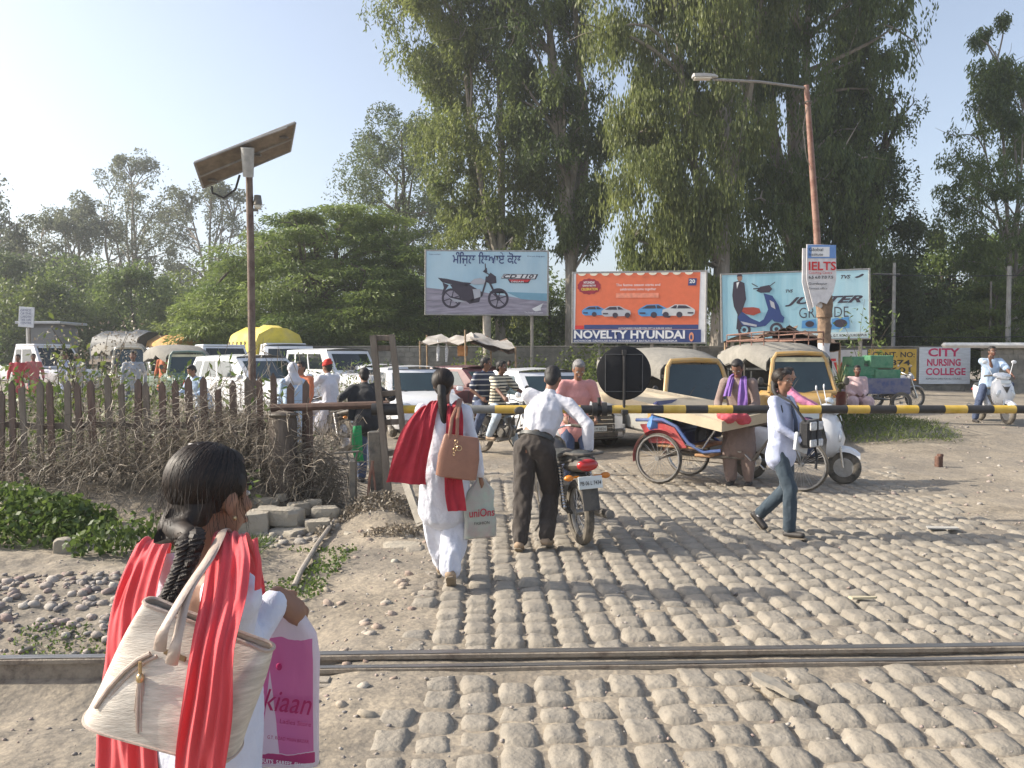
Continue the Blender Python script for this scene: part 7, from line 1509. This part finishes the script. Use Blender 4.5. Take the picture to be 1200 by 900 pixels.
# ---- man pushing the motorcycle ----
m3 = W(628, 638, 7.36)
t, D = person('man in white shirt and brown trousers pushing the motorcycle from behind', (m3.x, 7.30, .01), R(-14), 1.70, pel=(-.02, .02, .90), lean=(R(11), R(23)), head_pitch=R(15), feet=((.12, -.12, .04), (-.10, -.22, .0)), heel=(R(10), R(25)), toes=(R(-6), R(6)), hands=((.46, .16, .86), (-.02, .78, 1.02)), elbow=((1, -.6, .2), (-1, -.2, -.4)), knee=((.05, 1, 0), (-.1, 1, 0)), top=FWS, bottom=FTR, tuck=True, shoes=MSHT, vox=.013, fine=True, curl=.9, salwar=1.15, amp=.009)
# ---- student ----
m4 = W(914, 626, 7.80); L4 = (m4.x, 7.8, .01)
t, D = person('student with glasses, braid, lilac shirt and navy trousers carrying a black and white bag', L4, R(-136), 1.58, skin=MSK, female=True, slim=.92, head_yaw=R(-10), pel=(0, 0, .855), feet=((.07, .13, .0), (-.05, -.24, .08)), heel=(R(-6), R(42)), toes=(0, 0), hands=((.10, .27, .93), (-.10, .27, .93)), elbow=((.8, -.8, -.6), (-.8, -.8, -.6)), top=FLI, bottom=FNV, salwar=.98, hair='braid', shoes=MSHOE, vox=.012, fine=True, curl=.8, amp=.005, extra=dict(glasses=True, tail=[(.05, -.085, -.02), (.085, -.05, -.10), (.10, .02, -.20), (.105, .06, -.32), (.10, .07, -.44)]))
hair_strands(D, MHAIR, t, 600, .0018, 3, root=(.04, -.085, -.03)); nb = D['nb']; b = MB(); q = nb + Vector((0, .09, -.02))
b.loft([[q + Vector((x * w_, y, z)) for x in (-1, 1)] + [q + Vector((x * w_, y + .01, z)) for x in (1, -1)] for z, w_, y in ((.0, .012, -.01), (-.03, .022, .0), (-.05, .014, .012), (-.2, .028, .052), (-.33, .036, .060), (-.36, .0, .060))]); b.build('tie', mat('tie_navy', (.03, .045, .09), .6, .1, 9), t)
for sx in (-1, 1): b = MB(); b.add([q + Vector(p) for p in ((0, -.0, -.01), (sx * .055, -.045, .022), (sx * .085, -.06, -.012), (sx * .035, .012, -.05))], [(0, 1, 2, 3)]); b.add([q + Vector(p) + Vector((0, .006, .004)) for p in ((0, -.0, -.01), (sx * .055, -.045, .022), (sx * .085, -.06, -.012), (sx * .035, .012, -.05))], [(3, 2, 1, 0)]); b.build('collar', FLI, t, smooth=False)
for k in (0, 1): a0, a1, td, bk = D['legs'][('f', k)]; an = D['legs'][k][2]; b = MB(); b.cap(an + bk * .01, an - bk * .03 + Vector((0, 0, .02)), .040, .040); b.build('sock', FWS, t)
t = thing('satchel', 'black and white checked satchel held in front by the student', 'satchel', L4, R(-136)); c = Vector((0, .30, 1.00))
b = MB(); b.box(c, (.27, .12, .26), b=.03); b.build('satchel_body', FBK, t); MCK = mat('check_white', (.6, .6, .6), .8, .25, 30, col2=(.2, .2, .22))
b = MB(); b.box(c + Vector((0, .058, .075)), (.25, .02, .08), b=.008); b.box(c + Vector((0, .058, -.085)), (.25, .02, .07), b=.008); b.build('checked_panel', MCK, t)
b = MB(); b.box(c + Vector((0, .068, .01)), (.03, .01, .24), b=.004); b.tube([c + Vector((-.08, .0, -.12)), c + Vector((-.09, .02, -.22)), c + Vector((-.07, .02, -.34))], .012, 6); b.tube([c + Vector((.11, .0, .12)), c + Vector((.16, -.12, .30)), c + Vector((.14, -.26, .36))], .012, 6); b.build('strap', FBK, t)
t = thing('notebook', 'pale folder held under the satchel by the student', 'folder', L4, R(-136)); b = MB(); b.box(Vector((.06, .235, .91)), (.24, .03, .17), b=.004, rot=Matrix.Rotation(R(-14), 3, 'Y')); b.build('folder', mat('paper_pale', (.55, .57, .6), .7, .1, 9), t)
# ---- the others ----
RG = 'riders and people waiting behind the barrier'
def seat_on(bike, y, z=.86, dx=0):
    rz = bike.rotation_euler.z; return (bike.location.x + (-sin(rz)) * y + cos(rz) * dx, bike.location.y + cos(rz) * y + sin(rz) * dx, bike.location.z)
def rider(label, bike, y, z, H=1.68, hands=((.30, .48, 1.02), (-.30, .48, 1.02)), feet=((.26, .18, .30), (-.28, .15, .0)), lean=(0, R(8)), **k):
    rz = k.pop('rz', bike.rotation_euler.z); return person(label, seat_on(bike, y), rz, H, RG, pel=(0, 0, z + .06), hands=hands, feet=feet, lean=lean, knee=((.5, 1, .3), (-.5, 1, .3)), **k)
SCR = stripes('polo_striped', (.62, .56, .42), (.03, .03, .035), 5.5, .62); SNV = stripes('polo_navy', (.025, .035, .07), (.45, .45, .45), 3.2, .86)
rider('young man in cream and black striped shirt and pale jeans driving the motorcycle', mc2, -.22, .82, hands=((.32, .50, 1.02), (-.36, .42, 1.03)), feet=((.30, .10, .28), (-.42, .10, .0)), top=SCR, sleeves='short', bottom=FJN, shoes=MSHT, extra=dict(moustache=True), head_yaw=R(20), skin=MSKD)
rider('young man in navy shirt sitting behind the striped shirt driver', mc2, -.62, .88, hands=((.22, .22, 1.0), (-.24, .20, 1.0)), feet=((.28, .12, .30), (-.30, .12, .30)), top=SNV, sleeves='short', bottom=FJD, shoes=MSHOE, head_yaw=R(35), skin=MSKD)
p = cpos(674, 10.3); person('older grey haired man in a pink shirt looking down behind the barrier', p, F + R(8), 1.72, RG, pel=(0, 0, .92), lean=(0, R(16)), head_pitch=R(28), hands=((.22, .34, .98), (-.20, .34, .98)), feet=((.12, .0, 0), (-.12, .05, 0)), top=FPK, sleeves='rolled', bottom=FJD, shoes=MSHOE, hairm=MHG, extra=dict(moustache=True), vox=.013)
p = (W(872, 420, 10.75).x, 10.9, 0); t, D = person('man in taupe kurta with a purple scarf bending over the rickshaw handlebar', p, R(150), 1.70, RG, pel=(0, 0, .93), lean=(0, R(14)), head_pitch=R(32), hands=((.20, .36, 1.02), (-.16, .36, 1.02)), feet=((.11, .05, 0), (-.12, .0, 0)), top=FTP, style='kurta', bottom=FTP, salwar=1.4, shoes=MSHOE, skin=MSKD, vox=.013, hem=.52); nb = D['nb']
ribbon([nb + Vector(q) for q in ((-.10, .17, -.42), (-.10, .17, -.25), (-.09, .13, -.08), (-.07, .05, .03), (0, -.07, .05), (.07, .04, .03), (.09, .12, -.08), (.11, .16, -.22))], [.12, .12, .11, .10, .10, .09, .09, .10], FPU, 'scarf', t, fold=.012, nf=3, side=[(1, 0, 0), (1, 0, 0), (1, 0, 0), (.8, 0, -.4), (0, .4, .8), (.8, 0, .4), (1, 0, 0), (1, 0, 0)])
t, D = rider('woman in a pink scarf sitting on the white scooter behind the student', sc1, -.22, .80, H=1.58, hands=((.26, .50, 1.03), (-.26, .50, 1.03)), feet=((.12, .42, .34), (-.12, .42, .34)), top=FPS, style='kameez', bottom=FJD, female=True, hair='bun', skin=MSKL, head_yaw=R(10), salwar=1.3, shoes=MSHOE, vox=.013); nb = D['nb']
ribbon([nb + Vector(q) for q in ((-.16, .12, -.36), (-.15, .13, -.15), (-.13, .05, .0), (0, -.10, .01), (.13, .05, .0), (.15, .13, -.15), (.16, .13, -.36))], [.16, .15, .14, .13, .14, .15, .16], FPS, 'scarf', t, fold=.012, nf=3, side=[(1, 0, 0), (1, 0, 0), (1, 0, -.2), (0, .5, 1), (1, 0, .2), (1, 0, 0), (1, 0, 0)])
q = gp(1004, 17.7); t = thing('low_stool', 'low stool under the seated woman in pale pink', 'stool', q); b = MB(); b.box((0, 0, .36), (.42, .36, .05)); b.build('seat', MWD, t)
for sx in (-.17, .17):
    for sy in (-.14, .14): b = MB(); b.box((sx, sy, .17), (.045, .045, .34)); b.build('leg', MWD, t)
t, D = person('woman in pale pink sitting by the roadside right of the street lamp', (q.x, q.y, q.z), F - R(10), 1.62, None, pel=(0, 0, .50), hands=((.08, .28, .62), (-.08, .28, .62)), feet=((.14, .42, 0), (-.14, .42, 0)), lean=(0, R(4)), knee=((.2, 1, .6), (-.2, 1, .6)), top=FPP, style='kameez', bottom=FPP, female=True, hair='bun', salwar=1.5, slim=1.15, shoes=MSHT, skin=MSKD)
rider('man in light blue shirt on the right scooter, hand at his mouth', sc2, -.22, .80, hands=((.08, .22, 1.36), (-.26, .50, 1.03)), feet=((.36, .20, .0), (-.12, .42, .34)), top=FLB, sleeves='short', bottom=FJD, shoes=MSHOE, skin=MSKD, H=1.74)
rider('man in white with a red turban on a motorcycle', mc3, -.22, .82, H=1.72, top=FWS, style='kurta', bottom=FWS, salwar=1.4, hair='short', turban=FRT, shoes=MSHOE, feet=((.34, .0, .0), (-.26, .15, .30)), head_yaw=R(10))
p = cpos(343, 13.2); person('person with a white head scarf and pale blue clothes waiting behind the fence post', p, R(35), 1.66, RG, top=FLB, style='kameez', bottom=FGY, hair='scarf', hairm=FWS, female=True, salwar=1.3, shoes=MSHOE, face=False, hands=((.12, .3, .95), (-.12, .3, .95)))
p = cpos(353, 13.9); person('dark haired person partly hidden behind the one with the white head scarf', p, R(160), 1.66, RG, top=FOR, bottom=FJD, shoes=MSHOE, hands=((.2, .2, .9), (-.2, .2, .9)))
p = cpos(430, 11.2); t, D = person('person wrapped in a black shawl behind the ladder stand', p, R(20), 1.60, RG, top=FBK, bottom=FJD, shoes=MSHOE, lean=(0, R(22)), hands=((.35, .25, 1.12), (-.35, .25, 1.12)), salwar=1.4, feet=((.12, .1, 0), (-.1, -.1, 0)))
b = MB(); nbp = D['nb']; ribbon([Vector(q) for q in ((-.16, -.14, .78), (-.17, -.18, .6), (-.16, -.17, .42), (-.13, -.15, .28))], [.10, .14, .15, .12], FGR, 'green_cloth', t, side=(1, .2, 0))
ribbon([nbp + Vector(q) for q in ((0, -.02, .02), (0, -.13, -.10), (0, -.18, -.28), (0, -.19, -.48))], [.44, .52, .55, .55], FBK, 'shawl', t, fold=.012, nf=5, side=(1, 0, 0), nw=30)
p = cpos(156, 20.0); person('man in pale grey shirt walking among the traffic at left', p, R(200), 1.70, 'people among the traffic at left', top=FGY, bottom=FJD, shoes=MSHOE, hands=((.25, .15, .9), (-.25, -.1, .9)), skin=MSKD, vox=.02)
p = cpos(239, 16.5); person('man in a dark cap and light blue shirt leaning forward behind the fence', p, R(150), 1.66, 'people among the traffic at left', top=FLB, bottom=FJD, shoes=MSHOE, lean=(0, R(28)), hands=((.25, .5, .98), (-.25, .5, .98)), head_pitch=R(15), vox=.018)
for k, (u, Y, c, lab, hr) in enumerate(((192, 25.4, FOR, 'passenger in orange beside the canvas roofed auto at left', 'bun'), (21, 24.5, fab('cloth_crimson', (.42, .04, .05)), 'person in crimson at the far left behind the weeds', 'bun'), (39, 25, fab('cloth_rose', (.5, .14, .14)), 'person in rose clothes right of the crimson one', 'short'), (90, 21.5, FGY, 'dark haired person in grey between the weeds at left', 'short'), (75, 22, FLI, 'person in lilac among the weeds behind the fence', 'bun'))):
    person(lab, cpos(u, Y), R(170 + 25 * k), 1.6, 'people among the traffic at left', top=c, bottom=FJD, shoes=MSHOE, hair=hr, vox=.02, style='kurta', skin=MSKD)
p = gp(622, 33.0); person('small boy in pink standing by the block wall far back', p, R(175), 1.15, None, top=FPK, bottom=FPK, style='kurta', vox=.02, skin=MSKD, hem=.45)
p = gp(597, 31.6); person('person in blue jeans standing in the shade of the market stall', p, R(160), 1.66, None, top=FGY, bottom=FJN, vox=.022, skin=MSKD)
p = gp(802, 15.95); 
def cr(P_, f):
    i = min(int(f), len(P_) - 2); f -= i; p0, p1, p2, p3 = P_[max(i - 1, 0)], P_[i], P_[i + 1], P_[min(i + 2, len(P_) - 1)]
    return ((p1 * 2) + (p2 - p0) * f + (p0 * 2 - p1 * 5 + p2 * 4 - p3) * f * f + (p1 * 3 - p0 - p2 * 3 + p3) * f ** 3) / 2
# ================= the woman in the foreground =================
L1 = Vector((-.665, 1.72, -.05)); A1 = R(-40); iM = Matrix.Rotation(-A1, 3, 'Z')
def loc1(u, v, Y): return iM @ (W(u, v, Y) - L1)
FW1 = fab('kameez_white_fine', (.60, .63, .74), var=.04, bump=.35, bscale=30)
hnd = loc1(326, 700, 1.87)
t, D = person('young woman in white with a coral red scarf and long braid standing in the foreground', L1, A1, 1.60, skin=MSK, female=True, slim=.84, head_yaw=R(8), head_pitch=R(6), pel=(0, 0, .83), hands=(hnd, (-.20, .10, .76)), feet=((.08, -.02, .0), (-.09, .10, .0)), elbow=((.05, -1, -1.2), (-.8, -.6, -.5)), top=FW1, style='kameez', bottom=FWH, salwar=1.7, hair='none', shoes=MSHT, vox=.0075, fine=True, curl=.85, amp=.007, neckd=.17, hem=.55, hdir=((.12, .6, -.6), None))
s1 = D['s']; hf = D['hf']; Hm = D['Hm']; nb = D['nb']
MH1 = mat('hair_dark_brown', (.016, .011, .009), .6, .5, 9, .3, 110, stretch=(4, 4, .35), col2=(.04, .026, .018), c2amt=.6, bdist=.002)
b = MB(); b.ell(hf(0, -.017, .034), (.0755 * s1, .087 * s1, .081 * s1), rot=Hm, nu=20, nv=14); b.ell(hf(0, .018, .076), (.058 * s1, .055 * s1, .036 * s1), rot=Hm); b.ell(hf(0, -.048, -.015), (.060 * s1, .050 * s1, .065 * s1), rot=Hm)
b.ell(hf(0, -.074, -.07), (.034 * s1, .028 * s1, .045 * s1), rot=Hm)
for sx in (-1, 1): b.ell(hf(sx * .064, .016, .030), (.016 * s1, .030 * s1, .030 * s1), rot=Hm); b.cap(hf(sx * .060, -.02, .02), hf(sx * .02, -.09, -.07), .022 * s1, .024 * s1)
br = [hf(0, -.100, -.09), loc1(222, 628, 1.585), loc1(220, 652, 1.56), loc1(210, 676, 1.535), loc1(199, 697, 1.515), loc1(186, 713, 1.50), loc1(177, 722, 1.50)]
b.cap(hf(0, -.09, -.07), br[1], .026, .020)
def hd(co, no):
    q = (co - np.array(hf(0, 0, 0))); az = np.arctan2(q[:, 0], -q[:, 1] - .02); return .0012 * vn(az * 9, q[:, 2] * 3, 0, 4)
hair = organic('hair', b, MH1, t, .0055, 4, hd); hair_strands(D, MH1, hair, 4600, .0008, 1, big=(.0785, .090, .0850), cen=(0, -.017, .034), root=(0, -.080, -.13))
sdv = iM @ Vector((1, .25, .3)).normalized(); bkv = iM @ Vector((.1, -1, .1)).normalized()
for k in range(3):
    pts, rr = [], []
    for j in range(73):
        f = .75 + (len(br) - 2.0) * j / 72; p = cr(br, f); a = j * .62 + k * 2 * pi / 3; am = .0165 * (1 - .45 * j / 72); pts.append(p + sdv * am * sin(a) + bkv * am * .55 * sin(2 * a)); rr.append(.0145 * (1 - .42 * j / 72))
    b = MB(); b.tube(pts, [r_ * .9 for r_ in rr], 9)
    for g_ in range(20):
        ph = g_ * 2 * pi / 20; b.tube([p + sdv * rr[j] * .92 * cos(ph + j * .10) + bkv * rr[j] * .92 * sin(ph + j * .10) for j, p in enumerate(pts)], .0017, 3)
    b.build('braid_strand', MH1, hair)
b = MB(); rg = random.Random(18)
for k in range(260):
    a = rg.uniform(0, 2 * pi); r_ = rg.uniform(.75, 1.08); u0 = iM @ Vector((1, 0, .2)); u1 = iM @ Vector((0, -1, 0)); u2 = Vector((0, 0, 1)); f0 = rg.uniform(-.3, .25)
    P4 = [hf(.032 * cos(a) * r_, -.066 - .020 * abs(sin(a)), -.04 + .035 * sin(a)), br[0] + (u0 * cos(a) * .030 + u1 * sin(a) * .022) * r_, br[1] + (u0 * cos(a) * .023 + u1 * sin(a) * .019) * r_, br[1].lerp(br[2], .6) + (u0 * cos(a + .6) * .017 + u1 * sin(a + .6) * .016) * r_]
    b.tube([cr(P4, f) for f in np.linspace(0, 2.99, 12)], .0012, 3)
o = b.build('hair_strands', MH1, hair); o['kind'] = 'stuff'
b = MB(); rg = random.Random(8)
for k in range(26):     # loose end below the tie and flyaway hairs
    p = br[-2] + sdv * rg.uniform(-.008, .008); e = br[-1] + sdv * rg.uniform(-.016, .016) + iM @ Vector((-.012 * rg.random(), 0, -.03 - .025 * rg.random())); b.tube([p, p.lerp(e, .5) + sdv * rg.uniform(-.004, .004), e], [.0035, .003, .0008], 4)
for k in range(230):
    a = rg.uniform(-2.6, 2.6); z0 = rg.uniform(-.02, .11); r0 = .088 * math.sqrt(max(.05, 1 - (max(0, z0 - .02) / .11) ** 2)); p0 = hf(r0 * sin(a) * .93, -.02 - r0 * cos(a), z0); p1 = p0 + Vector((rg.uniform(-.012, .012), rg.uniform(-.012, .004), -rg.uniform(.03, .06))) * 1.0 + (p0 - hf(0, -.02, 0)).normalized() * .010; p2 = p1 + Vector((rg.uniform(-.02, .02), rg.uniform(-.01, .01), -rg.uniform(.02, .05)))
    b.tube([p0, p1, p2], [.0006, .0005, .0003], 3)
o = b.build('stray_hairs', MH1, hair); o['kind'] = 'stuff'
b = MB(); b.ell(hf(.080, .006, -.046), (.0042, .0042, .0055)); b.build('earring', MATS['brass'], t)
b = MB(); b.box(hf(-.01, -.045, .113), (.035, .012, .006), b=.002, rot=Hm); b.build('hair_clip', MSTL, hair)
DRD = mat('dupatta_coral', (.78, .085, .10), .8, .06, 9, .3, 60, stretch=(1, 1, .5), transl=.22, sheen=.3, bdist=.006)
X1 = iM @ Vector((1, -.25, 0)); wdir = lambda x, y, z=0: iM @ Vector((x, y, z)).normalized()
ribbon([loc1(188, 700, 2.02), loc1(184, 655, 1.97), loc1(184, 634, 1.88), loc1(176, 640, 1.77), loc1(163, 678, 1.70), loc1(154, 720, 1.68), loc1(152, 780, 1.66), loc1(148, 850, 1.66), loc1(150, 930, 1.66)], [.08, .08, .085, .09, .105, .12, .14, .17, .19], DRD, 'dupatta', t, th=.0015, fold=.0065, nf=5, side=[wdir(1, -.4)] * 9, nw=70, sub=6, seed=2)
ribbon([loc1(296, 720, 1.92), loc1(290, 660, 1.86), loc1(280, 631, 1.78), loc1(270, 624, 1.66), loc1(268, 650, 1.555), loc1(262, 700, 1.47), loc1(250, 760, 1.385), loc1(243, 830, 1.365), loc1(234, 900, 1.365), loc1(228, 980, 1.38)], [.07, .08, .085, .09, .095, .085, .08, .085, .09, .095], DRD, 'dupatta', t, th=.0015, fold=.0065, nf=5, side=[wdir(1, -.3), wdir(1, -.4), wdir(1, -.6), wdir(1, -.5), wdir(1, -.35)] + [wdir(1, -.15)] * 5, nw=70, sub=6, seed=5)
ribbon([loc1(297, 632, 1.62), loc1(301, 655, 1.60), loc1(300, 690, 1.60)], [.02, .035, .025], DRD, 'dupatta', t, th=.003, fold=.004, nf=2, side=wdir(.4, -1), nw=12, sub=6)
# tote bag
t = thing('tote_bag', 'large cream textured tote bag with tassel hanging from the foreground woman', 'handbag', L1, A1)
MTB = mat('tote_weave', (.58, .53, .46), .6, .22, 26, .5, 120, stretch=(.7, .7, 5), col2=(.42, .36, .30), c2amt=.5, bdist=.003); MTT = mat('tote_trim', (.45, .36, .30), .45, .1, 20, .2, 100)
TL, TR, BL, BR = loc1(152, 714, 1.42), loc1(306, 774, 1.40), loc1(80, 856, 1.43), loc1(262, 908, 1.38); bk = iM @ Vector((.12, 1, .05)).normalized(); rings = []
for k in range(15):
    v = k / 14; a, e = TL.lerp(BL, v), TR.lerp(BR, v); c = (a + e) / 2; ux = (e - a) / 2; dp = .018 + .040 * sin(min(1, v * 1.25) * pi / 2) - (.02 if k == 14 else 0); wv = 1 - (.05 if k == 14 else 0) + .012 * sin(v * 6)
    rings.append([c + ux * wv * math.copysign(abs(cos(q)) ** .42, cos(q)) + bk * (dp * math.copysign(abs(sin(q)) ** .75, sin(q)) + .050 + .004 * sin(3 * q + v * 5)) for q in np.linspace(0, 2 * pi, 61)[:-1]])
b = MB(); b.loft(rings, caps=False); b.add(rings[-1], [tuple(range(60))]); b.add([p + (-(TL - BL).normalized() * .012) for p in rings[0]], [tuple(range(60))]); bag = b.build('bag_body', MTB, t, ang=50)
b = MB(); b.tube(rings[0] + [rings[0][0]], .0035, 6); b.build('rim_piping', MTT, t); b = MB(); b.tube(rings[-2] + [rings[-2][0]], .0028, 6); b.build('base_piping', MTT, t)
fr = lambda u, v, o=.0: loc1(u, v, 1.40 - o)
shp = [nb + Vector((.12, .02, .045)), nb + Vector((.125, -.05, .035))]
for (u0, v0, du) in ((193, 736, 0), (207, 752, 8)):
    b = MB(); pts = [fr(u0 - 6, v0 + 26, .005), fr(u0, v0, .01), loc1(218 + du * .4, 692 + du * .3, 1.45), loc1(243 + du * .3, 655 + du * .2, 1.52), loc1(256 + du * .2, 632, 1.60), loc1(262, 622, 1.66), loc1(268, 632, 1.73), loc1(270, 680, 1.74)]
    b.tube([cr(pts, f) for f in np.linspace(0, len(pts) - 1.001, 36)], .0042, 8, side=wdir(1, -.1, .5), wf=2.6); b.build('handle', MTT, t)
def surf(u, v):     # nearest front point of the bag for a photo pixel
    best = min((p for r in rings for p in r), key=lambda p: ((W2px(p)[0] - u) ** 2 + (W2px(p)[1] - v) ** 2) + (1e4 if (p - (TL + BR) / 2).dot(bk) > .06 else 0)); return best
Minv = Matrix.Rotation(A1, 3, 'Z')
def W2px(p):
    q = Minv @ p + L1; d = q - Vector((0, 0, CAMH)); f = d.y * cos(PITCH) - d.z * sin(PITCH); up_ = d.y * sin(PITCH) + d.z * cos(PITCH); return 600 + FPX * d.x / f, 450 - FPX * up_ / f
def onbag(u, v): q = surf(u, v); Y = (Minv @ q + L1).y; return loc1(u, v, Y - .006)
z = [onbag(u, v) for u, v in ((112, 829), (128, 806), (146, 786), (162, 773), (176, 766))]
b = MB(); b.tube(z, .0045, 8); b.tube([p + iM @ Vector((.012, -.001, -.004)) for p in z], .003, 6); b.build('zip', MTT, t)
b = MB(); tp = onbag(167, 773) + iM @ Vector((0, -.01, 0)); b.tube([tp, tp + Vector((0, 0, -.022))], .003, 6); b.ell(tp + Vector((0, 0, -.03)), (.007, .007, .010)); ts = b.build('tassel_cap', MATS['brass'], t)
b = MB(); rg = random.Random(2)
for k in range(34): a = k * 2.4; r_ = .0075 * math.sqrt(k / 34); p = tp + Vector((r_ * cos(a) * .5, r_ * sin(a) * .5, -.036)); b.tube([p, p + Vector((r_ * cos(a) * .9, r_ * sin(a) * .9, -.05)), p + Vector((r_ * cos(a) * 1.3, r_ * sin(a), -.085 + rg.uniform(-.004, .004)))], [.0022, .0022, .0016], 5)
o = b.build('tassel', MTT, t); o['kind'] = 'stuff'
a, e = onbag(192, 763), onbag(218, 773); b = MB(); b.box((a + e) / 2, ((e - a).length, .004, .010), b=.0015, rot=(e - a).to_track_quat('X', 'Z').to_matrix()); b.build('metal_plaque', mat('brass_dark', (.30, .22, .14), .35, .1, 5, metal=.9), t)
# pink printed carrier
def printmat():
    m = mat('plastic_pink_print', (.78, .72, .78), .32, .05, 8, .6, 9, transl=.28, bdist=.02, stretch=(1, 1, .35)); N = m.node_tree.nodes; L = m.node_tree.links
    tc = N.new('ShaderNodeTexCoord'); sp = N.new('ShaderNodeSeparateXYZ'); L.new(tc.outputs['Generated'], sp.inputs[0]); nz = N.new('ShaderNodeTexNoise'); nz.inputs['Scale'].default_value = 3; L.new(tc.outputs['Generated'], nz.inputs[0])
    def M(op, a, c, cl=False):
        n = N.new('ShaderNodeMath'); n.operation = op; n.use_clamp = cl
        for i, q in enumerate((a, c)):
            if isinstance(q, (int, float)): n.inputs[i].default_value = q
            else: L.new(q, n.inputs[i])
        return n.outputs[0]
    zz = M('ADD', sp.outputs[2], M('MULTIPLY', nz.outputs[0], .06)); xx = M('ADD', sp.outputs[0], M('MULTIPLY', nz.outputs[0], .05))
    band = M('MULTIPLY', M('MULTIPLY', M('GREATER_THAN', zz, .13), M('LESS_THAN', zz, .80)), M('MULTIPLY', M('GREATER_THAN', xx, .09), M('LESS_THAN', xx, .93)))
    cone = M('GREATER_THAN', M('ABSOLUTE', M('SUBTRACT', xx, .30), 0), M('MULTIPLY', M('SUBTRACT', .62, zz), .28)); f = M('MULTIPLY', band, M('MAXIMUM', cone, M('GREATER_THAN', zz, .62)))
    bar = M('MULTIPLY', M('MULTIPLY', M('GREATER_THAN', zz, .065), M('LESS_THAN', zz, .125)), M('LESS_THAN', xx, .95))
    mx = N.new('ShaderNodeMix'); mx.data_type = 'RGBA'; L.new(f, mx.inputs[0]); mx.inputs[6].default_value = (.78, .72, .78, 1); mx.inputs[7].default_value = (.66, .20, .42, 1)
    m2 = N.new('ShaderNodeMix'); m2.data_type = 'RGBA'; L.new(bar, m2.inputs[0]); L.new(mx.outputs[2], m2.inputs[6]); m2.inputs[7].default_value = (.50, .06, .20, 1)
    L.new(m2.outputs[2], N['Principled BSDF'].inputs['Base Color'])
    for n in N:
        if n.type == 'BSDF_TRANSLUCENT': L.new(m2.outputs[2], n.inputs[0])
    return m
hw_ = W(340, 712, 1.90); q0 = hw_
t = thing('carrier_bag', 'white plastic carrier bag with large pink print held by the foreground woman', 'carrier bag', q0)
b = MB(); rings = []
for zf, ww, dd, ox in ((0, .95, .5, -.012), (.03, 1.0, 1, -.012), (.25, 1, 1, -.012), (.5, 1, .9, -.010), (.70, .98, .75, -.006), (.84, .80, .9, .0), (.94, .42, 1.1, .004), (1.0, .26, 1.2, .004), (1.06, .20, 1.0, .0)):
    rings.append([Vector((ox + .078 * ww * math.copysign(abs(cos(a)) ** .5, cos(a)), .016 * dd * math.copysign(abs(sin(a)) ** .8, sin(a)) * (1 + .25 * sin(4 * a + zf * 7)), -.385 + .385 * zf + .0)) for a in np.linspace(0, 2 * pi, 49)[:-1]])
b.loft(rings); bg_ = b.build('bag', printmat(), t, ang=80); MPR = PW('print_magenta_dark', (.42, .02, .12))
text('kiaan', .075, MPR, bg_, (-.060, -.0215, -.235), ux=(.98, 0, -.12), uy=(.12, 0, .98), width=.115, bold=.002, shear=.25); text('Ladies Store', .016, MPR, bg_, (-.02, -.0215, -.268), ux=(.98, 0, -.12), uy=(.12, 0, .98), width=.075)
text('G.T. ROAD MAIN BAZAR', .012, MPR, bg_, (-.05, -.0215, -.305), ux=(.98, 0, -.12), uy=(.12, 0, .98), width=.10); text('SUITS  SAREES  SHAWLS', .014, MWHP, bg_, (-.065, -.0215, -.362), ux=(.98, 0, -.12), uy=(.12, 0, .98), width=.125, bold=.02)
b = MB(); b.ell((-.022, -.020, -.135), (.007, .002, .009)); b.build('printed_dot', MPR, bg_)

# ================= haze =================
mh = bpy.data.materials.new('haze_air'); mh.use_nodes = True; N = mh.node_tree.nodes; N.remove(N['Principled BSDF']); pv = N.new('ShaderNodeVolumePrincipled')
pv.inputs['Color'].default_value = (.86, .90, .95, 1); pv.inputs['Density'].default_value = .0011; pv.inputs['Anisotropy'].default_value = .3
mh.node_tree.links.new(pv.outputs[0], N['Material Output'].inputs['Volume'])
b = MB(); vs = [(x, y, z) for z in (-2.5, 40) for x, y in ((-1500, -1500), (1500, -1500), (1500, 1800), (-1500, 1800))]; b.add(vs, [(3, 2, 1, 0), (4, 5, 6, 7), (0, 1, 5, 4), (1, 2, 6, 5), (2, 3, 7, 6), (3, 0, 4, 7)])
tag(b.build('haze', mh, None, smooth=False), kind='stuff')
